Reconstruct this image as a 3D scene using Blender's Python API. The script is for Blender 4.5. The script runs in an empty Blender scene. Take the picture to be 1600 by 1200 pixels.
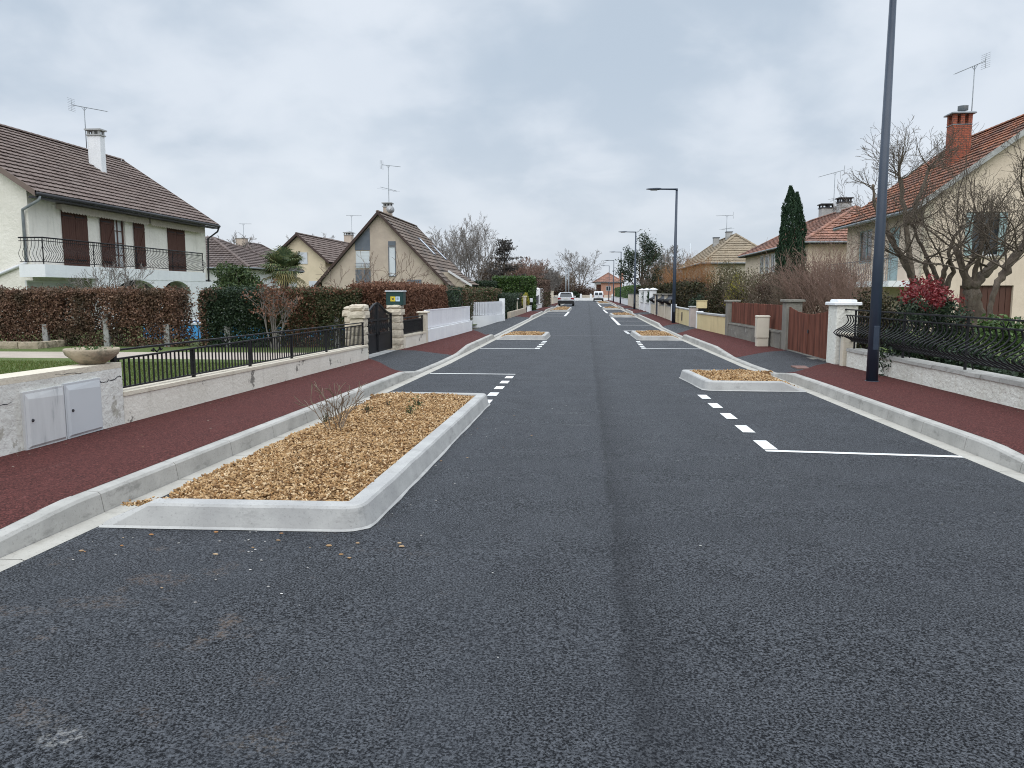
# Residential street: planters, red pavements, hedges and houses under an overcast sky.
EXPO = 1.0
CLOUD_A = (.262, .306, .358)
CLOUD_B = (.375, .406, .446)
CLOUD_H = (.362, .385, .418)
CLOUD_L = (.45, .474, .503)
import bpy, math, random
import numpy as np
from mathutils import Vector, Matrix
SC = bpy.context.scene
COL = SC.collection
PI = math.pi

# ------------------------------------------------------------------ survey helpers
F = 1200.0; TH = math.atan(143 / F); PSI = math.atan(117 / F * math.cos(TH)); CZ = 1.55
PROF = [(0, .045), (5, 0), (18, -.135), (28, -.13), (45, -.04), (60, 0.0), (90, .0), (140, -.08), (400, -.1)]
def zr(Y):
    """height of the road along the street"""
    if Y <= 0: return .045 - .009 * Y
    for (a, b), (c, d) in zip(PROF, PROF[1:]):
        if Y <= c:
            t = (Y - a) / (c - a)
            return b + (d - b) * t
    return PROF[-1][1]
def sight(px, py):
    u = (px - 800) / F; v = (600 - py) / F
    f = math.cos(TH) + v * math.sin(TH); z = v * math.cos(TH) - math.sin(TH)
    return (u * math.cos(PSI) - f * math.sin(PSI), u * math.sin(PSI) + f * math.cos(PSI), z)
def D(px, py, Y):
    d = sight(px, py); t = Y / d[1]
    return Vector((d[0] * t, Y, CZ + d[2] * t))
def DX(px, py, X):
    d = sight(px, py); t = X / d[0]
    return Vector((X, d[1] * t, CZ + d[2] * t))
def RP(px, py, p0, n):
    d = Vector(sight(px, py)); o = Vector((0, 0, CZ))
    return o + d * ((Vector(p0) - o).dot(Vector(n)) / d.dot(Vector(n)))
def lerp(a, b, t): return a + (b - a) * t
def table(tab):
    def f(y):
        if y <= tab[0][0]: return tab[0][1]
        for (a, b), (c, d) in zip(tab, tab[1:]):
            if y <= c: return lerp(b, d, (y - a) / (c - a))
        return tab[-1][1]
    return f

# ------------------------------------------------------------------ mesh helpers
class MB:
    def __init__(s): s.v = []; s.f = []; s.m = []; s.sm = []
    def add(s, vs, fs, m=0, smooth=False):
        b = len(s.v); s.v.extend([tuple(v) for v in vs])
        for f in fs: s.f.append([b + i for i in f]); s.m.append(m); s.sm.append(smooth)
    def quad(s, a, b, c, d, m=0): s.add([a, b, c, d], [(0, 1, 2, 3)], m)
    def poly(s, pts, m=0): s.add(pts, [tuple(range(len(pts)))], m)
    def hexa(s, p, m=0):
        s.add(p, [(0, 3, 2, 1), (4, 5, 6, 7), (0, 1, 5, 4), (1, 2, 6, 5), (2, 3, 7, 6), (3, 0, 4, 7)], m)
    def box(s, x0, x1, y0, y1, z0, z1, m=0):
        s.hexa([(x0, y0, z0), (x1, y0, z0), (x1, y1, z0), (x0, y1, z0), (x0, y0, z1), (x1, y0, z1), (x1, y1, z1), (x0, y1, z1)], m)
    def cbox(s, x0, x1, y0, y1, z0, z1, c=.02, m=0):
        """box with chamfered vertical edges and a chamfered top"""
        def ring(i, z):
            x0_, x1_, y0_, y1_ = x0 + i, x1 - i, y0 + i, y1 - i
            return [(x0_ + c, y0_, z), (x1_ - c, y0_, z), (x1_, y0_ + c, z), (x1_, y1_ - c, z), (x1_ - c, y1_, z), (x0_ + c, y1_, z), (x0_, y1_ - c, z), (x0_, y0_ + c, z)]
        v = ring(0, z0) + ring(0, z1 - c) + ring(c * .9, z1)
        fs = [(7, 6, 5, 4, 3, 2, 1, 0), tuple(range(16, 24))]
        for k in (0, 8):
            for i in range(8): fs.append((k + i, k + (i + 1) % 8, k + 8 + (i + 1) % 8, k + 8 + i))
        s.add(v, fs, m)
    def obox(s, o, u, n, u0, u1, z0, z1, d0, d1, m=0):
        """box in a facade frame: o origin, u along, n outward"""
        o = Vector(o); u = Vector(u); n = Vector(n)
        P = lambda a, d, z: o + u * a + n * d + Vector((0, 0, z))
        s.hexa([P(u0, d0, z0), P(u1, d0, z0), P(u1, d1, z0), P(u0, d1, z0), P(u0, d0, z1), P(u1, d0, z1), P(u1, d1, z1), P(u0, d1, z1)], m)
    def bar(s, a, b, w, h=None, m=0, up=(0, 0, 1)):
        a = Vector(a); b = Vector(b); h = h or w
        d = (b - a).normalized(); up = Vector(up)
        if abs(d.dot(up)) > .95: up = Vector((0, 1, 0))
        r = d.cross(up).normalized() * w / 2; t = r.cross(d).normalized() * h / 2
        s.hexa([a - r - t, a + r - t, b + r - t, b - r - t, a - r + t, a + r + t, b + r + t, b - r + t], m)
    def tube(s, pts, rad, k=6, m=0, cap=True, smooth=True):
        pts = [Vector(p) for p in pts]; n = len(pts)
        if not isinstance(rad, (list, tuple)): rad = [rad] * n
        vs = []; ref = None
        for i in range(n):
            d = (pts[min(i + 1, n - 1)] - pts[max(i - 1, 0)])
            if d.length < 1e-9: d = Vector((0, 0, 1))
            d.normalize()
            if ref is None:
                ref = Vector((1, 0, 0)) if abs(d.x) < .8 else Vector((0, 1, 0))
            a = (ref - d * ref.dot(d))
            if a.length < 1e-6: a = d.orthogonal()
            a.normalize(); b = d.cross(a); ref = a
            for j in range(k):
                t = 2 * PI * j / k
                vs.append(pts[i] + (a * math.cos(t) + b * math.sin(t)) * rad[i])
        fs = []
        for i in range(n - 1):
            for j in range(k):
                fs.append((i * k + j, i * k + (j + 1) % k, (i + 1) * k + (j + 1) % k, (i + 1) * k + j))
        if cap:
            fs.append(tuple(reversed(range(k)))); fs.append(tuple((n - 1) * k + j for j in range(k)))
        s.add(vs, fs, m, smooth)
    def lathe(s, c, prof, k=20, m=0):
        c = Vector(c); vs = []; n = len(prof)
        for r, z in prof:
            for j in range(k):
                t = 2 * PI * j / k
                vs.append(c + Vector((r * math.cos(t), r * math.sin(t), z)))
        fs = [(i * k + j, i * k + (j + 1) % k, (i + 1) * k + (j + 1) % k, (i + 1) * k + j) for i in range(n - 1) for j in range(k)]
        fs.append(tuple(reversed(range(k)))); fs.append(tuple((n - 1) * k + j for j in range(k)))
        s.add(vs, fs, m, True)
    def grid(s, rows, m=0, smooth=False):
        """rows of equal length"""
        w = len(rows[0]); vs = [p for r in rows for p in r]
        fs = [(i * w + j, i * w + j + 1, (i + 1) * w + j + 1, (i + 1) * w + j) for i in range(len(rows) - 1) for j in range(w - 1)]
        s.add(vs, fs, m, smooth)
    def rough(s, x0, x1, y0, y1, z0, z1, amp, rng, seg=.09, m=0):
        """rock-faced stone: a box whose faces bulge and chip"""
        nx, ny, nz = [max(2, int(round((b - a) / seg))) for a, b in ((x0, x1), (y0, y1), (z0, z1))]
        idx = {}; vs = []
        def V(i, j, k):
            if (i, j, k) in idx: return idx[(i, j, k)]
            e = (i in (0, nx)) + (j in (0, ny)) + (k in (0, nz))
            p = [lerp(x0, x1, i / nx), lerp(y0, y1, j / ny), lerp(z0, z1, k / nz)]
            c = [(x0 + x1) / 2, (y0 + y1) / 2, (z0 + z1) / 2]
            a = amp * (rng.uniform(-.2, 1) if e == 1 else rng.uniform(-1.1, -.2))
            for q, on in enumerate((i in (0, nx), j in (0, ny), k in (0, nz))):
                if on: p[q] += math.copysign(1, p[q] - c[q]) * a
            idx[(i, j, k)] = len(vs); vs.append(tuple(p)); return idx[(i, j, k)]
        fs = []
        for i in range(nx):
            for j in range(ny):
                fs.append((V(i, j, 0), V(i, j + 1, 0), V(i + 1, j + 1, 0), V(i + 1, j, 0)))
                fs.append((V(i, j, nz), V(i + 1, j, nz), V(i + 1, j + 1, nz), V(i, j + 1, nz)))
        for i in range(nx):
            for k in range(nz):
                fs.append((V(i, 0, k), V(i + 1, 0, k), V(i + 1, 0, k + 1), V(i, 0, k + 1)))
                fs.append((V(i, ny, k), V(i, ny, k + 1), V(i + 1, ny, k + 1), V(i + 1, ny, k)))
        for j in range(ny):
            for k in range(nz):
                fs.append((V(0, j, k), V(0, j, k + 1), V(0, j + 1, k + 1), V(0, j + 1, k)))
                fs.append((V(nx, j, k), V(nx, j + 1, k), V(nx, j + 1, k + 1), V(nx, j, k + 1)))
        s.add(vs, fs, m)
    def mesh(s, name, off):
        me = bpy.data.meshes.new(name)
        ox, oy, oz = off
        me.from_pydata([(x - ox, y - oy, z - oz) for x, y, z in s.v], [], s.f)
        me.polygons.foreach_set('material_index', s.m)
        me.polygons.foreach_set('use_smooth', s.sm)
        me.update(); return me

def wpos(o):
    p = Vector((0, 0, 0))
    while o is not None: p = p + o.location; o = o.parent
    return p
def link(o, parent=None, **props):
    COL.objects.link(o)
    if parent is not None: o.parent = parent
    for k, v in props.items():
        if v is not None: o[k] = v
    return o
def thing(name, label, cat, loc, group=None):
    o = bpy.data.objects.new(name, None); o.empty_display_size = .2
    o.location = loc
    return link(o, None, label=label, category=cat, group=group)
def part(name, mb, mats, parent, label=None, kind=None):
    if not isinstance(mats, (list, tuple)): mats = [mats]
    off = wpos(parent)
    me = mb.mesh(name, off) if isinstance(mb, MB) else mb(name, off)
    for m in mats: me.materials.append(m)
    o = bpy.data.objects.new(name, me)
    return link(o, parent, label=label, kind=kind)
def single(name, mb, mats, label, cat, loc, group=None, kind=None):
    if not isinstance(mats, (list, tuple)): mats = [mats]
    me = mb.mesh(name, loc) if isinstance(mb, MB) else mb(name, loc)
    for m in mats: me.materials.append(m)
    o = bpy.data.objects.new(name, me); o.location = loc
    return link(o, None, label=label, category=cat, group=group, kind=kind)
def setting(name, mb, mats, label=None, kind='structure'):
    if not isinstance(mats, (list, tuple)): mats = [mats]
    me = mb.mesh(name, (0, 0, 0)) if isinstance(mb, MB) else mb(name, (0, 0, 0))
    for m in mats: me.materials.append(m)
    o = bpy.data.objects.new(name, me)
    return link(o, None, label=label, kind=kind, category={'structure': None}.get(kind, name.replace('_', ' ')))
def dup(root, loc, label, rotz=None, scale=None):
    """copy of a thing with copies of its parts and sub-parts"""
    r = root.copy(); COL.objects.link(r); r.location = loc; r['label'] = label
    if rotz is not None: r.rotation_euler = (0, 0, rotz)
    if scale is not None: r.scale = (scale,) * 3 if not isinstance(scale, tuple) else scale
    for ch in list(root.children):
        c = ch.copy(); COL.objects.link(c); c.parent = r
        for g in list(ch.children):
            d = g.copy(); COL.objects.link(d); d.parent = c
    return r

# many small leaves, built with numpy
def leaf_mesh(P, size, rng, aspect=.55, fold=.25, nrm=None, nmix=0.0, droop=None):
    """P (N,3) centres -> mesh builder of rhombic leaves with a fold"""
    P = np.asarray(P, dtype=np.float64); N = len(P)
    a = rng.normal(size=(N, 3)); a /= np.linalg.norm(a, axis=1)[:, None] + 1e-9
    if droop is not None:
        a = a + np.asarray(droop); a /= np.linalg.norm(a, axis=1)[:, None] + 1e-9
    n = rng.normal(size=(N, 3))
    if nrm is not None: n = n * (1 - nmix) + np.asarray(nrm) * nmix * 1.7
    n -= a * (n * a).sum(1)[:, None]; n /= np.linalg.norm(n, axis=1)[:, None] + 1e-9
    b = np.cross(a, n)
    s = (size * rng.uniform(.6, 1.35, N))[:, None] if np.isscalar(size) else size[:, None]
    v0 = P - a * s * .5; v2 = P + a * s * .5
    v1 = P + b * s * aspect * .5 + n * s * fold * .3 - a * s * .05; v3 = P - b * s * aspect * .5 + n * s * fold * .3 - a * s * .05
    V = np.stack([v0, v1, v2, v3], 1).reshape(-1, 3)
    base = np.arange(N) * 4
    T = np.stack([base, base + 1, base + 2, base, base + 2, base + 3], 1).reshape(-1, 3)
    return raw_mesh(V, T)
def raw_mesh(V, T, mi=None, smooth=False):
    def make(name, off):
        me = bpy.data.meshes.new(name)
        W = (V - np.asarray(off)).astype(np.float32)
        k = T.shape[1]; n = len(T)
        me.vertices.add(len(W)); me.vertices.foreach_set('co', W.ravel())
        me.loops.add(n * k); me.loops.foreach_set('vertex_index', T.astype(np.int32).ravel())
        me.polygons.add(n); me.polygons.foreach_set('loop_start', (np.arange(n) * k).astype(np.int32))
        if mi is not None: me.polygons.foreach_set('material_index', np.asarray(mi, dtype=np.int32))
        if smooth: me.polygons.foreach_set('use_smooth', np.ones(n, dtype=bool))
        me.update(calc_edges=True); me.validate(); return me
    return make
def join_raw(parts):
    """several (V,T) makers are not joinable; keep arrays instead"""
    Vs = []; Ts = []; b = 0
    for V, T in parts: Vs.append(V); Ts.append(T + b); b += len(V)
    return raw_mesh(np.concatenate(Vs), np.concatenate(Ts))

# ------------------------------------------------------------------ bare branching
def grow(rng, out, p, d, L, r, lev, P):
    n = P['seg'][lev]; pts = [p.copy()]; d = d.normalized(); dirs = [d.copy()]
    for i in range(n):
        d = d + Vector((rng.gauss(0, 1), rng.gauss(0, 1), rng.gauss(0, 1))) * P['wob'][lev] + Vector((0, 0, P['trop'][lev]))
        d.normalize(); p = p + d * (L / n); pts.append(p.copy()); dirs.append(d.copy())
    r1 = max(r * P['tap'][lev], P['rmin'])
    out.append((pts, [lerp(r, r1, i / n) for i in range(n + 1)], lev))
    if lev + 1 < len(P['seg']):
        k = P['kids'][lev]; k = max(1, int(round(k * rng.uniform(.75, 1.25))))
        ph = rng.uniform(0, 6.28)
        for c in range(k):
            t = lerp(P['start'][lev], 1.0, (c + rng.uniform(.1, .9)) / k)
            i = min(n - 1, int(t * n)); f = t * n - i
            q = pts[i].lerp(pts[i + 1], f); dd = dirs[i + 1]
            ph += 2.4 + rng.uniform(-.5, .5)
            a = dd.orthogonal().normalized(); b = dd.cross(a)
            ang = P['ang'][lev] * rng.uniform(.7, 1.3)
            nd = dd * math.cos(ang) + (a * math.cos(ph) + b * math.sin(ph)) * math.sin(ang)
            grow(rng, out, q, nd, L * P['lr'][lev] * rng.uniform(.7, 1.2) * (1.15 - .5 * t), max(lerp(r, r1, t) * P['rr'][lev], P['rmin']), lev + 1, P)
def limbs(out, lo=0, hi=99, sides=(7, 6, 5, 4, 3, 3)):
    mb = MB()
    for pts, rad, lev in out:
        if lo <= lev <= hi: mb.tube(pts, rad, sides[min(lev, 5)], cap=False)
    return mb

# ------------------------------------------------------------------ materials
def newmat(name):
    m = bpy.data.materials.new(name); m.use_nodes = True
    nt = m.node_tree; b = nt.nodes['Principled BSDF']
    return m, nt, b
def nd(nt, typ, **kw):
    n = nt.nodes.new(typ)
    for k, v in kw.items():
        if k == 'ins':
            for i, val in v.items():
                if hasattr(val, 'is_output'): nt.links.new(val, n.inputs[i])
                else: n.inputs[i].default_value = val
        else: setattr(n, k, v)
    return n
def rgb(c): return (c[0], c[1], c[2], 1)
def mixc(nt, fac, a, b, mode='MIX'):
    n = nt.nodes.new('ShaderNodeMix'); n.data_type = 'RGBA'; n.blend_type = mode
    for sock, val in ((n.inputs[0], fac), (n.inputs[6], a), (n.inputs[7], b)):
        if hasattr(val, 'is_output'): nt.links.new(val, sock)
        elif isinstance(val, (int, float)): sock.default_value = val
        else: sock.default_value = rgb(val)
    return n.outputs[2]
def mth(nt, op, a, b=None, c=None, clamp=False):
    n = nt.nodes.new('ShaderNodeMath'); n.operation = op; n.use_clamp = clamp
    for i, val in enumerate((a, b, c)):
        if val is None: continue
        if hasattr(val, 'is_output'): nt.links.new(val, n.inputs[i])
        else: n.inputs[i].default_value = val
    return n.outputs[0]
def sstep(nt, x, a, b):
    n = nd(nt, 'ShaderNodeMapRange', interpolation_type='SMOOTHSTEP', ins={0: x, 1: a, 2: b, 3: 0.0, 4: 1.0})
    return n.outputs[0]
def coords(nt, stretch=(1, 1, 1), world=False):
    if world: src = nd(nt, 'ShaderNodeNewGeometry').outputs['Position']
    else: src = nd(nt, 'ShaderNodeTexCoord').outputs['Object']
    mp = nd(nt, 'ShaderNodeMapping', ins={0: src, 3: stretch})
    return mp.outputs[0]
def noise(nt, vec, scale, detail=3, rough=.55, dist=0.0):
    return nd(nt, 'ShaderNodeTexNoise', ins={'Vector': vec, 'Scale': scale, 'Detail': detail, 'Roughness': rough, 'Distortion': dist}).outputs['Fac']
def mat(name, c, c2=None, sc=3.0, det=4, lo=.35, hi=.65, c3=None, sc3=1.2, lo3=.58, hi3=.66, rough=.75, metal=0.0, spec=.4,
        bump=0.0, bsc=25.0, bdet=4, bdist=.02, isl=0.0, stretch=(1, 1, 1), isl_cols=None, trans=0.0):
    m, nt, b = newmat(name); v = coords(nt, stretch)
    col = None
    if isl_cols:
        r = nd(nt, 'ShaderNodeNewGeometry').outputs['Random Per Island']
        ramp = nt.nodes.new('ShaderNodeValToRGB'); cr = ramp.color_ramp; cr.interpolation = 'LINEAR'
        for i, cc in enumerate(isl_cols):
            e = cr.elements[i] if i < 2 else cr.elements.new(1.0)
            e.position = i / (len(isl_cols) - 1) if len(isl_cols) > 1 else 0; e.color = rgb(cc)
        nt.links.new(r, ramp.inputs[0]); col = ramp.outputs[0]
        if c2 is not None:
            f = nd(nt, 'ShaderNodeMapRange', ins={0: noise(nt, v, sc, det), 1: lo, 2: hi, 3: 0.0, 4: 1.0}).outputs[0]
            col = mixc(nt, f, col, c2)
    elif c2 is not None:
        f = nd(nt, 'ShaderNodeMapRange', ins={0: noise(nt, v, sc, det), 1: lo, 2: hi, 3: 0.0, 4: 1.0}).outputs[0]
        col = mixc(nt, f, c, c2)
    else:
        col = nd(nt, 'ShaderNodeRGB'); col.outputs[0].default_value = rgb(c); col = col.outputs[0]
    if c3 is not None:
        col = mixc(nt, sstep(nt, noise(nt, v, sc3, 5, .65), lo3, hi3), col, c3)
    if isl:
        r = nd(nt, 'ShaderNodeNewGeometry').outputs['Random Per Island']
        f = nd(nt, 'ShaderNodeMapRange', ins={0: r, 1: 0.0, 2: 1.0, 3: 1 - isl, 4: 1 + isl}).outputs[0]
        g = nd(nt, 'ShaderNodeCombineColor', ins={0: f, 1: f, 2: f}).outputs[0]
        col = mixc(nt, 1.0, col, g, 'MULTIPLY')
    nt.links.new(col, b.inputs['Base Color'])
    b.inputs['Roughness'].default_value = rough; b.inputs['Metallic'].default_value = metal
    b.inputs['Specular IOR Level'].default_value = spec
    if trans:
        tr = nd(nt, 'ShaderNodeBsdfTranslucent', ins={0: col})
        mx = nd(nt, 'ShaderNodeMixShader', ins={0: trans, 1: b.outputs[0], 2: tr.outputs[0]})
        nt.links.new(mx.outputs[0], nt.nodes['Material Output'].inputs[0])
    if bump:
        bn = nd(nt, 'ShaderNodeBump', ins={'Strength': bump, 'Distance': bdist, 'Height': noise(nt, v, bsc, bdet, .6)})
        nt.links.new(bn.outputs[0], b.inputs['Normal'])
    return m
def glass(name, tint=(.02, .025, .03), rough=.06):
    m, nt, b = newmat(name)
    v = coords(nt)
    col = mixc(nt, noise(nt, v, 1.3, 2), tint, tuple(min(1, x * 2.2 + .01) for x in tint))
    nt.links.new(col, b.inputs['Base Color'])
    b.inputs['Roughness'].default_value = rough; b.inputs['Specular IOR Level'].default_value = .6
    bn = nd(nt, 'ShaderNodeBump', ins={'Strength': .05, 'Distance': .02, 'Height': noise(nt, v, 1.7, 1)})
    nt.links.new(bn.outputs[0], b.inputs['Normal'])
    return m
# ------------------------------------------------------------------ material library
def asphalt(name, main=True, tone=1.0):
    m, nt, b = newmat(name); v = coords(nt)
    t = tone
    vo = nd(nt, 'ShaderNodeTexVoronoi', ins={'Vector': v, 'Scale': 70.0})
    g = nd(nt, 'ShaderNodeSeparateColor', ins={0: vo.outputs['Color']}).outputs[0]
    h = noise(nt, v, 98, 3, .62, .4)
    patch = noise(nt, v, 1.7, 5, .6)
    low = mth(nt, 'ADD', .375, mth(nt, 'MULTIPLY', patch, .09))
    stone = nd(nt, 'ShaderNodeMapRange', ins={0: h, 1: low, 2: mth(nt, 'ADD', low, .17), 3: 0.0, 4: 1.0}).outputs[0]
    stone = mth(nt, 'MULTIPLY', stone, mth(nt, 'ADD', .60, mth(nt, 'MULTIPLY', g, .55)))
    col = mixc(nt, stone, (.0050 * t, .0055 * t, .0068 * t), (.078 * t, .084 * t, .095 * t))
    glint = sstep(nt, noise(nt, v, 140, 2, .6, .3), .58, .72)  # bright grain highlights, mixed into the base colour below
    col = mixc(nt, mth(nt, 'MULTIPLY', mth(nt, 'MULTIPLY', glint, stone), .7), col, (.165 * t, .175 * t, .19 * t))
    big = noise(nt, v, .55, 5, .6)
    col = mixc(nt, mth(nt, 'MULTIPLY', sstep(nt, big, .42, .75), .40), col, (.032 * t, .035 * t, .042 * t))
    if main:
        sx = nd(nt, 'ShaderNodeSeparateXYZ', ins={0: v})
        X, Y = sx.outputs[0], sx.outputs[1]
        # paving seam down the middle
        wob = mth(nt, 'MULTIPLY', mth(nt, 'SUBTRACT', noise(nt, coords(nt, (0, 1, 0)), .4, 5, .6), .5), .16)
        sx_ = mth(nt, 'SUBTRACT', mth(nt, 'ADD', X, wob), .19)
        edge = sstep(nt, mth(nt, 'ADD', sx_, mth(nt, 'MULTIPLY', mth(nt, 'SUBTRACT', noise(nt, v, 9, 4), .5), .10)), -.05, .015)
        line = mth(nt, 'MULTIPLY', edge, mth(nt, 'SUBTRACT', 1.0, sstep(nt, sx_, .03, .10)))
        band = mth(nt, 'MULTIPLY', edge, mth(nt, 'SUBTRACT', 1.0, sstep(nt, sx_, .04, .36)))
        col = mixc(nt, mth(nt, 'MULTIPLY', line, mth(nt, 'ADD', .08, mth(nt, 'MULTIPLY', sstep(nt, noise(nt, v, 1.6, 4), .3, .6), .28))), col, (.006, .007, .009))
        col = mixc(nt, mth(nt, 'MULTIPLY', band, mth(nt, 'ADD', .12, mth(nt, 'MULTIPLY', noise(nt, v, 1.3, 4), .40))), col, (.010, .011, .014))
        # the nearer lane was laid a shade paler, with rolled streaks
        lane = mth(nt, 'MULTIPLY', mth(nt, 'SUBTRACT', 1.0, edge), .55)
        stre = sstep(nt, noise(nt, coords(nt, (1.4, .16, 1)), 1.3, 5, .6), .40, .72)
        col = mixc(nt, mth(nt, 'MULTIPLY', mth(nt, 'ADD', lane, .25), mth(nt, 'MULTIPLY', stre, .38)), col, (.048, .053, .062))
        # spots of their own: a splash of white mortar and tracked earth
        def spot(x, y, rx, ry, c, amt, sc_, lo_, hi_):
            q = mth(nt, 'ADD', mth(nt, 'POWER', mth(nt, 'DIVIDE', mth(nt, 'SUBTRACT', X, x), rx), 2.0), mth(nt, 'POWER', mth(nt, 'DIVIDE', mth(nt, 'SUBTRACT', Y, y), ry), 2.0))
            mk = mth(nt, 'MULTIPLY', mth(nt, 'SUBTRACT', 1.0, sstep(nt, q, .1, 1.0)), sstep(nt, noise(nt, v, sc_, 5, .75), lo_, hi_))
            return mixc(nt, mth(nt, 'MULTIPLY', mk, amt), col, c)
        col = spot(-1.78, 2.33, .11, .08, (.40, .39, .37), .5, 38, .46, .60)
        col = spot(-1.93, 2.42, .12, .07, (.26, .22, .18), .22, 38, .44, .60)
        col = spot(-2.28, 3.80, .22, .12, (.24, .15, .095), .22, 30, .44, .62)
        col = spot(-2.42, 3.46, .26, .10, (.22, .15, .10), .22, 30, .44, .62)
        col = spot(-2.75, 3.32, .25, .08, (.22, .16, .12), .22, 30, .46, .62)
        col = spot(-1.08, 2.36, .18, .10, (.22, .17, .12), .22, 34, .46, .62)
        for yy_, xx_ in ((12.6, .6), (10.2, -.2), (9.2, -.1), (13.9, 1.5)):
            col = spot(xx_, yy_, .30, .10, (.24, .24, .24), .35, 22, .48, .62)
        # brown earth tracked on to the lane near the verge
        zone = mth(nt, 'MULTIPLY', mth(nt, 'SUBTRACT', 1.0, sstep(nt, X, -1.9, -.2)), mth(nt, 'SUBTRACT', 1.0, sstep(nt, Y, 4.3, 5.6)))
        dirt = mth(nt, 'MULTIPLY', zone, sstep(nt, noise(nt, v, 2.6, 6, .7), .56, .72))
        dirt = mth(nt, 'MULTIPLY', dirt, sstep(nt, noise(nt, v, 40, 3, .7), .42, .6))
        col = mixc(nt, mth(nt, 'MULTIPLY', dirt, .55), col, (.17, .12, .085))
        # pale mortar dust
        dust = mth(nt, 'MULTIPLY', sstep(nt, noise(nt, v, 1.1, 6, .7), .64, .74), sstep(nt, noise(nt, v, 55, 2, .7), .5, .62))
        col = mixc(nt, mth(nt, 'MULTIPLY', dust, .5), col, (.33, .32, .30))
        # pale joint across the lane about 28 m off
        jy = mth(nt, 'ABSOLUTE', mth(nt, 'SUBTRACT', mth(nt, 'ADD', Y, mth(nt, 'MULTIPLY', noise(nt, coords(nt, (1, 0, 0)), 1.2, 3), .3)), 30.1))
        jm = mth(nt, 'MULTIPLY', mth(nt, 'SUBTRACT', 1.0, sstep(nt, jy, .03, .16)), mth(nt, 'SUBTRACT', 1.0, sstep(nt, mth(nt, 'ABSOLUTE', X), .8, 1.6)))
        col = mixc(nt, mth(nt, 'MULTIPLY', jm, .45), col, (.16, .16, .165))
    nt.links.new(col, b.inputs['Base Color'])
    b.inputs['Roughness'].default_value = .60
    nt.links.new(mth(nt, 'ADD', .08, mth(nt, 'MULTIPLY', stone, .32)), b.inputs['Specular IOR Level'])  # cavity occlusion between stones put into the specular level
    hh = mth(nt, 'ADD', mth(nt, 'MULTIPLY', vo.outputs['Distance'], -.5), mth(nt, 'MULTIPLY', h, 1.2))
    bn = nd(nt, 'ShaderNodeBump', ins={'Strength': .9, 'Distance': .012, 'Height': hh})
    nt.links.new(bn.outputs[0], b.inputs['Normal'])
    return m
def red_surface(name):
    m, nt, b = newmat(name); v = coords(nt)
    vo = nd(nt, 'ShaderNodeTexVoronoi', ins={'Vector': v, 'Scale': 95.0})
    g = nd(nt, 'ShaderNodeSeparateColor', ins={0: vo.outputs['Color']}).outputs[0]
    f = mth(nt, 'ADD', mth(nt, 'MULTIPLY', g, .6), mth(nt, 'MULTIPLY', noise(nt, v, 45, 4, .75), .5))
    f = mth(nt, 'POWER', nd(nt, 'ShaderNodeMapRange', ins={0: f, 1: .3, 2: .95, 3: 0.0, 4: 1.0}).outputs[0], 1.4)
    col = mixc(nt, f, (.043, .0155, .014), (.172, .058, .051))
    col = mixc(nt, mth(nt, 'MULTIPLY', sstep(nt, noise(nt, v, .8, 5), .45, .7), .3), col, (.092, .030, .026))
    # raking scuffs left by the roller
    sc = noise(nt, coords(nt, (7, .35, 1)), 1.2, 5, .7)
    col = mixc(nt, mth(nt, 'MULTIPLY', mth(nt, 'MULTIPLY', sstep(nt, sc, .6, .72), sstep(nt, noise(nt, v, 50, 2), .45, .6)), .4), col, (.22, .14, .13))
    nt.links.new(col, b.inputs['Base Color'])
    b.inputs['Roughness'].default_value = .85; b.inputs['Specular IOR Level'].default_value = .10
    bn = nd(nt, 'ShaderNodeBump', ins={'Strength': .7, 'Distance': .008, 'Height': mth(nt, 'SUBTRACT', noise(nt, v, 60, 4, .7), vo.outputs['Distance'])})
    nt.links.new(bn.outputs[0], b.inputs['Normal'])
    return m
def concrete(name, a=(.40, .39, .365), bcol=(.30, .295, .285), stain=(.20, .195, .18), amt=.5):
    m, nt, b = newmat(name); v = coords(nt)
    col = mixc(nt, sstep(nt, noise(nt, v, 2.2, 6, .65), .32, .68), a, bcol)
    col = mixc(nt, mth(nt, 'MULTIPLY', sstep(nt, noise(nt, coords(nt, (1, 1, 2.5)), 3.7, 6, .7), .52, .72), amt), col, stain)
    col = mixc(nt, mth(nt, 'MULTIPLY', sstep(nt, noise(nt, v, 60, 3, .7), .56, .7), .35), col, tuple(x * .55 for x in stain))
    nt.links.new(col, b.inputs['Base Color'])
    b.inputs['Roughness'].default_value = .85; b.inputs['Specular IOR Level'].default_value = .25
    bn = nd(nt, 'ShaderNodeBump', ins={'Strength': .35, 'Distance': .006, 'Height': noise(nt, v, 40, 5, .7)})
    nt.links.new(bn.outputs[0], b.inputs['Normal'])
    return m
def plaster(name, a, b2, bump=.6, bsc=14, spots=None, spot_lo=.6, drip=None, bdist=.03):
    """rendered wall: mottled, with weather drips running down and patches of lost paint"""
    m, nt, b = newmat(name); v = coords(nt)
    col = mixc(nt, sstep(nt, noise(nt, v, 1.1, 6, .6), .3, .7), a, b2)
    if drip:
        d = noise(nt, coords(nt, (3.2, 3.2, .35)), 1.0, 5, .65)
        col = mixc(nt, mth(nt, 'MULTIPLY', sstep(nt, d, .52, .78), .55), col, drip)
    if spots:
        col = mixc(nt, sstep(nt, noise(nt, v, 2.3, 8, .68), spot_lo, spot_lo + .035), col, spots)
    nt.links.new(col, b.inputs['Base Color'])
    b.inputs['Roughness'].default_value = .88; b.inputs['Specular IOR Level'].default_value = .2
    bn = nd(nt, 'ShaderNodeBump', ins={'Strength': bump, 'Distance': bdist, 'Height': noise(nt, v, bsc, 5, .65)})
    nt.links.new(bn.outputs[0], b.inputs['Normal'])
    return m

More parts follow.
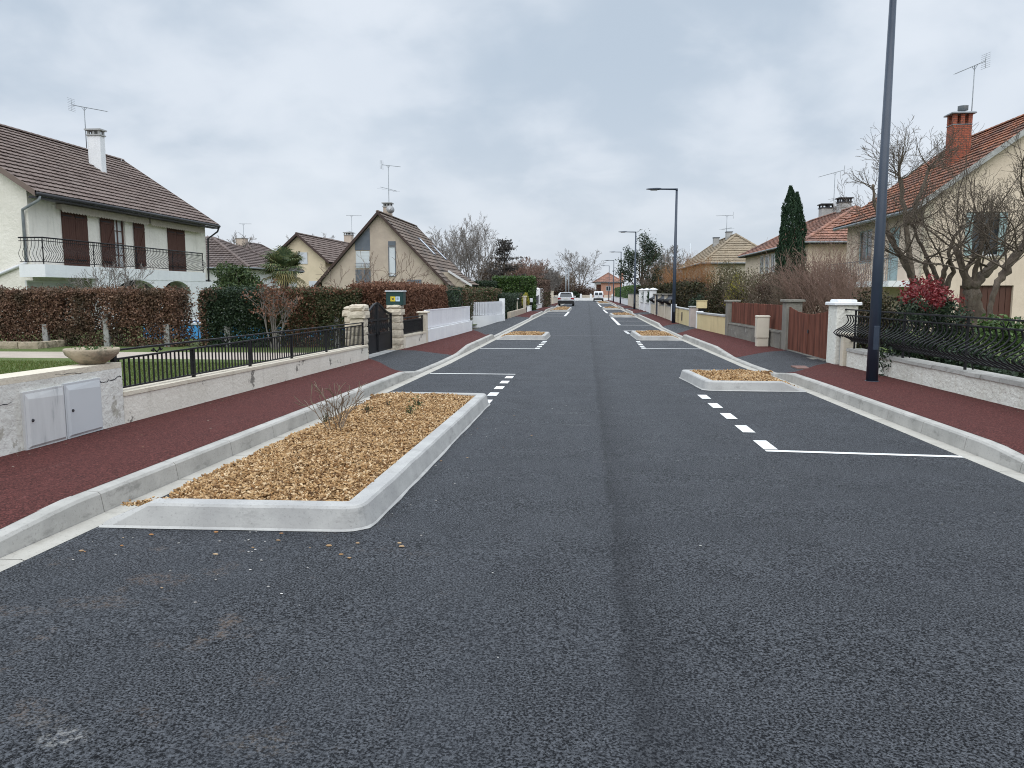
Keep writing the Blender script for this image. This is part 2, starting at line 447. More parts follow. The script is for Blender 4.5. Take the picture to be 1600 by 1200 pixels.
M = {}
M['asphalt'] = asphalt('fresh asphalt')
M['asphalt_dark'] = asphalt('driveway asphalt', False, .9)
M['red'] = red_surface('red pavement asphalt')
M['kerb'] = concrete('kerb concrete', (.42, .405, .375), (.32, .31, .285), (.185, .18, .165), .7)
M['gutter'] = concrete('gutter concrete', (.43, .41, .365), (.36, .34, .30), (.25, .23, .195), .5)
M['island'] = concrete('new kerb concrete', (.44, .435, .415), (.34, .335, .325), (.23, .225, .215), .6)
M['paint'] = mat('white road paint', (.72, .72, .70), (.58, .58, .57), 22, 5, .45, .7, c3=(.30, .30, .30), sc3=55, lo3=.64, hi3=.70, rough=.6, bump=.3, bsc=70, bdist=.004)
M['chips'] = mat('fresh wood chips', (.5, .3, .1), isl_cols=[(.10, .050, .020), (.25, .132, .052), (.40, .25, .115), (.51, .34, .175), (.14, .075, .032), (.41, .255, .12), (.63, .48, .30), (.32, .175, .07), (.09, .05, .025)], rough=.8, spec=.2)
M['chipbase'] = mat('chip bed', (.12, .06, .022), (.22, .115, .045), 40, 4, .35, .65, rough=.9, bump=1, bsc=45, bdist=.03)
M['soil'] = mat('garden ground', (.05, .055, .022), (.09, .075, .045), .8, 6, .35, .65, rough=.95, bump=.5, bsc=8)
M['lawn'] = mat('lawn turf', (.060, .095, .018), (.095, .125, .030), 3, 6, .3, .7, c3=(.11, .095, .05), sc3=6, lo3=.6, hi3=.72, rough=.95, bump=.8, bsc=60, bdist=.02)
M['blade'] = mat('grass blades', (.08, .12, .02), isl_cols=[(.045, .085, .012), (.085, .125, .022), (.12, .155, .035), (.17, .16, .07)], rough=.7, spec=.2, trans=.25)
M['path'] = mat('pale garden path', (.42, .36, .30), (.34, .29, .24), 1.5, 6, .3, .7, rough=.9, bump=.3, bsc=40)
M['lamp'] = mat('dark blue grey lamp steel', (.021, .033, .055), (.027, .040, .064), 4, 3, rough=.4, spec=.5)
M['lens'] = mat('lamp diffuser', (.55, .56, .56), rough=.25)
M['iron'] = mat('black wrought iron', (.006, .006, .008), (.012, .012, .014), 12, 3, rough=.55, spec=.3, bump=.15, bsc=60, bdist=.003)
M['zinc'] = mat('weathered zinc', (.20, .22, .24), (.28, .30, .31), 5, 4, rough=.5, metal=.3)
M['darkgutter'] = mat('dark painted gutter', (.03, .03, .034), rough=.5)
M['white_pvc'] = mat('white plastic', (.68, .69, .71), (.62, .63, .66), 3, 3, rough=.45)
M['white_render'] = plaster('white textured render', (.80, .765, .69), (.72, .685, .61), .7, 7, None, .6, (.50, .48, .42), .05)
M['white_plain'] = plaster('white smooth render', (.80, .81, .81), (.73, .74, .75), .3, 20, None, .6, (.56, .57, .58))
M['beige_render'] = plaster('beige render', (.50, .435, .345), (.44, .38, .30), .35, 30, None, .6, (.36, .31, .25))
M['beige_house'] = plaster('pale beige house render', (.72, .60, .48), (.64, .53, .42), .35, 30, None, .6, (.48, .40, .32))
M['grey_render'] = plaster('grey beige render', (.52, .435, .355), (.43, .355, .295), .35, 26, None, .6, (.33, .28, .235))
M['yellow_render'] = plaster('pale yellow render', (.68, .58, .42), (.61, .52, .37), .2, 26, None, .6, None)
M['yellow_wall'] = plaster('yellow garden wall', (.68, .56, .32), (.60, .49, .28), .3, 26, None, .6, (.36, .29, .17))
M['pink_render'] = plaster('salmon render', (.55, .30, .22), (.48, .26, .19), .2, 26)
M['old_wall'] = plaster('flaking white garden wall', (.74, .70, .62), (.65, .61, .53), .5, 18, (.22, .205, .18), .60, (.44, .41, .34))
M['old_wall2'] = plaster('patched garden wall', (.70, .69, .645), (.58, .57, .525), .8, 12, (.40, .38, .33), .585, (.44, .41, .31))
M['rough_white'] = plaster('roughcast white garden wall', (.80, .785, .71), (.72, .70, .62), .9, 14, None, .6, (.44, .38, .27), .04)
M['grey_conc'] = plaster('weathered grey concrete', (.26, .245, .21), (.18, .17, .15), .8, 30, (.34, .33, .29), .62, (.10, .095, .085))
M['cream_conc'] = plaster('cream concrete', (.66, .60, .49), (.58, .52, .42), .4, 30, None, .6, (.35, .31, .25))
M['coping'] = concrete('wall coping', (.42, .42, .41), (.32, .32, .31), (.22, .22, .21), .5)
M['stone'] = mat('yellow limestone', (.60, .53, .42), (.48, .42, .33), 5, 6, .3, .7, c3=(.29, .26, .21), sc3=3, lo3=.58, hi3=.68, rough=.9, bump=.7, bsc=24)
M['bowl'] = mat('old stone bowl', (.42, .35, .26), (.30, .25, .18), 5, 6, .3, .7, c3=(.20, .18, .13), sc3=4, lo3=.55, hi3=.66, rough=.9, bump=.6, bsc=30)
M['grp'] = mat('weathered grey polyester', (.58, .585, .58), (.50, .505, .50), 2.5, 6, .3, .7, c3=(.40, .41, .41), sc3=2.2, lo3=.6, hi3=.68, rough=.6, stretch=(1, 4, .6), bump=.1)
M['grp2'] = mat('clean grey polyester', (.53, .55, .565), (.49, .51, .525), 1.0, 3, rough=.5)
M['shutter'] = mat('dark brown shutter wood', (.088, .042, .031), (.060, .027, .020), 5, 4, .3, .7, rough=.7, spec=.2, stretch=(1, 6, .7), bump=.2, bsc=30, bdist=.005)
M['red_fence'] = mat('red brown stained timber', (.185, .070, .046), (.105, .040, .028), 7, 5, .3, .7, rough=.85, spec=.15, stretch=(1, 1, .25), isl=.25, bump=.3, bsc=40, bdist=.004)
M['blue_shutter'] = mat('faded blue green shutter paint', (.26, .36, .36), (.34, .43, .43), 6, 4, .3, .7, rough=.7, isl=.1)
M['tile_brown'] = mat('brown concrete tile', (.16, .105, .085), isl_cols=[(.115, .082, .070), (.14, .102, .087), (.17, .127, .11), (.15, .11, .093)], c2=(.20, .16, .14), sc=.9, lo=.45, hi=.85, rough=.85, bump=.3, bsc=60, bdist=.004)
M['tile_dark'] = mat('dark brown tile', (.1, .07, .06), isl_cols=[(.10, .075, .068), (.125, .095, .084), (.15, .115, .102)], c2=(.18, .15, .14), sc=1, lo=.5, hi=.85, rough=.85)
M['tile_mix'] = mat('brown grey tile', (.2, .15, .12), isl_cols=[(.13, .095, .077), (.17, .127, .10), (.21, .163, .132), (.145, .11, .088)], c2=(.085, .072, .062), sc=.9, lo=.42, hi=.68, rough=.85)
M['tile_red'] = mat('orange red clay tile', (.3, .1, .06), isl_cols=[(.20, .080, .048), (.29, .112, .060), (.38, .155, .080), (.24, .097, .056), (.15, .073, .052)], c2=(.12, .075, .062), sc=.8, lo=.42, hi=.68, rough=.85, bump=.3, bsc=50, bdist=.004)
M['tile_red2'] = mat('faded red clay tile', (.3, .1, .06), isl_cols=[(.21, .105, .075), (.27, .135, .092), (.34, .17, .12), (.25, .128, .096)], c2=(.13, .085, .072), sc=.9, lo=.42, hi=.7, rough=.85)
M['tile_tan'] = mat('tan concrete tile', (.36, .29, .2), isl_cols=[(.22, .175, .12), (.27, .215, .148), (.31, .25, .175)], c2=(.20, .165, .12), sc=1, lo=.45, hi=.8, rough=.85)
M['underlay'] = mat('dark roof underside', (.035, .03, .028), rough=.9)
M['fascia'] = mat('dark stained fascia', (.06, .035, .028), (.045, .028, .024), 5, 3, rough=.7)
M['verge_grey'] = mat('grey weathered verge board', (.42, .42, .41), (.26, .26, .25), 5, 5, .3, .7, rough=.8)
M['brick'] = None
M['glass'] = glass('window glass')
M['glass_pale'] = glass('curtained glass', (.30, .31, .31), .15)
M['frame_brown'] = mat('brown window frame', (.085, .035, .024), rough=.55)
M['frame_white'] = mat('white window frame', (.62, .62, .61), rough=.5)
M['slate_panel'] = mat('slate grey panel', (.125, .14, .165), (.105, .12, .145), 3, 3, rough=.6)
M['roller'] = mat('pale roller shutter', (.60, .63, .66), (.55, .58, .61), 2, 3, rough=.6)
M['awning'] = mat('beige awning fabric', (.42, .37, .31), (.34, .30, .25), 8, 3, rough=.9)
M['bark'] = mat('grey brown bark', (.078, .060, .046), (.145, .116, .088), 9, 6, .35, .65, c3=(.16, .14, .11), sc3=5, lo3=.6, hi3=.7, rough=.95, stretch=(1, 1, .4), bump=1.0, bsc=22, bdist=.04)
M['bark_far'] = mat('haze paled grey bark', (.165, .147, .132), (.215, .195, .178), 2, 3, rough=.95)  # distance haze put into the bark colour; near pale stems share it
M['twig_red'] = mat('reddish twig', (.19, .115, .088), (.25, .165, .13), 4, 3, rough=.9)
M['twig_brown'] = mat('brown twig', (.15, .112, .08), (.21, .16, .12), 4, 3, rough=.9)
M['twig_orange'] = mat('orange willow twig', (.33, .16, .06), (.26, .13, .055), 4, 3, rough=.85)
M['twig_dark'] = mat('dark twig', (.045, .036, .03), (.07, .055, .045), 4, 3, rough=.9)
M['beech'] = mat('dry beech leaf', (.1, .05, .03), isl_cols=[(.066, .037, .026), (.12, .065, .043), (.175, .098, .064), (.225, .135, .090), (.28, .185, .13)], c2=(.066, .054, .034), sc=1.3, lo=.45, hi=.68, rough=.7, spec=.25, trans=.15)
M['beech_green'] = mat('half green hedge leaf', (.1, .05, .03), isl_cols=[(.030, .044, .020), (.050, .070, .028), (.075, .075, .036), (.12, .080, .046), (.080, .095, .036)], rough=.65, spec=.3, trans=.15)
M['beech_light'] = mat('light brown hedge leaf', (.2, .1, .06), isl_cols=[(.085, .040, .026), (.145, .070, .044), (.20, .10, .064), (.25, .14, .09)], rough=.75, spec=.2, trans=.15)
M['ever_dark'] = mat('dark evergreen leaf', (.02, .04, .02), isl_cols=[(.010, .022, .012), (.018, .036, .018), (.030, .052, .024), (.042, .062, .028)], rough=.55, spec=.35, trans=.1)
M['cypress'] = mat('cypress green', (.02, .04, .02), isl_cols=[(.010, .026, .014), (.017, .040, .020), (.026, .054, .026), (.036, .066, .030)], rough=.7, spec=.25, trans=.1)
M['laurel'] = mat('glossy laurel leaf', (.05, .1, .02), isl_cols=[(.020, .045, .012), (.040, .080, .018), (.065, .12, .026), (.10, .165, .04)], rough=.45, spec=.4, trans=.15)
M['green_mid'] = mat('mid green leaf', (.05, .1, .02), isl_cols=[(.022, .042, .016), (.040, .066, .022), (.060, .092, .030), (.085, .11, .038)], rough=.6, spec=.3, trans=.15)
M['conifer'] = mat('bronze conifer leaf', (.03, .03, .015), isl_cols=[(.018, .016, .009), (.030, .027, .014), (.048, .036, .018), (.032, .042, .018), (.075, .050, .022)], rough=.75, spec=.2)
M['conifer_grey'] = mat('grey blue conifer', (.03, .03, .015), isl_cols=[(.045, .042, .040), (.068, .062, .058), (.09, .083, .075)], rough=.8, spec=.2)
M['photinia_red'] = mat('red photinia leaf', (.2, .02, .02), isl_cols=[(.10, .011, .014), (.18, .018, .022), (.26, .034, .036), (.14, .022, .020)], rough=.45, spec=.4, trans=.2)
M['forsythia'] = mat('yellow forsythia', (.5, .4, .03), isl_cols=[(.28, .26, .03), (.46, .38, .04), (.36, .34, .06), (.20, .22, .04)], rough=.7, trans=.2)
M['palm'] = mat('palm leaf', (.05, .08, .02), isl_cols=[(.040, .062, .028), (.070, .10, .040), (.105, .135, .055), (.20, .18, .08)], rough=.55, spec=.35, trans=.15)
M['pale_shrub'] = mat('olive shrub leaf', (.1, .1, .04), isl_cols=[(.060, .058, .026), (.090, .082, .036), (.115, .105, .042), (.10, .075, .045)], rough=.8, trans=.15)
M['brown_dry'] = mat('dry shrub leaf', (.1, .06, .04), isl_cols=[(.070, .044, .032), (.105, .068, .05), (.14, .095, .07)], rough=.85, trans=.1)
M['conc_post'] = concrete('concrete hedge post', (.33, .33, .31), (.25, .25, .235), (.16, .16, .14), .6)
M['pool_blue'] = mat('blue pool liner', (.07, .34, .72), (.12, .42, .80), 3, 3, rough=.4)
M['mailgreen'] = mat('dark green letterbox paint', (.012, .045, .042), rough=.4)
M['sticker_y'] = mat('yellow sticker', (.72, .55, .03), rough=.5)
M['sticker_b'] = mat('pale blue sticker', (.52, .66, .78), rough=.5)
M['ink'] = mat('dark print', (.03, .03, .035), rough=.6)
M['gate_black'] = mat('satin black gate steel', (.008, .009, .011), (.012, .013, .016), 3, 3, rough=.55, spec=.25)
M['panel_lilac'] = mat('pale grey pvc fence board', (.77, .77, .79), (.72, .72, .75), 2, 3, rough=.5, isl=.03)
M['cab_cream'] = mat('cream utility cabinet', (.60, .55, .45), (.55, .50, .41), 3, 4, rough=.55)
M['car_white'] = mat('white car paint', (.66, .68, .70), rough=.25, spec=.5)
M['car_black'] = mat('black car plastic', (.015, .015, .016), rough=.6)
M['tyre'] = mat('tyre rubber', (.012, .012, .012), rough=.85)
M['alloy'] = mat('wheel alloy', (.35, .35, .36), rough=.35, metal=.8)
M['tail'] = mat('red tail lamp', (.25, .01, .012), rough=.25)
M['plate'] = mat('number plate', (.6, .6, .56), rough=.5)
M['dish'] = mat('satellite dish grey', (.40, .40, .40), rough=.5)
M['iron_cover'] = mat('rusty access cover', (.20, .11, .09), (.15, .085, .07), 12, 4, rough=.8, bump=.4, bsc=60)
M['blue_grey'] = mat('blue grey gate paint', (.075, .085, .105), rough=.5)
M['dark_sheet'] = mat('dark privacy sheet', (.022, .026, .036), rough=.6)
def brick():
    m, nt, b = newmat('red chimney brick'); v = nd(nt, 'ShaderNodeTexCoord').outputs['Object']
    s = nd(nt, 'ShaderNodeSeparateXYZ', ins={0: v})
    xy = mth(nt, 'ADD', s.outputs[0], s.outputs[1])
    uv = nd(nt, 'ShaderNodeCombineXYZ', ins={0: xy, 1: s.outputs[2], 2: 0.0}).outputs[0]
    br = nd(nt, 'ShaderNodeTexBrick', ins={'Vector': uv, 'Color1': (.40, .115, .06, 1), 'Color2': (.30, .085, .05, 1), 'Mortar': (.13, .055, .042, 1), 'Scale': 1.0, 'Mortar Size': .012, 'Brick Width': .22, 'Row Height': .075})
    nt.links.new(br.outputs['Color'], b.inputs['Base Color']); b.inputs['Roughness'].default_value = .9
    return m
M['brick'] = brick()

# ------------------------------------------------------------------ street lines
XL = table([(-10, -3.24), (31, -3.24), (62, -3.09), (100, -3.04), (160, -3.04)])
XR = table([(-10, 3.66), (13, 3.64), (31, 3.30), (46, 3.17), (70, 3.08), (107, 3.3), (160, 3.3)])
BL = table([(-10, -5.12), (12, -5.08), (20, -5.05), (23.5, -4.92), (30.4, -4.62), (41, -4.4), (58, -4.3), (100, -4.2), (160, -4.2)])
BR = table([(-10, 5.52), (10, 5.50), (17, 5.42), (22, 5.33), (28.4, 5.08), (34, 4.62), (40, 4.45), (74, 4.5), (160, 4.6)])
HL = table([(3.2, .035), (4.7, .14), (14.2, .14), (15.6, .03), (20.4, .03), (22.4, .14), (28.2, .14), (28.3, .03), (46.2, .03), (48, .14), (58, .14), (59, .03), (61, .03), (63, .14), (76, .14), (77, .03), (84, .03), (85, .14), (160, .14)])
HR = table([(6.2, .035), (7.6, .14), (14.7, .14), (16.0, .03), (20.0, .03), (22.4, .14), (28.6, .14), (28.7, .03), (36.2, .03), (38, .14), (51, .14), (52.5, .03), (57, .03), (58, .14), (66, .14), (67, .03), (71, .03), (72, .14), (84, .14), (85, .03), (92, .03), (93, .14), (160, .14)])
GUT = .145   # gutter width
YEND = 150.0

def yline(y0, y1, st):
    n = max(1, int(math.ceil((y1 - y0) / st))); return [lerp(y0, y1, i / n) for i in range(n + 1)]

# terrain
mb = MB()
ys = [-60, -30, -15, -6] + yline(-5, 60, 2.5) + yline(65, 160, 8) + [200, 300, 500, 900, 1500]
xs = [-900, -300, -120, -60, -30, -15, -6, 0, 6, 15, 30, 60, 120, 300, 900]
mb.grid([[(x, y, zr(y) - .07) for x in xs] for y in ys])
setting('ground', mb, M['soil'])
# road sheet, and the cross street at its end
mb = MB()
ys = yline(-7, YEND, .5)
mb.grid([[(lerp(XL(y), XR(y), t), y, zr(y)) for t in (0, .1, .2, .3, .4, .5, .6, .7, .8, .9, 1)] for y in ys])
mb.grid([[(x, y, zr(y)) for x in (-40, -20, -3.04, 3.3, 20, 40)] for y in (YEND, 153, 157)])
setting('road', mb, M['asphalt'])
# gutters and kerbs
for side, X, H, nm in ((-1, XL, HL, 'left'), (1, XR, HR, 'right')):
    mb = MB()
    for y0 in range(-7, int(YEND), 1):
        a = (y0, y0 + .994)
        mb.grid([[(X(y) - side * .02, y, zr(y) + .001), (X(y), y, zr(y) + .008), (X(y) + side * GUT, y, zr(y) + .004)] for y in a])
    setting('gutter', mb, M['gutter'])
    mb = MB()
    for y0 in range(-7, int(YEND), 1):
        st = [y0 + .004, y0 + .25, y0 + .5, y0 + .75, y0 + .996]
        rows = []
        for y in st:
            h = H(y); z = zr(y); x = X(y) + side * (GUT - .005)
            rows.append([(x, y, z - .05), (x + side * .03, y, z + h - .018 + .01), (x + side * .048, y, z + h + .01), (x + side * .15, y, z + h + .014), (x + side * .152, y, z - .05)])
        mb.grid(rows)
        mb.poly(rows[0]); mb.poly(list(reversed(rows[-1])))
    setting('kerb', mb, M['kerb'])
# pavements in red with black driveway crossings: (y at garden side, y at kerb side, surface that starts there)
def pavement(side, X, B, H, cuts):
    out = {'red': MB(), 'asphalt_dark': MB()}
    for (b0, k0, s), (b1, k1, _) in zip(cuts, cuts[1:]):
        n = max(2, int((b1 - b0) / .5)); rows = []
        for i in range(n + 1):
            t = i / n; row = []
            for w in (0, .08, .2, .35, .5, .65, .8, 1):
                bend = 4 * w * (1 - w) * .25
                y = lerp(lerp(k0, k1, t), lerp(b0, b1, t), w) + bend * (1 if s == 'red' else 1) * 0
                xk = X(y) + side * (GUT + .135); x = lerp(xk, B(y) + side * .06, w)
                z = zr(y) + lerp(H(y) + .016, .135, min(1, w * 1.6) ** 1.2)
                row.append((x, y, z))
            rows.append(row)
        out[s].grid(rows, smooth=True)
    setting('pavement', out['red'], M['red'])
    setting('driveway_crossing', out['asphalt_dark'], M['asphalt_dark'])
pavement(-1, XL, BL, HL, [(-7, -7, 'red'), (17.7, 14.6, 'asphalt_dark'), (20.4, 20.0, 'red'), (31.3, 28.3, 'asphalt_dark'), (46.6, 46.7, 'red'), (59, 58.5, 'asphalt_dark'), (61.5, 62, 'red'), (77, 76.5, 'asphalt_dark'), (84.5, 84.5, 'red'), (150, 150, 'red')])
pavement(1, XR, BR, HR, [(-7, -7, 'red'), (17.7, 15.4, 'asphalt_dark'), (21.3, 19.9, 'red'), (33.6, 31.1, 'asphalt_dark'), (37.8, 36.5, 'red'), (52, 52, 'asphalt_dark'), (57, 57, 'red'), (66.5, 66.5, 'asphalt_dark'), (71.5, 71.5, 'red'), (85, 85, 'asphalt_dark'), (92.5, 92.5, 'red'), (150, 150, 'red')])

# painted bay lines
def mark(pieces, label):
    mb = MB()
    for (xa, ya, xb, yb, w) in pieces:
        n = max(1, int(abs(yb - ya) / 1.0))
        for i in range(n):
            t0, t1 = i / n, (i + 1) / n
            p = [(lerp(xa, xb, t), lerp(ya, yb, t)) for t in (t0, t1)]
            if abs(xb - xa) > abs(yb - ya): q = [(p[0][0], p[0][1] - w / 2), (p[1][0], p[1][1] - w / 2), (p[1][0], p[1][1] + w / 2), (p[0][0], p[0][1] + w / 2)]
            else: q = [(p[0][0] - w / 2, p[0][1]), (p[0][0] + w / 2, p[0][1]), (p[1][0] + w / 2, p[1][1]), (p[1][0] - w / 2, p[1][1])]
            mb.poly([(x, y, zr(y) + .005) for x, y in q])
    setting('road_marking', mb, M['paint'], label)
def dashes(x0, x1, y0, y1, n, w=.15, duty=.5):
    L = (y1 - y0) / n
    return [(lerp(x0, x1, i / n), y0 + i * L, lerp(x0, x1, (i + duty) / n), y0 + (i + duty) * L, w) for i in range(n)]
mark(dashes(-1.47, -1.50, 11.0, 15.6, 5, .15, .48) + [(-3.2, 15.5, -1.43, 15.5, .10)], 'white dashed edge and end line of the first left parking bay')
mark([(-3.2, 23.0, -1.40, 23.0, .12)] + dashes(-1.47, -1.42, 23.0, 27.1, 5, .15, .5), 'white dashed edge and end line of the second left parking bay')
mark([(-3.05, 51.6, -1.40, 51.6, .14), (-3.05, 57.6, -1.40, 57.6, .12), (-1.45, 51.6, -1.42, 61.8, .15)], 'white solid edge lines of the far left parking bay')
mark([(1.80, 7.78, 3.62, 7.66, .09)] + dashes(1.87, 1.84, 7.85, 12.9, 5, .14, .5), 'white dashed edge and end line of the nearest right parking bay')
mark([(1.66, 23.4, 3.40, 23.4, .12)] + dashes(1.73, 1.78, 23.4, 27.3, 5, .14, .5), 'white dashed edge and end line of the second right parking bay')
mark([(1.60, 33.7, 3.25, 33.7, .12)] + dashes(1.70, 1.66, 31.2, 33.8, 3, .14, .5), 'white dashes beyond the second right planter')
mark([(1.58, 38.8, 3.2, 38.8, .14), (1.58, 43.6, 3.2, 43.6, .12), (1.64, 38.8, 1.58, 49.2, .15)], 'white solid edge lines of the third right parking bay')
mark([(1.50, 58.5, 3.1, 58.5, .14), (1.55, 58.5, 1.50, 69.8, .15)], 'white edge lines of the fourth right parking bay')
mark([(1.5, 84, 3.1, 84, .16), (1.55, 84, 1.55, 106, .16)], 'white edge lines of the farthest right parking bay')

# kerbed planters filled with wood chips
def island(label, pts, y_in, side, rng, nchips, chip=.045, rad=.22):
    """pts: outer outline from the gutter near end, round the road side, back to the gutter"""
    P = []
    for i, p in enumerate(pts):
        p = Vector((p[0], p[1]))
        if 0 < i < len(pts) - 1:
            a = (Vector(pts[i - 1]) - p).normalized(); b = (Vector(pts[i + 1]) - p).normalized()
            A = p + a * rad; B = p + b * rad
            for k in range(7):
                t = k / 6; P.append((A * (1 - t) ** 2 + p * 2 * t * (1 - t) + B * t ** 2))
        else: P.append(p)
    # extra stations on the straight runs
    Q = [P[0]]
    for a, b in zip(P, P[1:]):
        n = max(1, int((b - a).length / .3))
        for k in range(1, n + 1): Q.append(a.lerp(b, k / n))
    cx = sum(p[0] for p in pts) / len(pts); cy = sum(p[1] for p in pts) / len(pts)
    z0 = zr(cy); L = 0; rows = []; rows2 = []
    tot = sum((b - a).length for a, b in zip(Q, Q[1:]))
    inner = []
    for i, p in enumerate(Q):
        if i: L += (p - Q[i - 1]).length
        d = (Q[min(i + 1, len(Q) - 1)] - Q[max(i - 1, 0)]).normalized()
        n = Vector((-d.y, d.x))
        if n.dot(Vector((cx, cy)) - p) < 0: n = -n
        e = min(L, tot - L); h = .155 * min(1, .12 + e / .33)
        z = zr(p.y)
        j = rng.uniform(-.004, .004)
        rows.append([(p.x + n.x * o, p.y + n.y * o, z + hh) for o, hh in ((0, -.03), (.045 + j, h * .90), (.06 + j, h), (.172, h + .003), (.185, h * .95), (.19, -.03))])
        jj = rng.uniform(.004, .018)
        rows2.append([(p.x - n.x * jj, p.y - n.y * jj, z + .004), (p.x + n.x * .006, p.y + n.y * .006, z + .016)])
        inner.append(Vector((p.x + n.x * .17, p.y + n.y * .17)))
    root = thing('planter_island', label, 'planter', (cx, cy, z0), 'kerbed planters built out into the street')
    mb = MB(); mb.grid(rows); mb.poly(rows[0]); mb.poly(list(reversed(rows[-1])))
    k = part('kerb_edging', mb, M['island'], root)
    mb = MB(); mb.grid(rows2); part('mortar_fillet', mb, M['island'], root)
    # chip bed: mounded sheet between edging and gutter
    ox = min(q.x for q in inner) if side > 0 else max(q.x for q in inner)   # road side limit
    ylo = min(q.y for q in inner); yhi = max(q.y for q in inner)
    def xroad(y):
        best = None
        for a, b in zip(inner, inner[1:]):
            if (a.y - y) * (b.y - y) <= 0 and abs(a.y - b.y) > 1e-6:
                x = lerp(a.x, b.x, (y - a.y) / (b.y - a.y))
                if best is None or (side > 0 and x < best) or (side < 0 and x > best): best = x
        return best if best is not None else ox
    def xk(y):
        e = max(0, 1 - (y - ylo) / .8)
        return XL(y) + .05 + .22 * e if side < 0 else XR(y) - .03 - .06 * e
    def bed(t, y):
        a = xroad(y); b = xk(y); x = lerp(a, b, t)
        e = min(1, (y - ylo) / .35, (yhi - y) / .35)
        h = (.118 + .05 * math.sin(PI * min(1, t * 1.1)) * max(0, e)) * (1 if t < .78 else max(0, (1 - t) / .22) ** .7 * .92 + .05)
        return Vector((x, y, zr(y) + h + .008 * math.sin(x * 9 + y * 3) + .008 * math.sin(y * 7.3 - x * 4)))
    mb = MB(); n = max(6, int((yhi - ylo) / .2))
    mb.grid([[bed(t / 12, lerp(ylo + .005, yhi - .005, i / n)) for t in range(13)] for i in range(n + 1)], smooth=True)
    bedo = part('wood_chip_bed', mb, M['chipbase'], root)
    nr = np.random.default_rng(rng.randrange(10 ** 6))
    C = []
    for _ in range(nchips):
        y = rng.uniform(ylo, yhi); t = rng.random()
        if t > .8 and rng.random() < (t - .8) * 4: continue
        p = bed(t, y); p.z += abs(rng.gauss(0, .012))
        if (side < 0 and p.x < XL(y) + .09) or (side > 0 and p.x > XR(y) - .01): continue
        C.append(p)
    C = np.array([tuple(c) for c in C])
    N = len(C); yaw = nr.uniform(0, 2 * PI, N); a = np.stack([np.cos(yaw), np.sin(yaw), nr.normal(0, .5, N)], 1)
    a /= np.linalg.norm(a, axis=1)[:, None]
    nn = np.stack([nr.normal(0, .65, N), nr.normal(0, .65, N), np.ones(N)], 1); nn -= a * (nn * a).sum(1)[:, None]; nn /= np.linalg.norm(nn, axis=1)[:, None]
    bb = np.cross(nn, a)
    Ls = (chip * nr.uniform(.45, 1.6, N))[:, None]; Ws = (chip * nr.uniform(.14, .46, N))[:, None]; Ts = (nr.uniform(.002, .007, N))[:, None]
    V = []
    for sz in (0, 1):
        for sa, sb in ((-1, -1), (1, -1), (1, 1), (-1, 1)):
            skew = nr.uniform(.75, 1.1, (N, 1))
            V.append(C + a * Ls * .5 * sa * skew + bb * Ws * .5 * sb + nn * Ts * (sz * 2 - 1))
    V = np.stack(V, 1).reshape(-1, 3)
    fa = np.array([(4, 5, 6, 7), (0, 1, 5, 4), (1, 2, 6, 5), (2, 3, 7, 6), (3, 0, 4, 7)])
    T = (np.arange(N)[:, None, None] * 8 + fa[None]).reshape(-1, 4)
    part('wood_chips', raw_mesh(V, T), M['chips'], root, kind='stuff')
    return root
rg = random.Random(5)
island('long kerbed planter full of wood chips with a bare twiggy shrub', [(-3.20, 4.66), (-1.40, 4.72), (-1.38, 11.08), (-3.16, 11.12)], 0, -1, rg, 44000, .028)
island('short wood chip planter beside the red pavement, nearest on the lamp side', [(3.62, 12.98), (1.97, 12.98), (1.80, 15.32), (3.62, 15.36)], 0, 1, rg, 11000, .036)
island('wood chip planter opposite the white picket fence, dashed bay in front', [(-3.2, 27.25), (-1.42, 27.25), (-1.38, 29.95), (-3.2, 29.95)], 0, -1, rg, 4000, .06)
island('wood chip planter before the yellow wall, dashes on both its ends', [(3.36, 27.4), (1.80, 27.4), (1.72, 30.95), (3.32, 30.95)], 0, 1, rg, 4000, .06)
island('far kerbed planter just in front of the white car', [(-3.05, 62.2), (-1.40, 62.2), (-1.40, 74.5), (-3.05, 74.5)], 0, -1, rg, 4000, .09)
island('reddish chip planter in front of the pale walls, past two blank bays', [(3.14, 49.5), (1.58, 49.5), (1.55, 54.0), (3.12, 54.0)], 0, 1, rg, 2500, .09)
island('distant pale kerbed planter between planters beside the right row of lamps', [(3.08, 70.2), (1.48, 70.2), (1.48, 76), (3.08, 76)], 0, 1, rg, 2000, .1)
island('farthest chip planter, close to the white van', [(3.28, 107), (1.5, 107), (1.5, 124), (3.28, 124)], 0, 1, rg, 3000, .12)

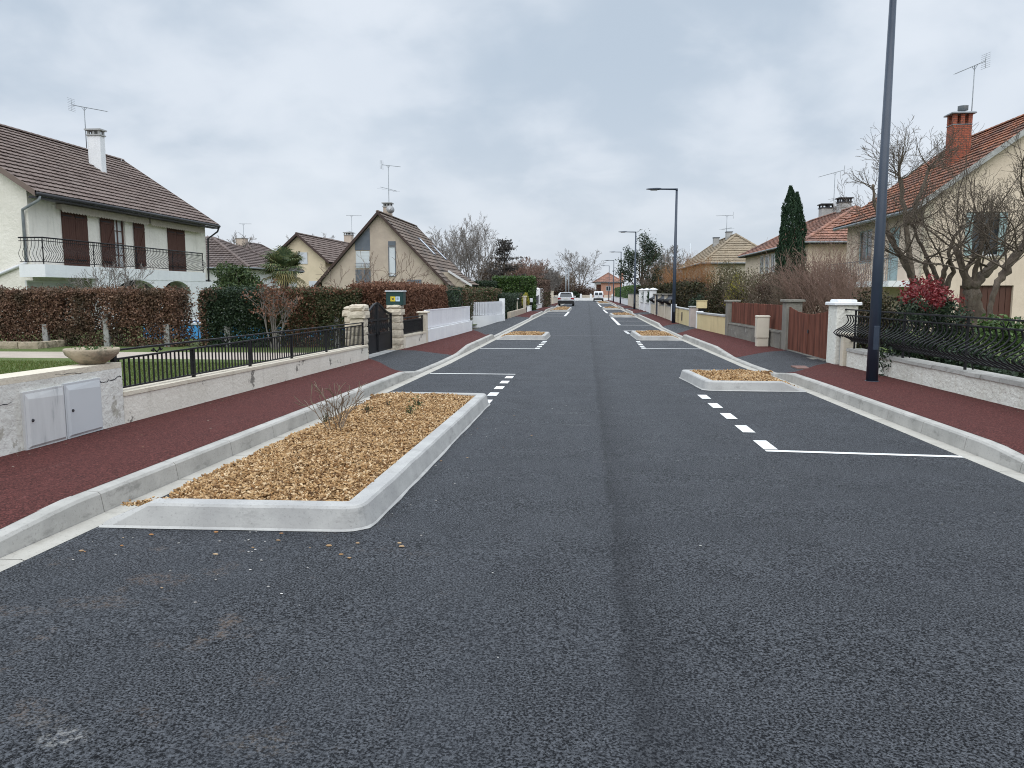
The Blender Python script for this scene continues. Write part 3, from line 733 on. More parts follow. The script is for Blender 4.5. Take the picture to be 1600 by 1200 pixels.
# stray chips, pebbles and crumbs of mortar on the asphalt
def pave_z(side, x, y):
    xk = (XL if side < 0 else XR)(y) + side * (GUT + .135); xb = (BL if side < 0 else BR)(y)
    w = min(1, max(0, (x - xk) / (xb - xk))); return zr(y) + lerp((HL if side < 0 else HR)(y) + .016, .135, min(1, w * 1.6) ** 1.2)
def litter(name, mats, n, area, size, seed):
    rr = random.Random(seed); mb = MB()
    for _ in range(n):
        x, y = area(rr); s = size * rr.uniform(.4, 1.5); a = rr.uniform(0, PI)
        z = zr(y) + .004; k = rr.randint(5, 7)
        if x < XL(y) - .3: z = pave_z(-1, x, y) + .002
        if x > XR(y) + .3: z = pave_z(1, x, y) + .002
        h = s * rr.uniform(.12, .3)
        ring = [(x + math.cos(a + 2 * PI * i / k) * s * rr.uniform(.6, 1), y + math.sin(a + 2 * PI * i / k) * s * .6 * rr.uniform(.6, 1)) for i in range(k)]
        b = [(p[0], p[1], z) for p in ring]; t = [(lerp(p[0], x, .3), lerp(p[1], y, .3), z + h) for p in ring]
        fs = [tuple(range(k, 2 * k))] + [(i, (i + 1) % k, k + (i + 1) % k, k + i) for i in range(k)]
        mb.add(b + t, fs)
    setting(name, mb, mats, kind='stuff').__setitem__('label', {'debris': 'small pale crumbs of mortar scattered on the dark asphalt', 'leaf_litter': 'dry leaf crumbs and grit gathered along the garden wall feet', 'wood_chip_litter': 'stray wood chips and dry leaf bits lying on the asphalt by the long planter'}[name])
def near_island(r):
    if r.random() < .6: return r.uniform(-3.1, -1.2), 4.66 - abs(r.gauss(0, .45))
    return -1.36 + abs(r.gauss(0, .35)), r.uniform(4.4, 11)
litter('wood_chip_litter', mat('stray chips', (.4, .2, .08), isl_cols=[(.30, .17, .07), (.42, .30, .18), (.22, .13, .07), (.36, .17, .06)], rough=.85), 26, near_island, .016, 4)
def anywhere(r):
    if r.random() < .5: return near_island(r)
    return r.uniform(-3.0, 3.4), r.uniform(2.2, 16)
litter('debris', mat('mortar crumbs', (.5, .48, .45), isl_cols=[(.45, .43, .40), (.30, .28, .26), (.62, .61, .58)], rough=.9), 90, anywhere, .008, 8)

def wall_foot(r):
    y = r.uniform(5.5, 16) if r.random() < .75 else r.uniform(16, 30); s_ = r.choice((-1, 1)); o_ = abs(r.gauss(.02, .10)) if r.random() < .7 else r.uniform(.05, 1.3)
    return (BL(y) + o_ + .02, y) if s_ < 0 else (BR(y) - o_ - .02, y)
litter('leaf_litter', mat('leaf crumbs', (.2, .12, .07), isl_cols=[(.10, .06, .035), (.20, .12, .07), (.28, .24, .20), (.14, .12, .08)], rough=.9), 230, wall_foot, .011, 12)
# ------------------------------------------------------------------ building helpers
def roof_tiles(mb, e0, e1, r0, r1, row=.34, w=.30, th=.062, hump=.02, rng=None, m=0):
    """separate overlapping tiles between an eave e0-e1 and a ridge r0-r1"""
    e0, e1, r0, r1 = map(Vector, (e0, e1, r0, r1)); rng = rng or random.Random(1)
    nrm = (e1 - e0).cross(((r0 + r1) * .5 - (e0 + e1) * .5)).normalized()
    if nrm.z < 0: nrm = -nrm
    n = max(2, int(round((((r0 + r1) - (e0 + e1)) * .5).length / row)))
    al = (e1 - e0).normalized(); fullw = (e1 - e0).length; cols = max(1, int(round(fullw / w)))
    for k in range(n):
        t0 = k / n; t1 = min(1.0, (k + 1.12) / n)
        A0 = e0.lerp(r0, t0); B0 = e1.lerp(r1, t0); A1 = e0.lerp(r0, t1); B1 = e1.lerp(r1, t1)
        a0 = (A0 - e0).dot(al); b0 = (B0 - e0).dot(al); a1 = (A1 - e0).dot(al); b1 = (B1 - e0).dot(al)
        base0 = A0 - al * a0; base1 = A1 - al * a1
        off = (k % 2) * .5 * w * 0
        for c in range(-1, cols + 1):
            u0 = c * fullw / cols + off; u1 = u0 + fullw / cols * .985
            lo0, lo1 = max(u0, a0), min(u1, b0)
            hi0, hi1 = max(u0, a1), min(u1, b1)
            if lo1 - lo0 < .02: continue
            if hi1 < hi0: hi0 = hi1 = min(max((lo0 + lo1) / 2, a1), b1)
            j = rng.uniform(-.006, .006); L = nrm * (th + j)
            mid = lambda a, b: (a + b) / 2
            v = [base0 + al * lo0 + L, base0 + al * lerp(lo0, lo1, .3) + L + nrm * hump, base0 + al * lerp(lo0, lo1, .62) + L, base0 + al * lo1 + L + nrm * hump * .25,
                 base1 + al * hi0, base1 + al * lerp(hi0, hi1, .3) + nrm * hump, base1 + al * lerp(hi0, hi1, .62), base1 + al * hi1 + nrm * hump * .25,
                 base0 + al * lo0 + L - nrm * .024, base0 + al * lerp(lo0, lo1, .3) + L - nrm * .024, base0 + al * lerp(lo0, lo1, .62) + L - nrm * .024, base0 + al * lo1 + L - nrm * .024]
            mb.add(v, [(0, 1, 5, 4), (1, 2, 6, 5), (2, 3, 7, 6), (8, 9, 1, 0), (9, 10, 2, 1), (10, 11, 3, 2)], m)
def ridge_caps(mb, a, b, r=.13, L=.42, m=0):
    a = Vector(a); b = Vector(b); n = max(1, int((b - a).length / L)); d = (b - a).normalized()
    s = d.cross(Vector((0, 0, 1))).normalized(); t = s.cross(d).normalized()
    for i in range(n):
        p = a.lerp(b, i / n); q = a.lerp(b, (i + 1.1) / n if i < n - 1 else 1)
        vs = []
        for c, rr in ((p, r * 1.08), (q, r * .95)):
            for k in range(6):
                an = PI * (k / 5) ; vs.append(c + s * math.cos(an) * rr + t * math.sin(an) * rr * .75)
        mb.add(vs, [(k, k + 1, 7 + k, 6 + k) for k in range(5)] + [tuple(range(6))], m, False)
def slab(mb, pts, th, m=0):
    pts = [Vector(p) for p in pts]; n = (pts[1] - pts[0]).cross(pts[-1] - pts[0]).normalized()
    if n.z < 0: pts.reverse(); n = -n
    k = len(pts); lo = [p - n * th for p in pts]
    mb.add(pts + lo, [tuple(range(k)), tuple(reversed(range(k, 2 * k)))] + [(k + i, k + (i + 1) % k, (i + 1) % k, i) for i in range(k)], m)
def holed(mb, o, u, n, u0, u1, z0, z1, holes, rev=.18, m=0):
    """wall face with openings (a,b,c,d) = u0,u1,z0,z1 and their reveals"""
    o = Vector(o); u = Vector(u); n = Vector(n)
    P = lambda a, z, d=0.0: o + u * a + n * d + Vector((0, 0, z))
    us = sorted({u0, u1} | {h[0] for h in holes} | {h[1] for h in holes}); zs = sorted({z0, z1} | {h[2] for h in holes} | {h[3] for h in holes})
    us = [x for x in us if u0 <= x <= u1]; zs = [z for z in zs if z0 <= z <= z1]
    for a, b in zip(us, us[1:]):
        for c, d in zip(zs, zs[1:]):
            if any(h[0] <= (a + b) / 2 <= h[1] and h[2] <= (c + d) / 2 <= h[3] for h in holes): continue
            mb.quad(P(a, c), P(b, c), P(b, d), P(a, d), m)
    for a, b, c, d in holes:
        mb.quad(P(a, c), P(b, c), P(b, c, -rev), P(a, c, -rev), m); mb.quad(P(a, d), P(a, d, -rev), P(b, d, -rev), P(b, d), m)
        mb.quad(P(a, c), P(a, c, -rev), P(a, d, -rev), P(a, d), m); mb.quad(P(b, c), P(b, d), P(b, d, -rev), P(b, c, -rev), m)
def window(root, o, u, n, a, b, c, d, fm, gm, cols=2, rows=1, depth=.14, fw=.06, bar=.03, name='window', label=None, sill=None):
    mb = MB(); D0, D1 = -depth - .03, -depth + .03
    mb.obox(o, u, n, a, b, c, c + fw, D0, D1); mb.obox(o, u, n, a, b, d - fw, d, D0, D1)
    mb.obox(o, u, n, a, a + fw, c + fw, d - fw, D0, D1); mb.obox(o, u, n, b - fw, b, c + fw, d - fw, D0, D1)
    for i in range(1, cols):
        x = lerp(a + fw, b - fw, i / cols); w = bar if not (cols == 2 or i == cols / 2) else fw * .8
        mb.obox(o, u, n, x - w / 2, x + w / 2, c + fw, d - fw, D0 + .006, D1 - .006)
    for i in range(1, rows):
        z = lerp(c + fw, d - fw, i / rows); mb.obox(o, u, n, a + fw, b - fw, z - bar / 2, z + bar / 2, D0 + .012, D1 - .012)
    w = part(name, mb, fm, root, label)
    mb = MB(); mb.obox(o, u, n, a + .02, b - .02, c + .02, d - .02, -depth - .012, -depth - .004); part('pane', mb, gm, w)
    if sill is not None:
        mb = MB(); mb.obox(o, u, n, a - .06, b + .06, c - .07, c - .004, -.1, .06); part('sill', mb, sill, w)
    return w
def shutter(root, o, u, n, a, b, c, d, m, off=.02, brace=True, label=None):
    mb = MB(); k = max(2, int(round((b - a) / .13)))
    for i in range(k):
        x0, x1 = lerp(a, b, i / k), lerp(a, b, (i + 1) / k); mb.obox(o, u, n, x0 + .002, x1 - .002, c, d, off, off + .03)
    for z in (c + (d - c) * .14, c + (d - c) * .86): mb.obox(o, u, n, a + .02, b - .02, z - .05, z + .05, off + .031, off + .055)
    if brace:
        P = lambda x, z: Vector(o) + Vector(u) * x + Vector(n) * (off + .045) + Vector((0, 0, z))
        mb.bar(P(a + .05, c + (d - c) * .2), P(b - .05, c + (d - c) * .8), .08, .02, up=n)
    zz_ = [c + (d - c) * .12, c + (d - c) * .88]; sh = part('shutter', mb, m, root, label)
    for z in zz_:
        hb = MB(); hb.obox(o, u, n, a - .05, a + (b - a) * .7, z - .022, z + .022, off + .056, off + .066); part('strap_hinge', hb, M['iron'], sh)
    return sh
def tv_antenna(root, base, h, yaw, boom=1.2, tilt=0.15, n=10, grid=True, name='tv_antenna', second=False, r=.022):
    base = Vector(base); mb = MB(); top = base + Vector((0, 0, h))
    mb.tube([base, top], r, 6)
    o = part('antenna_mast', mb, M['zinc'], root)
    d = Vector((math.cos(yaw), math.sin(yaw), 0)); s = Vector((-d.y, d.x, 0)); up = Vector((0, 0, 1))
    dd = (d - up * tilt).normalized(); c = top + up * .02
    a, b = c - dd * boom * .35, c + dd * boom * .65
    mb = MB(); mb.bar(a, b, .03)
    for i in range(n):
        p = a.lerp(b, (i + 1) / n); L = lerp(.30, .16, i / n); mb.tube([p - s * L * .5, p + s * L * .5], .006, 4)
    if grid:
        for k in (-1, 1):
            q = a + up * .17 * k - dd * .02
            for e in (-.12, -.04, .04, .12): mb.tube([q + up * e - s * .26, q + up * e + s * .26], .006, 4)
            mb.tube([a, q + up * .12 * k], .009, 4)
    mb.tube([c + dd * .15 - up * .0, c - up * .18, c - dd * .15], .012, 4)
    part('antenna_boom', mb, M['zinc'], root)
    if second:
        q = base.lerp(top, .55); mb = MB(); s2 = (d * .6 + s * .8).normalized()
        mb.tube([q - s2 * .65 + up * .1, q + s2 * .65 - up * .1], .014, 4)
        for e in (-.5, -.2, .2, .5): p = q + s2 * e * 1.2 - up * .15 * e; mb.tube([p - up * .05 - d * .3, p - up * .05 + d * .3], .007, 4)
        part('antenna_boom', mb, M['zinc'], root)
def chimney(root, x, y, sx, sy, z0, z1, m, cap=True, open_cap=True, capm=None, label=None):
    mb = MB(); mb.cbox(x - sx / 2, x + sx / 2, y - sy / 2, y + sy / 2, z0, z1, .015)
    c = part('chimney', mb, m, root, label)
    mb = MB(); z = z1
    if cap:
        mb.box(x - sx / 2 - .05, x + sx / 2 + .05, y - sy / 2 - .05, y + sy / 2 + .05, z1 + .002, z1 + .06)
        if open_cap:
            for ix in (-1, 1):
                for iy in (-1, 1):
                    mb.box(x + ix * (sx / 2 - .05) - .05, x + ix * (sx / 2 - .05) + .05, y + iy * (sy / 2 - .05) - .05, y + iy * (sy / 2 - .05) + .05, z1 + .06, z1 + .25)
            mb.box(x - .05, x + .05, y - sy / 2 + .005, y + sy / 2 - .005, z1 + .06, z1 + .25)
            mb.box(x - sx / 2 - .09, x + sx / 2 + .09, y - sy / 2 - .09, y + sy / 2 + .09, z1 + .25, z1 + .32)
        part('chimney_cap', mb, capm or M['coping'], c)
    return c
def gable_house(name, label, cat, x0, x1, y0, y1, zb, ze, zt, wall, tile, ov=.5, ovg=.25, xr=None, south=(), east=(), west=(), seed=1, row=.34, w=.3, group=None, verge=None, shutters=True, top=.16, fs=0.0):
    """ridge along the street; eave tips at ze, ridge at zt; openings given per face"""
    root = thing(name, label, cat, ((x0 + x1) / 2, (y0 + y1) / 2, zb), group)
    xr = (x0 + x1) / 2 if xr is None else xr
    sw = (zt - ze) / (xr - (x0 - ov)); se = (zt - ze) / ((x1 + ov) - xr)
    zw, zE = ze + sw * ov - top, ze + se * ov - top; zp = zt - top
    zl = min(zw, zE)
    mb = MB()
    holed(mb, (x0, y0, 0), (1, 0, 0), (0, -1, 0), 0, x1 - x0, zb, zl, [h for h in south if h[3] <= zl])
    gt = [(x0, y0, zl), (x1, y0, zl)] + ([(x1, y0, zE)] if zE > zl + .01 else []) + [(xr, y0, zp)] + ([(x0, y0, zw)] if zw > zl + .01 else [])
    mb.poly(gt)
    mb.poly([(p[0], y1, p[2]) for p in reversed([(x0, y0, zb), (x1, y0, zb), (x1, y0, zE), (xr, y0, zp), (x0, y0, zw)])])
    holed(mb, (x1, y0, 0), (0, 1, 0), (1, 0, 0), 0, y1 - y0, zb, zE, list(east))
    holed(mb, (x0, y0, 0), (0, 1, 0), (-1, 0, 0), 0, y1 - y0, zb, zw, list(west))
    part('wall', mb, wall, root)
    a, b = y0 - ovg, y1 + ovg; rng = random.Random(seed)
    mb = MB()
    slab(mb, [(x1 + ov, a, ze - .03), (x1 + ov, b, ze - .03), (xr, b, zt - .03), (xr, a, zt - .03)], .09, 0)
    slab(mb, [(x0 - ov, a, ze - .03), (x0 - ov, b, ze - .03), (xr, b, zt - .03), (xr, a, zt - .03)], .09, 0)
    roof_tiles(mb, (x1 + ov + .03, a, ze), (x1 + ov + .03, b, ze), (xr, a, zt), (xr, b, zt), row, w, rng=rng, m=1)
    roof_tiles(mb, (x0 - ov - .03, b, ze), (x0 - ov - .03, a, ze), (xr, b, zt), (xr, a, zt), row, w, rng=rng, m=1)
    ridge_caps(mb, (xr, a, zt + .02), (xr, b, zt + .02), m=1)
    roof = part('roof', mb, [M['underlay'], tile], root)
    for sx in (x0 - ov, x1 + ov):
        for yy in (a, b):
            mb = MB(); s = -1 if yy == a else 1
            p, q = Vector((sx, yy + s * .018, ze + .01)), Vector((xr, yy + s * .018, zt + .01))
            e = lambda v, dy, dz: v + Vector((0, dy, dz))
            mb.hexa([e(p, -.015, -.17), e(p, .015, -.17), e(q, .015, -.17), e(q, -.015, -.17), e(p, -.015, .07), e(p, .015, .07), e(q, .015, .07), e(q, -.015, .07)])
            part('verge_board', mb, verge or tile, roof)
    return root, dict(zw=zw, zE=zE, se=se, sw=sw, xr=xr)
def hip_house(name, label, cat, x0, x1, y0, y1, zb, ze, zt, wall, tile, ov=.45, seed=1, south=(), west=(), east=(), row=.34, w=.3, group=None, hipn=None, tile2=None):
    """hip roof, ridge along the street (y) unless the plan is wider than long"""
    root = thing(name, label, cat, ((x0 + x1) / 2, (y0 + y1) / 2, zb), group)
    mb = MB(); zw = ze - .05
    holed(mb, (x0, y0, 0), (1, 0, 0), (0, -1, 0), 0, x1 - x0, zb, zw, list(south)); holed(mb, (x0, y0, 0), (0, 1, 0), (-1, 0, 0), 0, y1 - y0, zb, zw, list(west))
    holed(mb, (x1, y0, 0), (0, 1, 0), (1, 0, 0), 0, y1 - y0, zb, zw, list(east)); mb.quad((x0, y1, zb), (x0, y1, zw), (x1, y1, zw), (x1, y1, zb))
    part('wall', mb, wall, root)
    A, B, Cc, Dd = (x0 - ov, y0 - ov, ze), (x1 + ov, y0 - ov, ze), (x1 + ov, y1 + ov, ze), (x0 - ov, y1 + ov, ze)
    if (y1 - y0) >= (x1 - x0):
        h = (x1 - x0) / 2 + ov; xm = (x0 + x1) / 2; R0, R1 = (xm, y0 - ov + h, zt), (xm, y1 + ov - h, zt)
        faces = [(A, B, R0, R0), (B, Cc, R0, R1), (Cc, Dd, R1, R1), (Dd, A, R1, R0)]
    else:
        h = (y1 - y0) / 2 + ov; ym = (y0 + y1) / 2; R0, R1 = (x0 - ov + h, ym, zt), (x1 + ov - h, ym, zt)
        faces = [(A, B, R0, R1), (B, Cc, R1, R1), (Cc, Dd, R1, R0), (Dd, A, R0, R0)]
    rng = random.Random(seed); mb = MB()
    for e0, e1, r0, r1 in faces:
        roof_tiles(mb, e0, e1, r0, r1, row, w, rng=rng, m=1)
        base = [Vector(e0), Vector(e1)] + ([Vector(r1)] if r0 == r1 else [Vector(r1), Vector(r0)])
        mb.poly([p - Vector((0, 0, .05)) for p in base], 0)
    mb.poly([Vector(p) - Vector((0, 0, .12)) for p in (A, Dd, Cc, B)], 0)
    for p, q in ((A, B), (B, Cc), (Cc, Dd), (Dd, A)):
        p, q = Vector(p), Vector(q); mb.quad(p - Vector((0, 0, .12)), q - Vector((0, 0, .12)), q + Vector((0, 0, .02)), p + Vector((0, 0, .02)), 0)
    for p, q in ((A, R0), (B, R0 if (y1 - y0) >= (x1 - x0) else R1), (Cc, R1), (Dd, R1 if (y1 - y0) >= (x1 - x0) else R0), (R0, R1)):
        if (Vector(p) - Vector(q)).length > .1: ridge_caps(mb, Vector(p) + Vector((0, 0, .03)), Vector(q) + Vector((0, 0, .03)), m=1)
    part('roof', mb, [M['underlay'], tile], root)
    mb = MB(); g = .06
    for p, q in ((A, B), (B, Cc), (Cc, Dd), (Dd, A)):
        p, q = Vector(p), Vector(q); o = (p - q).normalized().cross(Vector((0, 0, 1))) ; o = -o if o.dot(p - Vector(((x0 + x1) / 2, (y0 + y1) / 2, ze))) < 0 else o
        mb.tube([p + o * .05 - Vector((0, 0, .02)), q + o * .05 - Vector((0, 0, .02))], .06, 6)
    part('gutter', mb, M['zinc'], root)
    return root, (R0, R1)
def belly_bars(mb, a, b, z0, z1, out, bulge, step, r, k=5, low=.32):
    """curved balusters between two points; z0, z1 functions of the fraction along"""
    a = Vector((a[0], a[1], 0)); b = Vector((b[0], b[1], 0)); out = Vector(out); n = max(1, int((b - a).length / step))
    for i in range(n + 1):
        t = i / n; p = a.lerp(b, t); lo, hi = z0(t), z1(t); pts = []
        for q in range(11):
            s = q / 10
            # in at the top, bellied out low down
            d = bulge * (math.exp(-((s - low) / .21) ** 2) - .16 * math.exp(-((s - .80) / .15) ** 2))
            d -= bulge * math.exp(-((0 - low) / .21) ** 2) * (1 - s) ** 5
            pts.append(p + out * d + Vector((0, 0, lerp(lo, hi, s))))
        mb.tube(pts, r, k, cap=False)

# ================================================================== LEFT SIDE
EX, EY = Vector((1, 0, 0)), Vector((0, 1, 0))
# lawn and garden path behind the fence
mb = MB(); ys = yline(-8, 62, 2)
xs = [-70, -40, -25, -20, -15, -10, -7, -5.30]
mb.grid([[(x if x > -5.31 and False else x, y, zr(y) + .10) for x in xs] for y in ys])
setting('lawn', mb, M['lawn'], 'mown lawn behind the black railing')
mb = MB()
for y0, y1 in ((16.55, 19.4),):
    mb.grid([[(x, lerp(y0, y1, t) + .045 * (x + 12), zr(18) + .106) for t in (0, .5, 1)] for x in (-40, -30, -20, -14, -10, -8, -5.9)])
mb.grid([[(x, y, zr(y) + .112) for x in (-6.2, -5.0)] for y in (17.9, 19, 20.9)])
setting('path', mb, M['path'])
nr = np.random.default_rng(11)
def blades(n, x0, x1, y0, y1, zo, h, seed):
    g = np.random.default_rng(seed); x = g.uniform(x0, x1, n); y = g.uniform(y0, y1, n)
    z = np.array([zr(v) for v in y]) + zo; a = g.uniform(0, 6.28, n); w = .006; H = h * g.uniform(.5, 1.4, n)
    lx = g.normal(0, .45, n) * H; ly = g.normal(0, .45, n) * H
    V = np.stack([np.stack([x - np.cos(a) * w, y - np.sin(a) * w, z], 1), np.stack([x + np.cos(a) * w, y + np.sin(a) * w, z], 1), np.stack([x + lx, y + ly, z + H], 1)], 1).reshape(-1, 3)
    return raw_mesh(V, np.arange(n * 3).reshape(-1, 3))
g1 = setting('grass', blades(85000, -17, -5.36, 6.0, 16.4, .095, .05, 2), M['blade'], 'short green grass of the lawn behind the black railing', kind='stuff')

# ---- white house with brown shutters
xA = D(47, 380, 28).x; yA0, yA1 = 28.0, DX(322, 395, xA).y
xE = xA + .62; zEv = 5.2; xRg = D(186, 250, yA1).x; zRg = D(186, 250, yA1).z
zEv = D(337, 352, yA1 + .3).z
gz = zr(30) + .1
H = lambda px, py: DX(px, py, xA)
fy0, fy1 = H(178, 370).y - yA0, H(196, 370).y - yA0
zf0, zf1 = H(186, 413).z, H(178, 338).z
house, q = gable_house('white_house', 'white rendered two storey house with brown shutters and long wrought iron balcony', 'house',
    xRg - (xA - xRg), xA, yA0, yA1, gz, zEv, zRg, M['white_render'], M['tile_brown'], ov=.62, ovg=.35, xr=xRg,
    east=[(fy0, fy1, 2.62, zf1)], seed=3, row=.36, w=.33, fs=0)
o, u, n = Vector((xA, yA0, 0)), EY, EX
window(house, o, u, n, fy0, fy1, 2.62, zf1, M['frame_brown'], M['glass_pale'], 2, 4, depth=.12, fw=.09, bar=.04, name='french_window')
zs0 = 2.62
for px0, px1, py, in ((97, 137, 328), (261, 288, 355)):
    ya, yb = H(px0, 370).y - yA0, H(px1, 380).y - yA0; zt_ = H((px0 + px1) / 2, py).z - .02
    ym = (ya + yb) / 2
    shutter(house, o, u, n, ya, ym - .01, zs0, zt_, M['shutter'], brace=False); shutter(house, o, u, n, ym + .01, yb, zs0, zt_, M['shutter'], brace=False)
for px0, px1, py in ((156, 177, 335), (208, 224, 345)):
    ya, yb = H(px0, 370).y - yA0, H(px1, 370).y - yA0
    shutter(house, o, u, n, ya, yb, zs0, H(px0, py).z - .02, M['shutter'], off=.05, label='folded back brown shutter')
for px0, px1 in ((87, 225), (227, 312)):
    ya, yb = H(px0, 330).y, H(px1, 345).y; zt_ = DX(150, 328, xA + .2).z
    mb = MB(); mb.obox((xA, 0, 0), EY, EX, ya, yb, zt_ - .20, zt_, .03, .26); zt_ = zt_
    k = int((yb - ya) / .18)
    for i in range(k):
        a0, a1 = lerp(ya, yb, i / k), lerp(ya, yb, (i + 1) / k)
        pts = [(xA + .262, a0, zt_ - .19)] + [(xA + .262, lerp(a0, a1, t), zt_ - .27 - .055 * math.sin(PI * t)) for t in (0, .25, .5, .75, 1)] + [(xA + .262, a1, zt_ - .19)]
        mb.poly(pts); mb.poly([(p[0] - .006, p[1], p[2]) for p in reversed(pts)])
    part('rolled_awning', mb, M['awning'], house)
# eave gutter, soffit board, downpipes
mb = MB(); xg = xA + .68
mb.tube([(xg, yA0 - .35, zEv - .06), (xg, yA1 + .35, zEv - .06)], .075, 8)
mb.box(xA + .3, xg - .06, yA0 - .3, yA1 + .3, zEv - .20, zEv - .13)
part('eave_gutter', mb, M['darkgutter'], house)
mb = MB(); pc = D(42, 330, 27.9)
mb.tube([(xg, yA0 - .2, zEv - .12), (xg - .05, yA0 - .2, zEv - .28), (xA - .12, yA0 - .12, zEv - .62), (xA - .16, yA0 - .07, zEv - .85), (xA - .16, yA0 - .07, 2.75)], .055, 8)
part('downpipe', mb, M['zinc'], house)
mb = MB(); mb.tube([(xA - .16, yA0 - .07, 2.75), (xA - .22, yA0 - .07, 2.66), (xA - 1.6, yA0 - .07, 2.15), (xA - 4, yA0 - .07, 1.35)], .06, 8)
part('downpipe', mb, M['white_pvc'], house, 'white sloping plastic drain pipe')
mb = MB(); mb.tube([(xg, yA1 + .3, zEv - .1), (xg - .1, yA1 + .3, zEv - .35), (xA + .1, yA1 + .1, zEv - .75), (xA + .07, yA1 - .1, .3)], .05, 8)
part('downpipe', mb, M['darkgutter'], house)
# balcony and the arcade under it
xB = xA + 1.05; yb0, yb1 = DX(70, 415, xB).y, DX(321, 432, xB).y
zb1, zb0 = 2.60, DX(80, 433, xB).z
mb = MB(); mb.box(xA + .01, xB, yb0, yb1, zb0, zb1); balc = part('balcony', mb, M['white_plain'], house)
mb = MB()
z0f = lambda t: zb1 + .10; z1f = lambda t: zb1 + 1.0
belly_bars(mb, (xB - .08, yb0 + .06), (xB - .08, yb1 - .05), z0f, z1f, EX, .17, .125, .011, 4)
belly_bars(mb, (xA + .1, yb0 + .06), (xB - .1, yb0 + .06), z0f, z1f, -EY, .15, .125, .011, 4)
for z, r in ((1.0, .03), (.88, .016), (.10, .018)):
    mb.tube([(xA + .02, yb0 + .06, zb1 + z), (xB - .08, yb0 + .06, zb1 + z), (xB - .08, yb1 - .05, zb1 + z)], r, 6)
for yy in (yb0 + .06, lerp(yb0, yb1, .25), lerp(yb0, yb1, .5), lerp(yb0, yb1, .75), yb1 - .06): mb.bar((xB - .08, yy, zb1), (xB - .08, yy, zb1 + 1.0), .03)
part('balcony_railing', mb, M['iron'], balc)
arch = [(DX(180, 438, xB).y, DX(246, 438, xB).y), (DX(254, 438, xB).y, DX(298, 438, xB).y), (DX(324, 442, xB).y, DX(358, 442, xB).y)]
ws = DX(152, 440, xB).y; we0 = DX(77, 440, xB).y
def arc_z(y):
    for a, b in arch:
        if a < y < b:
            t = abs((y - a) / (b - a) * 2 - 1)
            return zb0 - .02 - .46 * t ** 2.4
    return None
mb = MB(); yy = ws
yend = max(yb1, arch[2][1] + .5); st = sorted({ws, yend} | {lerp(a, b, k / 14) for a, b in arch for k in range(15)})
for y0, y1 in zip(st, st[1:]):
    z0_, z1_ = arc_z(y0 + 1e-4), arc_z(y1 - 1e-4)
    if z0_ is None or z1_ is None: z0_ = z1_ = gz
    ztop = zb0 if y1 <= yb1 + .01 else zb0 - .0
    mb.hexa([(xB - .25, y0, z0_), (xB - .012, y0, z0_), (xB - .012, y1, z1_), (xB - .25, y1, z1_), (xB - .25, y0, ztop), (xB - .012, y0, ztop), (xB - .012, y1, ztop), (xB - .25, y1, ztop)])
part('arcade_wall', mb, M['white_plain'], house)
window(house, Vector((xA, 0, 0)), EY, EX, we0 + .1, ws - .1, 1.0, zb0 - .12, M['frame_white'], M['glass_pale'], 3, 1, depth=-.02, fw=.07, name='window', label='white ground floor window under the balcony')
for a, b in arch: window(house, Vector((xA, 0, 0)), EY, EX, a + .1, b - .1, .3, 2.3, M['frame_white'], M['glass'], 2, 1, depth=-.02, fw=.06, name='window')
# chimney and aerial
pA = RP(163, 272, (xE, yA0, zEv), Vector((zRg - zEv, 0, xE - xRg)))
cx_, cy_ = pA.x - .55, pA.y + .2
ztop = D(150, 213, cy_).z
chimney(house, cx_ + .1, cy_, .66, .40, pA.z - .3, ztop, M['white_plain'], True, True, M['coping'])
m0 = Vector((cx_ - .26, cy_ - .24, ztop - .6))
tv_antenna(house, m0, D(138, 168, m0.y).z - m0.z, -.05, 1.9, .20, 12)

# ---- roofs behind it
xan = D(390, 418, 49.6).x
annex, _ = hip_house('annex_house', 'low brown hip roofed house tucked directly behind the white balcony house', 'house', xan - 12.4, xan - .4, 50, 59, zr(50), D(390, 418, 49.6).z, D(328, 372, 54.5).z, M['white_plain'], M['tile_dark'], ov=.4, seed=6)
xh0, xh1 = D(345, 415, 72).x, D(412, 415, 72).x
hiph, (R0, R1) = hip_house('hipped_house', 'small white house with dark brown hipped roof and stub chimney', 'house', xh0 - 2, xh1, 72, 82, zr(72), D(418, 416, 72).z, D(385, 381, 76.5).z, M['white_plain'], M['tile_dark'], seed=4)
cc = D(378, 381, 75); chimney(hiph, cc.x, 75, 1.0, .7, cc.z - 1.6, D(376, 373, 75).z, M['grey_render'], True, False)
tv_antenna(hiph, (D(381, 373, 75).x, 75, cc.z - .6), D(381, 350, 75).z - cc.z + .6, .2, 1.2, 0, 8, False)
# ---- yellow gabled house
Yy = 63.0; ax = D(463, 365, Yy); rx = D(514, 410, Yy); hw = rx.x - ax.x
yel, q = gable_house('yellow_house', 'pale yellow gabled house behind the palm', 'house', ax.x - hw + .45, rx.x - .45, Yy + .4, Yy + 11, zr(60), rx.z, ax.z, M['yellow_render'], M['tile_brown'], ov=.45, ovg=.4, seed=8, verge=M['fascia'])
o, u, n = Vector((ax.x - hw + .45, Yy + .4, 0)), EX, -EY
wl = D(464, 440, Yy).x - o.x; wr = D(479, 440, Yy).x - o.x
mb = MB(); mb.obox(o, u, n, wl, wr, D(470, 412, Yy).z, D(470, 394, Yy).z, .01, .05); part('roller_shutter', mb, M['roller'], yel)
mb = MB(); mb.obox(o, u, n, wl + .9, wr + 1.2, D(470, 446, Yy).z - 1.2, D(470, 439, Yy).z, .01, .05); part('garage_door', mb, M['roller'], yel)
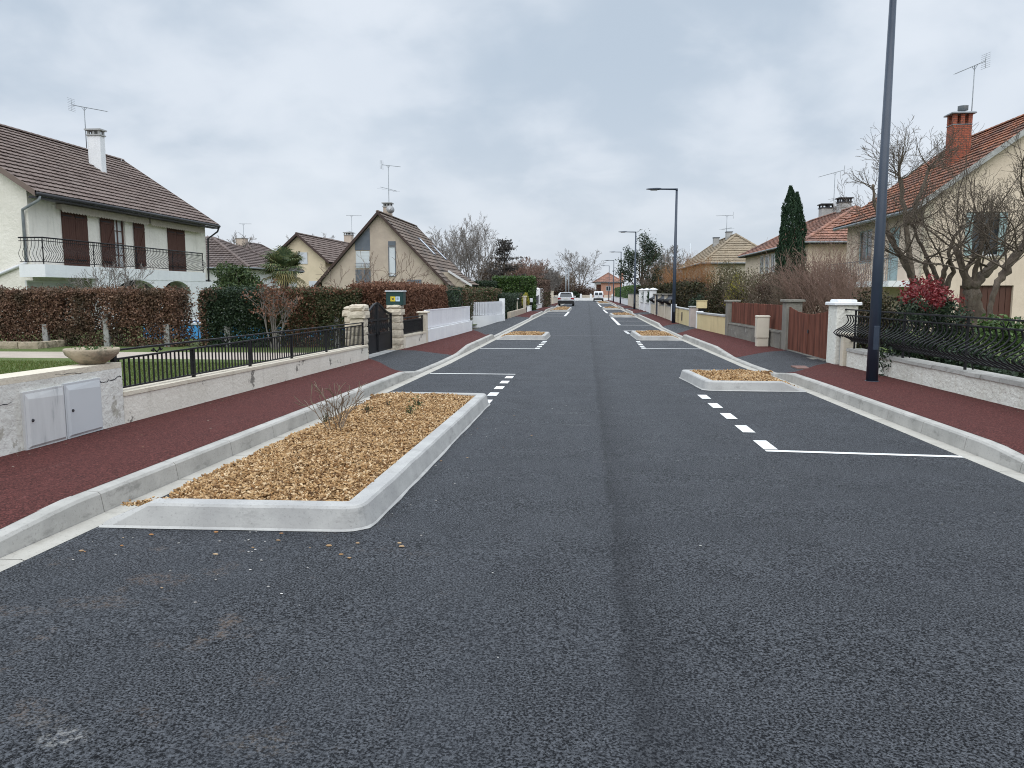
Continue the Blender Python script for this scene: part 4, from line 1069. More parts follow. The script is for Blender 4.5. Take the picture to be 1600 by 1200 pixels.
r2, _ = gable_house('yellow_house_wing', 'second brown roof joined behind the yellow gabled house', 'house', D(520, 400, 72).x - 4, D(536, 400, 72).x + 1.5, 72, 84, zr(70), D(540, 402, 72).z - .6, D(530, 373, 72).z, M['yellow_render'], M['tile_brown'], seed=9)
cc = D(545, 372, 80); chimney(r2, cc.x, 80, .8, .8, cc.z - 2.5, D(545, 368, 80).z, M['grey_render'], True, True)
tv_antenna(r2, (D(550, 370, 80).x, 80, cc.z - 1.5), D(550, 337, 80).z - cc.z + 1.5, .4, 1.6, 0, 8, False, second=True)
# ---- steep gabled house
Yf = 52.0; ap = D(590, 331, Yf); bl = D(491, 446, Yf); br = D(702, 447, Yf)
xr_ = ap.x; hwid = (br.x - bl.x) / 2
yF1 = 63.7
ze_ = min(bl.z, br.z)
fh, q = gable_house('steep_gabled_house', 'grey beige house with steep brown roof reaching nearly to the hedge', 'house', bl.x + .45, br.x - .45, Yf + .3, yF1, zr(55), ze_, ap.z, M['grey_render'], M['tile_mix'], ov=.45, ovg=.3, xr=xr_, seed=10, verge=M['fascia'], row=.40)
o, u, n = Vector((bl.x + .45, Yf + .3, 0)), EX, -EY
fx = lambda px: D(px, 400, Yf + .3).x - o.x
fz = lambda py: D(590, py, Yf + .3).z
# tall glazed strip beside the ridge: slate panel with sloping top, roller shutter, slate panel
P3 = lambda px, py, d: (o.x + fx(px), o.y - d, fz(py))
mb = MB(); f = [P3(555, 391, .03), P3(578.5, 391, .03), P3(578.5, 354, .03), P3(555, 379, .03)]
mb.poly(f); mb.poly([(x, y + .1, z) for x, y, z in reversed(f)])
for i in range(4):
    a, b = f[i], f[(i + 1) % 4]; mb.quad(a, (a[0], a[1] + .1, a[2]), (b[0], b[1] + .1, b[2]), b)
part('cladding_panel', mb, M['slate_panel'], fh)
mb = MB(); mb.obox(o, u, n, fx(555), fx(578.5), fz(447), fz(421), -.02, .03); part('cladding_panel', mb, M['slate_panel'], fh)
mb = MB()
for i in range(12): mb.obox(o, u, n, fx(556), fx(577.5), lerp(fz(419), fz(392), i / 12), lerp(fz(419), fz(392), (i + .93) / 12), -.02, .02)
part('roller_shutter', mb, M['roller'], fh)
mb = MB(); mb.bar(P3(555, 417, .14), P3(579, 417, .14), .04); mb.bar(P3(555, 412, .14), P3(579, 412, .14), .03)
part('window_guard_rail', mb, M['slate_panel'], fh)
mb = MB(); mb.obox(o, u, n, fx(607), fx(618.5), fz(384), fz(377), -.02, .03); part('cladding_panel', mb, M['slate_panel'], fh)
window(fh, o, u, n, fx(607), fx(618.5), fz(432), fz(385), M['slate_panel'], M['roller'], 1, 1, depth=-.02, fw=.05, name='narrow_window')
mb = MB(); mb.obox(o, u, n, fx(636), fx(658), fz(446), fz(437), -.02, .03); part('garage_lintel', mb, M['slate_panel'], fh)
# roof lights on the street slope
nr_ = Vector((q['se'], 0, 1)).normalized()
def roofpt(px, py): return RP(px, py, (xr_, Yf, ap.z), Vector((q['se'], 0, 1)))
up_ = Vector((-1, 0, q['se'])).normalized()
for px, py, L in ((666, 386, 1.7), (686, 396, 1.5)):
    c = roofpt(px, py) + nr_ * .06
    mb = MB(); a = c - up_ * L / 2; b = c + up_ * L / 2
    for s in (-.42, .42): mb.bar(a + EY * s, b + EY * s, .09, .10, up=nr_)
    mb.bar(a + EY * -.42, a + EY * .42, .09, .09, up=nr_); mb.bar(b + EY * -.42, b + EY * .42, .09, .09, up=nr_)
    w = part('roof_light', mb, M['slate_panel'], fh)
    mb = MB(); mb.quad(a - EY * .4 + nr_ * .03, a + EY * .4 + nr_ * .03, b + EY * .4 + nr_ * .03, b - EY * .4 + nr_ * .03); part('pane', mb, M['roller'], w)
# side porch with a white edged mono-pitch roof
py0 = 53.8; pa = D(707, 423, py0); pb = D(733, 446, py0)
mb = MB(); slab(mb, [(pa.x - .3, py0, pa.z), (pa.x - .3, py0 + 3.4, pa.z), (pb.x + .2, py0 + 3.4, pb.z), (pb.x + .2, py0, pb.z)], .06)
roof_tiles(mb, (pb.x + .22, py0, pb.z + .02), (pb.x + .22, py0 + 3.4, pb.z + .02), (pa.x - .3, py0, pa.z + .02), (pa.x - .3, py0 + 3.4, pa.z + .02), m=1)
pr = part('porch_roof', mb, [M['underlay'], M['tile_mix']], fh)
mb = MB(); mb.bar((pa.x - .3, py0 - .04, pa.z - .02), (pb.x + .2, py0 - .04, pb.z - .02), .06, .14); part('verge_board', mb, M['frame_white'], pr)
mb = MB(); mb.poly([(pa.x - 2.4, py0 + .12, zr(55)), (pb.x - .3, py0 + .12, zr(55)), (pb.x - .3, py0 + .12, pb.z + .05), (pa.x - .3, py0 + .12, pa.z - .1), (pa.x - 2.4, py0 + .12, pa.z - .1)])
mb.quad((pb.x - .3, py0 + .12, zr(55)), (pb.x - .3, py0 + 3.2, zr(55)), (pb.x - .3, py0 + 3.2, pb.z + .05), (pb.x - .3, py0 + .12, pb.z + .05))
part('porch_wall', mb, M['beige_render'], fh)
cc = D(606, 333, 55.5); chimney(fh, cc.x, 55.5, .55, .55, cc.z - 1.2, D(605, 324, 55.5).z, M['grey_render'], True, True)
tv_antenna(fh, (D(608, 330, 55.4).x, 55.4, cc.z - .3), D(608, 259, 55.4).z - cc.z + .3, -.25, 1.5, .15, 9, True, second=True)
dc = D(609.5, 328, 55.0); mb = MB()
prof = [(.30 * t, .09 * t * t) for t in (0.02, .3, .5, .7, .85, 1)]
mb.lathe((0, 0, 0), prof, 20); Rm = Matrix.Rotation(math.radians(72), 3, 'X') @ Matrix.Identity(3)
Rm = Matrix.Rotation(.5, 3, 'Z') @ Rm
mb.v = [tuple(dc + Rm @ Vector(v)) for v in mb.v]; mb.bar(dc, dc + Rm @ Vector((0, 0, .35)), .03)
part('satellite_dish', mb, M['dish'], fh)

# ---- front boundary, near to far
rg = random.Random(21)
BLx = lambda y: BL(y)
# rendered wall with the meter doors (continues past the frame edge)
def low_wall(name, label, y0, y1, zt0, zt1, th, wallm, copm, X=BL, sgn=-1, step=1.0, cop=.05, copo=.03, zbase=-.1):
    root = thing(name, label, 'wall', (X((y0 + y1) / 2), (y0 + y1) / 2, zr((y0 + y1) / 2) + .12))
    n = max(1, int((y1 - y0) / step)); mb = MB(); mc = MB()
    for i in range(n):
        a, b = lerp(y0, y1, i / n), lerp(y0, y1, (i + 1) / n)
        for m_, lo, hi, e in ((mb, None, -cop, 0), (mc, -cop + .001, 0, copo)):
            P = []
            for k in (0, 1):
                for y, x_ in ((a, 0), (b, 0)):
                    pass
            za, zb_ = lerp(zt0, zt1, i / n), lerp(zt0, zt1, (i + 1) / n)
            l0 = zr(a) + zbase if lo is None else za + lo; l1 = zr(b) + zbase if lo is None else zb_ + lo
            xa, xb = X(a) - sgn * e, X(b) - sgn * e; xa2, xb2 = X(a) + sgn * (th + e), X(b) + sgn * (th + e)
            q = [(xa, a, l0), (xa2, a, l0), (xb2, b, l1), (xb, b, l1), (xa, a, za + hi), (xa2, a, za + hi), (xb2, b, zb_ + hi), (xb, b, zb_ + hi)]
            m_.hexa(q)
    part('wall_body', mb, wallm, root)
    if copm is not None: part('coping', mc, copm, root)
    return root
ytr = 7.96
wl0 = low_wall('garden_wall', 'cracked pale garden wall section holding two meter doors', -6.0, ytr, .88, .79, .30, M['old_wall2'], M['cream_conc'], cop=.06, copo=.0)
# cracks and a broken edge as real grooves of dark mortar
mb = MB()
def crack(pts, w=.012):
    for (a, b) in zip(pts, pts[1:]):
        xa, xb = BL(a[0]) + .003, BL(b[0]) + .003
        mb.quad((xa, a[0], a[1] - w / 2), (xb, b[0], b[1] - w / 2), (xb, b[0], b[1] + w / 2), (xa, a[0], a[1] + w / 2))
rk = random.Random(6)
def wander(a, b, w, n=16):
    p = [(lerp(a[0], b[0], i / n), lerp(a[1], b[1], i / n) + rk.gauss(0, .006)) for i in range(n + 1)]
    for q, r_ in zip(p, p[1:]): crack([q, r_], w * rk.uniform(.35, 1.3))
wander((4.9, .53), (6.32, .575), .008, 24); wander((7.42, .64), (7.62, .605), .018, 6); wander((7.62, .605), (7.94, .625), .009, 10); wander((6.9, .765), (7.3, .745), .006, 10)
part('crack', mb, M['ink'], wl0)
yd = [DX(34, 650, BL(7)).y, DX(99, 650, BL(7)).y, DX(156, 640, BL(7)).y]
zmt = DX(67, 607, BL(7)).z; zmb = DX(100, 687, BL(7)).z
for (a, b, m_, lb, nm, zz) in ((yd[0], yd[1] - .006, M['grp'], 'weathered stained grey meter cupboard door in the cracked wall', 0, (zmb, zmt)), (yd[1] + .006, yd[2], M['grp2'], 'cleaner bluish grey meter cupboard door beside the railing end', 1, (zmb, zmt + .012))):
    xx = BL(7) + .012; r = thing('meter_cupboard', lb, 'meter box', (xx, (a + b) / 2, zz[0]), 'meter cupboards in the low wall')
    mb = MB(); mb.obox((xx, 0, 0), EY, EX, a, b, zz[0], zz[1], -.05, .012); part('frame', mb, m_, r)
    mb = MB(); z0_, z1_ = zz[0] + .015, zz[1] - .02
    f = [(a + .02, z0_), (b - .015, z0_), (b - .015, z1_), (a + .02, z1_)]; g = [(a + .05, z0_ + .02), (b - .03, z0_ + .02), (b - .03, z1_ - .07), (a + .05, z1_ - .05)]
    v = [(xx + .013, y, z) for y, z in f] + [(xx + .026, y, z) for y, z in g]
    mb.add(v, [(4, 5, 6, 7), (0, 1, 5, 4), (1, 2, 6, 5), (2, 3, 7, 6), (3, 0, 4, 7)]); d_ = part('door', mb, m_, r)
    mb = MB(); mb.lathe((0, 0, 0), [(.001, .012), (.014, .010), (.016, 0)], 10); mb.v = [(xx + .03 + v[2] - .006, a + .085 + v[0], lerp(zz[0], zz[1], .5) + v[1]) for v in mb.v]; part('lock', mb, M['ink'], d_)
# stone bowl on the wall
mb = MB(); bc = Vector((BL(7.7) - .17, 7.72, .79))
mb.lathe(bc, [(.09, 0), (.12, .004), (.19, .05), (.255, .105), (.272, .15), (.268, .168), (.245, .168), (.235, .14), (.01, .13)], 28)
bowl = thing('stone_planter_bowl', 'round weathered stone planter bowl on the garden wall end', 'planter', bc); part('bowl', mb, M['bowl'], bowl)
g = np.random.default_rng(2); Pp = np.stack([bc.x + g.normal(0, .09, 60), bc.y + g.normal(0, .09, 60), bc.z + .145 + g.uniform(0, .04, 60)], 1)
part('seedlings', leaf_mesh(Pp, .035, g), M['laurel'], bowl)
# dwarf wall and the black railing on it
yr0, yr1 = ytr + .004, 17.45
dw = low_wall('dwarf_wall', 'low flaking white wall under the straight black railing', yr0, yr1, .455, .335, .22, M['old_wall'], M['cream_conc'], cop=.045, copo=.012)
rail = thing('garden_railing', 'long straight black iron railing on the low flaking wall', 'railing', (BL(12) - .1, 12.5, .42))
zt = lambda y: lerp(.455, .335, (y - yr0) / (yr1 - yr0)); rx_ = lambda y: BL(y) - .11
top1 = lambda y: lerp(.915, .855, (y - yr0) / (yr1 - yr0)); top2 = lambda y: lerp(.815, .80, (y - yr0) / (yr1 - yr0))
def runbar(mb, f, w, h, y0=yr0 + .02, y1=yr1):
    n = 6
    for i in range(n):
        a, b = lerp(y0, y1, i / n), lerp(y0, y1, (i + 1) / n); mb.bar((rx_(a), a, f(a)), (rx_(b), b + .002, f(b)), w, h)
mb = MB(); runbar(mb, top1, .045, .02); part('handrail', mb, M['iron'], rail)
mb = MB(); runbar(mb, top2, .035, .02); runbar(mb, lambda y: zt(y) + .035, .035, .018)
nb = int((yr1 - yr0) / .098)
for i in range(1, nb):
    y = yr0 + .02 + i * .098; mb.bar((rx_(y), y, zt(y) + .04), (rx_(y), y, top2(y)), .016)
part('bar_panel', mb, M['iron'], rail)
for py in (yr0 + .03, DX(304, 590, BL(10) - .1).y, DX(392, 575, BL(12) - .1).y, DX(457, 560, BL(14) - .1).y, DX(511, 550, BL(15.5) - .1).y, yr1 - .02):
    mb = MB(); mb.bar((rx_(py), py, zt(py) - .02), (rx_(py), py, top1(py) if py < yr0 + .1 or py > yr1 - .1 else top2(py)), .038 if py > yr0 + .1 else .05); part('post', mb, M['iron'], rail)
for py in (DX(245, 555, -5.2).y, DX(352, 543, -5.2).y, DX(440, 530, -5.2).y, DX(500, 520, -5.2).y):
    mb = MB()
    for s in (-1, 1):
        pts = []
        for k in range(15):
            t = k / 14; a = PI * 1.75 * t
            rr = .035 * (1 - .35 * t); pts.append((rx_(py), py + s * (.11 - .055 * (1 - t) + rr * math.cos(a) * .8), top2(py) + .035 + .03 * t + rr * math.sin(a) * .8))
        mb.tube([(rx_(py), py, top2(py) + .02), (rx_(py), py + s * .05, top2(py) + .05)] + pts, .009, 5)
    part('scroll', mb, M['iron'], rail)
# stone gate pillars
def stone_pillar(name, label, x0, x1, y0, y1, z0, hs, cap, rng):
    r = thing(name, label, 'pillar', ((x0 + x1) / 2, (y0 + y1) / 2, z0), 'rough stone gate pillars')
    mb = MB(); z = z0 - .1
    for h in hs: mb.rough(x0, x1, y0, y1, z + .006, z + h - .006, .012, rng, .07); z += h
    mb.box(x0 + .025, x1 - .025, y0 + .025, y1 - .025, z0 - .1, z); part('shaft', mb, M['stone'], r)
    mb = MB(); e = .045
    mb.rough(x0 - e, x1 + e, y0 - e, y1 + e, z + .002, z + .17, .018, rng, .08); mb.rough(x0 - .02, x1 + .02, y0 - .02, y1 + .02, z + .175, z + .175 + cap, .018, rng, .08)
    part('cap', mb, M['stone'], r); return z + .175 + cap
zg = zr(18) + .13
stone_pillar('stone_pillar', 'rough yellow stone pillar with wide slab cap where railing meets gate', -5.50, -5.16, 17.5, 17.88, zg, [.24, .20, .22, .19, .2], .14, rg)
stone_pillar('stone_pillar', 'rough stone pillar set back in the garden behind the railing end', -6.40, -6.12, 19.9, 20.2, zg, [.24, .20, .22, .2, .16], .08, rg)
ztp = stone_pillar('stone_pillar', 'rough stone pillar carrying the green letterbox', -5.42, -5.06, 20.62, 21.0, zg, [.22, .2, .22, .2, .2], .10, rg)
# concrete sill and black double gate
mb = MB(); mb.cbox(-5.62, -5.0, 17.92, 20.58, zg - .15, zg - .005, .02); single('gate_sill', mb, M['coping'], 'pale concrete doorstep strip under the black double gate', 'doorstep', (-5.3, 19.2, zg - .1))
gate = thing('double_gate', 'black metal double gate with arched top between stone pillars', 'gate', (-5.4, 19.25, zg))
ga, gb = Vector((-5.36, 17.95, 0)), Vector((-5.30, 20.56, 0)); gm = (ga + gb) / 2
def gtop(t): return .98 + .30 * math.exp(-((t - .5) / .27) ** 2)
def gp(t, z, d=0): p = ga.lerp(gb, t); return Vector((p.x + d, p.y, zg + z))
for s, (t0, t1) in enumerate(((.0, .494), (.506, 1.0))):
    mb = MB(); n_ = 8; ts = [lerp(t0, t1, i / n_) for i in range(n_ + 1)]
    for a, b in zip(ts, ts[1:]): mb.bar(gp(a, gtop(a)), gp(b, gtop(b)), .05, .04)
    for t in (t0 + .012, t1 - .012): mb.bar(gp(t, .06), gp(t, gtop(t)), .055, .05)
    for z in (.06, .50, .86): mb.bar(gp(t0, z), gp(t1, z), .04, .045)
    leaf = part('gate_leaf', mb, M['gate_black'], gate)
    mb = MB(); mb.quad(gp(t0 + .02, .08, .004), gp(t1 - .02, .08, .004), gp(t1 - .02, .49, .004), gp(t0 + .02, .49, .004)); mb.quad(gp(t1 - .02, .08, -.004), gp(t0 + .02, .08, -.004), gp(t0 + .02, .49, -.004), gp(t1 - .02, .49, -.004))
    part('sheet_panel', mb, M['gate_black'], leaf)
    mb = MB()
    for i in range(1, 13):
        t = lerp(t0, t1, i / 13); mb.bar(gp(t, .5), gp(t, gtop(t) - .01), .018)
        if i % 2:
            mb.tube([gp(t, .68) + Vector((0, .04 * math.cos(a), .09 * math.sin(a))) for a in [k * PI / 5 for k in range(11)]], .008, 4)
    part('bar_panel', mb, M['gate_black'], leaf)
    mb = MB(); t = t1 - .03 if s == 0 else t0 + .03; mb.bar(gp(t, .47, .03), gp(t, .56, .03), .03); mb.bar(gp(t, .53, .05), gp(t + (-.04 if s == 0 else .04), .53, .05), .02); part('handle', mb, M['iron'], leaf)
# letterbox with two stickers
lb = thing('letterbox', 'dark green letterbox with yellow and pale blue stickers on the stone pillar', 'letterbox', (-5.24, 20.8, ztp))
mb = MB(); mb.cbox(-5.46, -4.98, 20.66, 20.98, ztp + .004, ztp + .36, .015); b_ = part('body', mb, M['mailgreen'], lb)
mb = MB(); mb.cbox(-5.48, -4.96, 20.63, 21.01, ztp + .362, ztp + .39, .01); part('lid', mb, M['roller'], lb)
mb = MB(); mb.box(-5.33, -5.20, 20.652, 20.658, ztp + .10, ztp + .23); k_ = part('sticker', mb, M['sticker_y'], lb, 'yellow sticker with a dark mark')
mb = MB(); mb.bar((-5.30, 20.650, ztp + .13), (-5.23, 20.650, ztp + .20), .016, .004, up=(0, 1, 0)); mb.bar((-5.30, 20.648, ztp + .20), (-5.23, 20.648, ztp + .13), .016, .004, up=(0, 1, 0)); part('print', mb, M['ink'], k_)
mb = MB(); mb.box(-5.19, -5.07, 20.652, 20.658, ztp + .10, ztp + .23); k_ = part('sticker', mb, M['sticker_b'], lb, 'pale blue sticker with dark lines')
mb = MB(); mb.box(-5.16, -5.10, 20.648, 20.651, ztp + .185, ztp + .20); mb.box(-5.16, -5.10, 20.648, 20.651, ztp + .155, ztp + .17); part('print', mb, M['ink'], k_)
# low wall with dark mesh panel
yw0, yw1 = 21.02, 23.35
low_wall('dwarf_wall', 'short pale wall under the dark mesh panel beside the stone pillar', yw0, yw1, .36, .36, .22, M['old_wall'], M['cream_conc'], cop=.05, copo=.012)
mp = thing('mesh_fence_panel', 'dark wire mesh fence panel on the short pale wall', 'fence', (BL(22) - .1, 22.2, .36))
mb = MB(); xx = lambda y: BL(y) - .1
for z in (.40, .76, .84): mb.bar((xx(yw0), yw0 + .02, z), (xx(yw1), yw1 - .02, z), .035)
for y in (yw0 + .05, yw1 - .08): mb.bar((xx(y), y, .36), (xx(y), y, .86), .045)
part('rail_frame', mb, M['iron'], mp)
mb = MB(); k = int((yw1 - yw0) / .022)
for i in range(1, k): y = lerp(yw0, yw1, i / k); mb.bar((xx(y), y, .40), (xx(y), y, .76), .011)
for i in range(1, 16): z = lerp(.4, .76, i / 16); mb.bar((xx(yw0), yw0, z), (xx(yw1), yw1, z), .008)
part('mesh', mb, M['gate_black'], mp)
# concrete post, then the white wall with a grey pvc board fence
mb = MB(); zc = zr(23) + .05; X_ = BL(23.5)
mb.cbox(X_ - .24, X_ + .0, 23.37, 23.62, zc, .92, .015); mb.cbox(X_ - .30, X_ + .06, 23.32, 23.68, .921, .97, .02)
single('concrete_post', mb, M['cream_conc'], 'square pale concrete post with flat cap before the white fence', 'post', (X_ - .1, 23.5, zc))
ww = low_wall('white_wall', 'clean white rendered wall under the pale grey board fence', 23.64, 30.9, .40, .42, .22, M['white_plain'], None, cop=0)
bf = thing('board_fence', 'pale lilac grey plastic board fence on the white wall', 'fence', (BL(27) - .1, 27, .4))
mb = MB(); k = 60
for i in range(k):
    a, b = lerp(23.66, 30.88, i / k), lerp(23.66, 30.88, (i + 1) / k)
    mb.hexa([(BL(a) - .13, a + .004, .46), (BL(a) - .09, a + .004, .46), (BL(b) - .09, b - .004, .46), (BL(b) - .13, b - .004, .46), (BL(a) - .13, a + .004, .98), (BL(a) - .09, a + .004, .98), (BL(b) - .09, b - .004, .98), (BL(b) - .13, b - .004, .98)])
part('board_panel', mb, M['panel_lilac'], bf)
mb = MB()
for z in (.45, .99):
    for i in range(4):
        a, b = lerp(23.66, 30.88, i / 4), lerp(23.66, 30.88, (i + 1) / 4); mb.bar((BL(a) - .11, a, z), (BL(b) - .11, b, z), .06, .03)
part('rail', mb, M['panel_lilac'], bf)
# curved white wall and picket fence sweeping into the entrance
ca, cb_, cc_ = Vector((-6.2, 36.8, 0)), Vector((-4.65, 36.9, 0)), Vector((-4.35, 40.2, 0))
cur = [ca * (1 - t) ** 2 + cb_ * 2 * t * (1 - t) + cc_ * t * t for t in [i / 24 for i in range(25)]]
def cnorm(i):
    d = (cur[min(i + 1, 24)] - cur[max(i - 1, 0)]).normalized(); return Vector((d.y, -d.x, 0))
mb = MB(); rows = []
for i, p in enumerate(cur):
    nn_ = cnorm(i); z = zr(p.y)
    rows.append([p + Vector((0, 0, z - .1)), p + Vector((0, 0, z + .50)), p - nn_ * .2 + Vector((0, 0, z + .50)), p - nn_ * .2 + Vector((0, 0, z - .1))])
mb.grid(rows); mb.poly(rows[0]); mb.poly(rows[-1][::-1])
single('curved_wall', mb, M['white_plain'], 'curved white wall under the picket fence at the driveway', 'wall', tuple(cur[12] + Vector((0, 0, zr(38)))))
pk = thing('picket_fence', 'white picket fence curving into the driveway', 'fence', tuple(cur[12] + Vector((0, 0, zr(38) + .5))))
mb = MB(); mr = MB(); acc = 0; nxt = .06
for i in range(24):
    a, b = cur[i], cur[i + 1]; L = (b - a).length; z = zr(a.y); d = (b - a) / L; nn_ = cnorm(i)
    for zz in (.60, 1.08): mr.bar(a - nn_ * .12 + Vector((0, 0, z + zz)), b - nn_ * .12 + Vector((0, 0, z + zz)), .03, .06)
    while nxt < acc + L:
        p = a + d * (nxt - acc) - nn_ * .08; mb.hexa([p + d * s0 * .045 + nn_ * t0 * .012 + Vector((0, 0, z + zz)) for zz in (.52, 1.17) for s0, t0 in ((-1, -1), (1, -1), (1, 1), (-1, 1))]); nxt += .135
    acc += L
part('picket_row', mb, M['white_pvc'], pk); part('rail', mr, M['white_pvc'], pk)
mb = MB(); p = cur[24]; mb.cbox(p.x - .22, p.x + .06, p.y + .01, p.y + .3, zr(40) - .05, zr(40) + 1.30, .015)
single('white_post', mb, M['white_plain'], 'square white gate post ending the picket fence', 'post', (p.x, p.y + .15, zr(40)))
# further along: tan wall, posts, small details
low_wall('tan_wall', 'low tan rendered wall in front of the clipped green hedge', 44.5, 55, .42, .45, .2, M['beige_render'], None, cop=0)
mb = MB(); mb.cbox(-4.55, -4.33, 55.1, 55.35, zr(55), 1.25, .02); mb.cbox(-4.6, -4.28, 55.05, 55.4, 1.251, 1.31, .02); single('cream_post', mb, M['cream_conc'], 'slim cream gate post beside the yellow forsythia', 'post', (-4.44, 55.2, zr(55)))
gl = thing('garden_lamp', 'slim pale garden lamp post in front of the clipped green hedge', 'lamp', (-4.62, 51.2, zr(51)))
mb = MB(); mb.tube([(-4.62, 51.2, zr(51)), (-4.62, 51.2, 1.05)], [.05, .035], 8); part('post', mb, M['cream_conc'], gl)
mb = MB(); mb.lathe((-4.62, 51.2, 1.05), [(.05, 0), (.10, .03), (.11, .06), (.16, .065), (.10, .11), (.02, .13)], 12); part('lamp_head', mb, M['white_pvc'], gl)
low_wall('white_wall', 'low white wall stub by the letterboxes farther along the pavement', 58.5, 60.2, .55, .55, .3, M['white_plain'], M['coping'])
for (yy, lab) in ((60.9, 'white letterbox on a dark stand, nearer of two past the forsythia'), (63.0, 'white letterbox on a dark stand, farther of two past the forsythia')):
    r = thing('letterbox', lab, 'letterbox', (-4.35, yy, zr(yy)), 'letterboxes on stands')
    mb = MB(); mb.cbox(-4.47, -4.25, yy - .15, yy + .15, .80, 1.1, .02); part('body', mb, M['white_pvc'], r)
    mb = MB(); mb.bar((-4.36, yy, zr(yy) - .1), (-4.36, yy, .795), .12); part('stand', mb, M['gate_black'], r)
low_wall('white_wall', 'low white wall running up to the two tall white pillars', 62.5, 75.5, .50, .55, .25, M['white_plain'], M['coping'], step=2)
for y, lab in ((70.5, 'tall white round topped pillar, nearer of a pair on the left'), (76.5, 'tall white round topped pillar, farther of a pair on the left')):
    mb = MB(); X_ = BL(y); mb.cbox(X_ - .42, X_ + .02, y - .22, y + .22, zr(y), 1.75, .05); mb.lathe((X_ - .2, y, 1.75), [(.24, 0), (.22, .12), (.12, .2), (.02, .23)], 10)
    single('white_pillar', mb, M['white_plain'], lab, 'pillar', (X_ - .2, y, zr(y)), 'tall white pillars')
fp = thing('dark_fence_panel', 'dark solid fence panel between letterboxes and white pillars', 'fence', (BL(66) - .1, 66, .55)); mb = MB()
mb.box(BL(66) - .14, BL(66) - .10, 63.6, 70.2, .56, 1.25); part('panel', mb, M['dark_sheet'], fp)
mb = MB()
for y in (63.6, 66.9, 70.2): mb.bar((BL(66) - .12, y, .5), (BL(66) - .12, y, 1.32), .07)
part('post', mb, M['gate_black'], fp)
low_wall('tan_wall', 'tan wall below the dark clipped hedge near the white car', 78.5, 92, .75, .8, .25, M['beige_render'], None, step=2, cop=0)
for y, lab in ((93, 'cream gate pillar nearest behind the white car'), (97.5, 'cream gate pillar beyond the tan wall, hidden partly by the white car')):
    mb = MB(); X_ = BL(y); mb.cbox(X_ - .45, X_ + .02, y - .25, y + .25, zr(y), 1.65, .04); mb.cbox(X_ - .5, X_ + .07, y - .3, y + .3, 1.651, 1.74, .02)
    single('cream_pillar', mb, M['cream_conc'], lab, 'pillar', (X_ - .2, y, zr(y)), 'cream gate pillars')
low_wall('cream_wall', 'long cream wall beyond the white car towards the street end', 98, 148, .95, 1.0, .25, M['cream_conc'], M['coping'], step=5)
# blue pool and raised bed in the gardens
po = thing('swimming_pool', 'blue above ground pool glimpsed through the hedge', 'pool', (-11.5, 26.5, zr(26) + .1)); mb = MB()
pp = [(-15.2, 25.2), (-7.2, 25.2), (-7.2, 28.5), (-15.2, 28.5)]
for i in range(4):
    a, b = Vector(pp[i] + (0,)), Vector(pp[(i + 1) % 4] + (0,)); mb.bar(a + Vector((0, 0, zr(26) + .33)), b + Vector((0, 0, zr(26) + .33)), .08, .50)
part('pool_wall', mb, M['pool_blue'], po); mb = MB()
for i in range(4):
    a, b = Vector(pp[i] + (0,)), Vector(pp[(i + 1) % 4] + (0,)); mb.bar(a + Vector((0, 0, zr(26) + .61)), b + Vector((0, 0, zr(26) + .61)), .16, .06)
mb.poly([(x, y, zr(26) + .55) for x, y in pp]); part('pool_rim', mb, M['roller'], po)
rb = thing('raised_bed', 'low stone edged raised bed in front of the brown hedge', 'planter', (-17.5, 20.6, zr(20) + .1)); mb = MB(); bp = D(66, 541, 20.4)
for i in range(8):
    a = bp.x - 5 + i * .62; mb.rough(a, a + .6, 20.3, 20.55, zr(20) + .08, zr(20) + .29, .012, rg, .1)
for i in range(2): mb.rough(bp.x - .25, bp.x, 20.56 + i * .5, 21.02 + i * .5, zr(20) + .08, zr(20) + .29, .012, rg, .1)
part('edging', mb, M['bowl'], rb); mb = MB(); mb.box(bp.x - 4.9, bp.x - .2, 20.5, 21.4, zr(20) + .05, zr(20) + .2); part('earth', mb, M['soil'], rb)
# ================================================================== STREET LAMPS
def make_lamp(loc, label):
    r = thing('street_lamp', label, 'street lamp', loc, 'dark street lamps along the right pavement')
    x, y, z = loc
    mb = MB(); mb.tube([(x, y, z - .05), (x, y, z + 2.2), (x, y, z + 6.42)], [.096, .082, .052], 20); mb.tube([(x, y, z - .02), (x, y, z + .012)], [.115, .112], 20)
    po_ = part('post', mb, M['lamp'], r)
    mb = MB(); mb.cbox(x - .045, x + .045, y - .099, y - .082, z + .55, z + .95, .004); part('access_door', mb, M['lamp'], po_)
    mb = MB(); mb.tube([(x + .03, y, z + 6.45), (x - .86, y, z + 6.47)], [.045, .036], 10); mb.tube([(x, y, z + 6.38), (x, y, z + 6.49)], [.056, .05], 14); part('arm', mb, M['lamp'], r)
    # flat tapering head
    mb = MB(); st = [(-.74, .05, .035, .03), (-.80, .10, .055, .045), (-.95, .15, .06, .055), (-1.15, .15, .05, .05), (-1.35, .11, .035, .03), (-1.46, .05, .018, .016)]
    rows = []
    for dx, w, hu, hd in st:
        rows.append([(x + dx, y + w * math.cos(a), z + 6.475 + (hu if math.sin(a) > 0 else hd) * math.sin(a)) for a in [2 * PI * k / 12 for k in range(13)]])
    mb.grid(rows, smooth=True); mb.poly(rows[0][:12]); mb.poly(rows[-1][:12][::-1]); h = part('lamp_head', mb, M['lamp'], r)
    mb = MB(); mb.box(x - 1.25, x - .92, y - .09, y + .09, z + 6.408, z + 6.424); part('diffuser', mb, M['lens'], h)
    return r
LL = [(4.86, 13.56), (4.26, 38.5), (4.02, 66.0), (4.2, 98.0), (4.15, 122.5), (4.1, 146.0)]
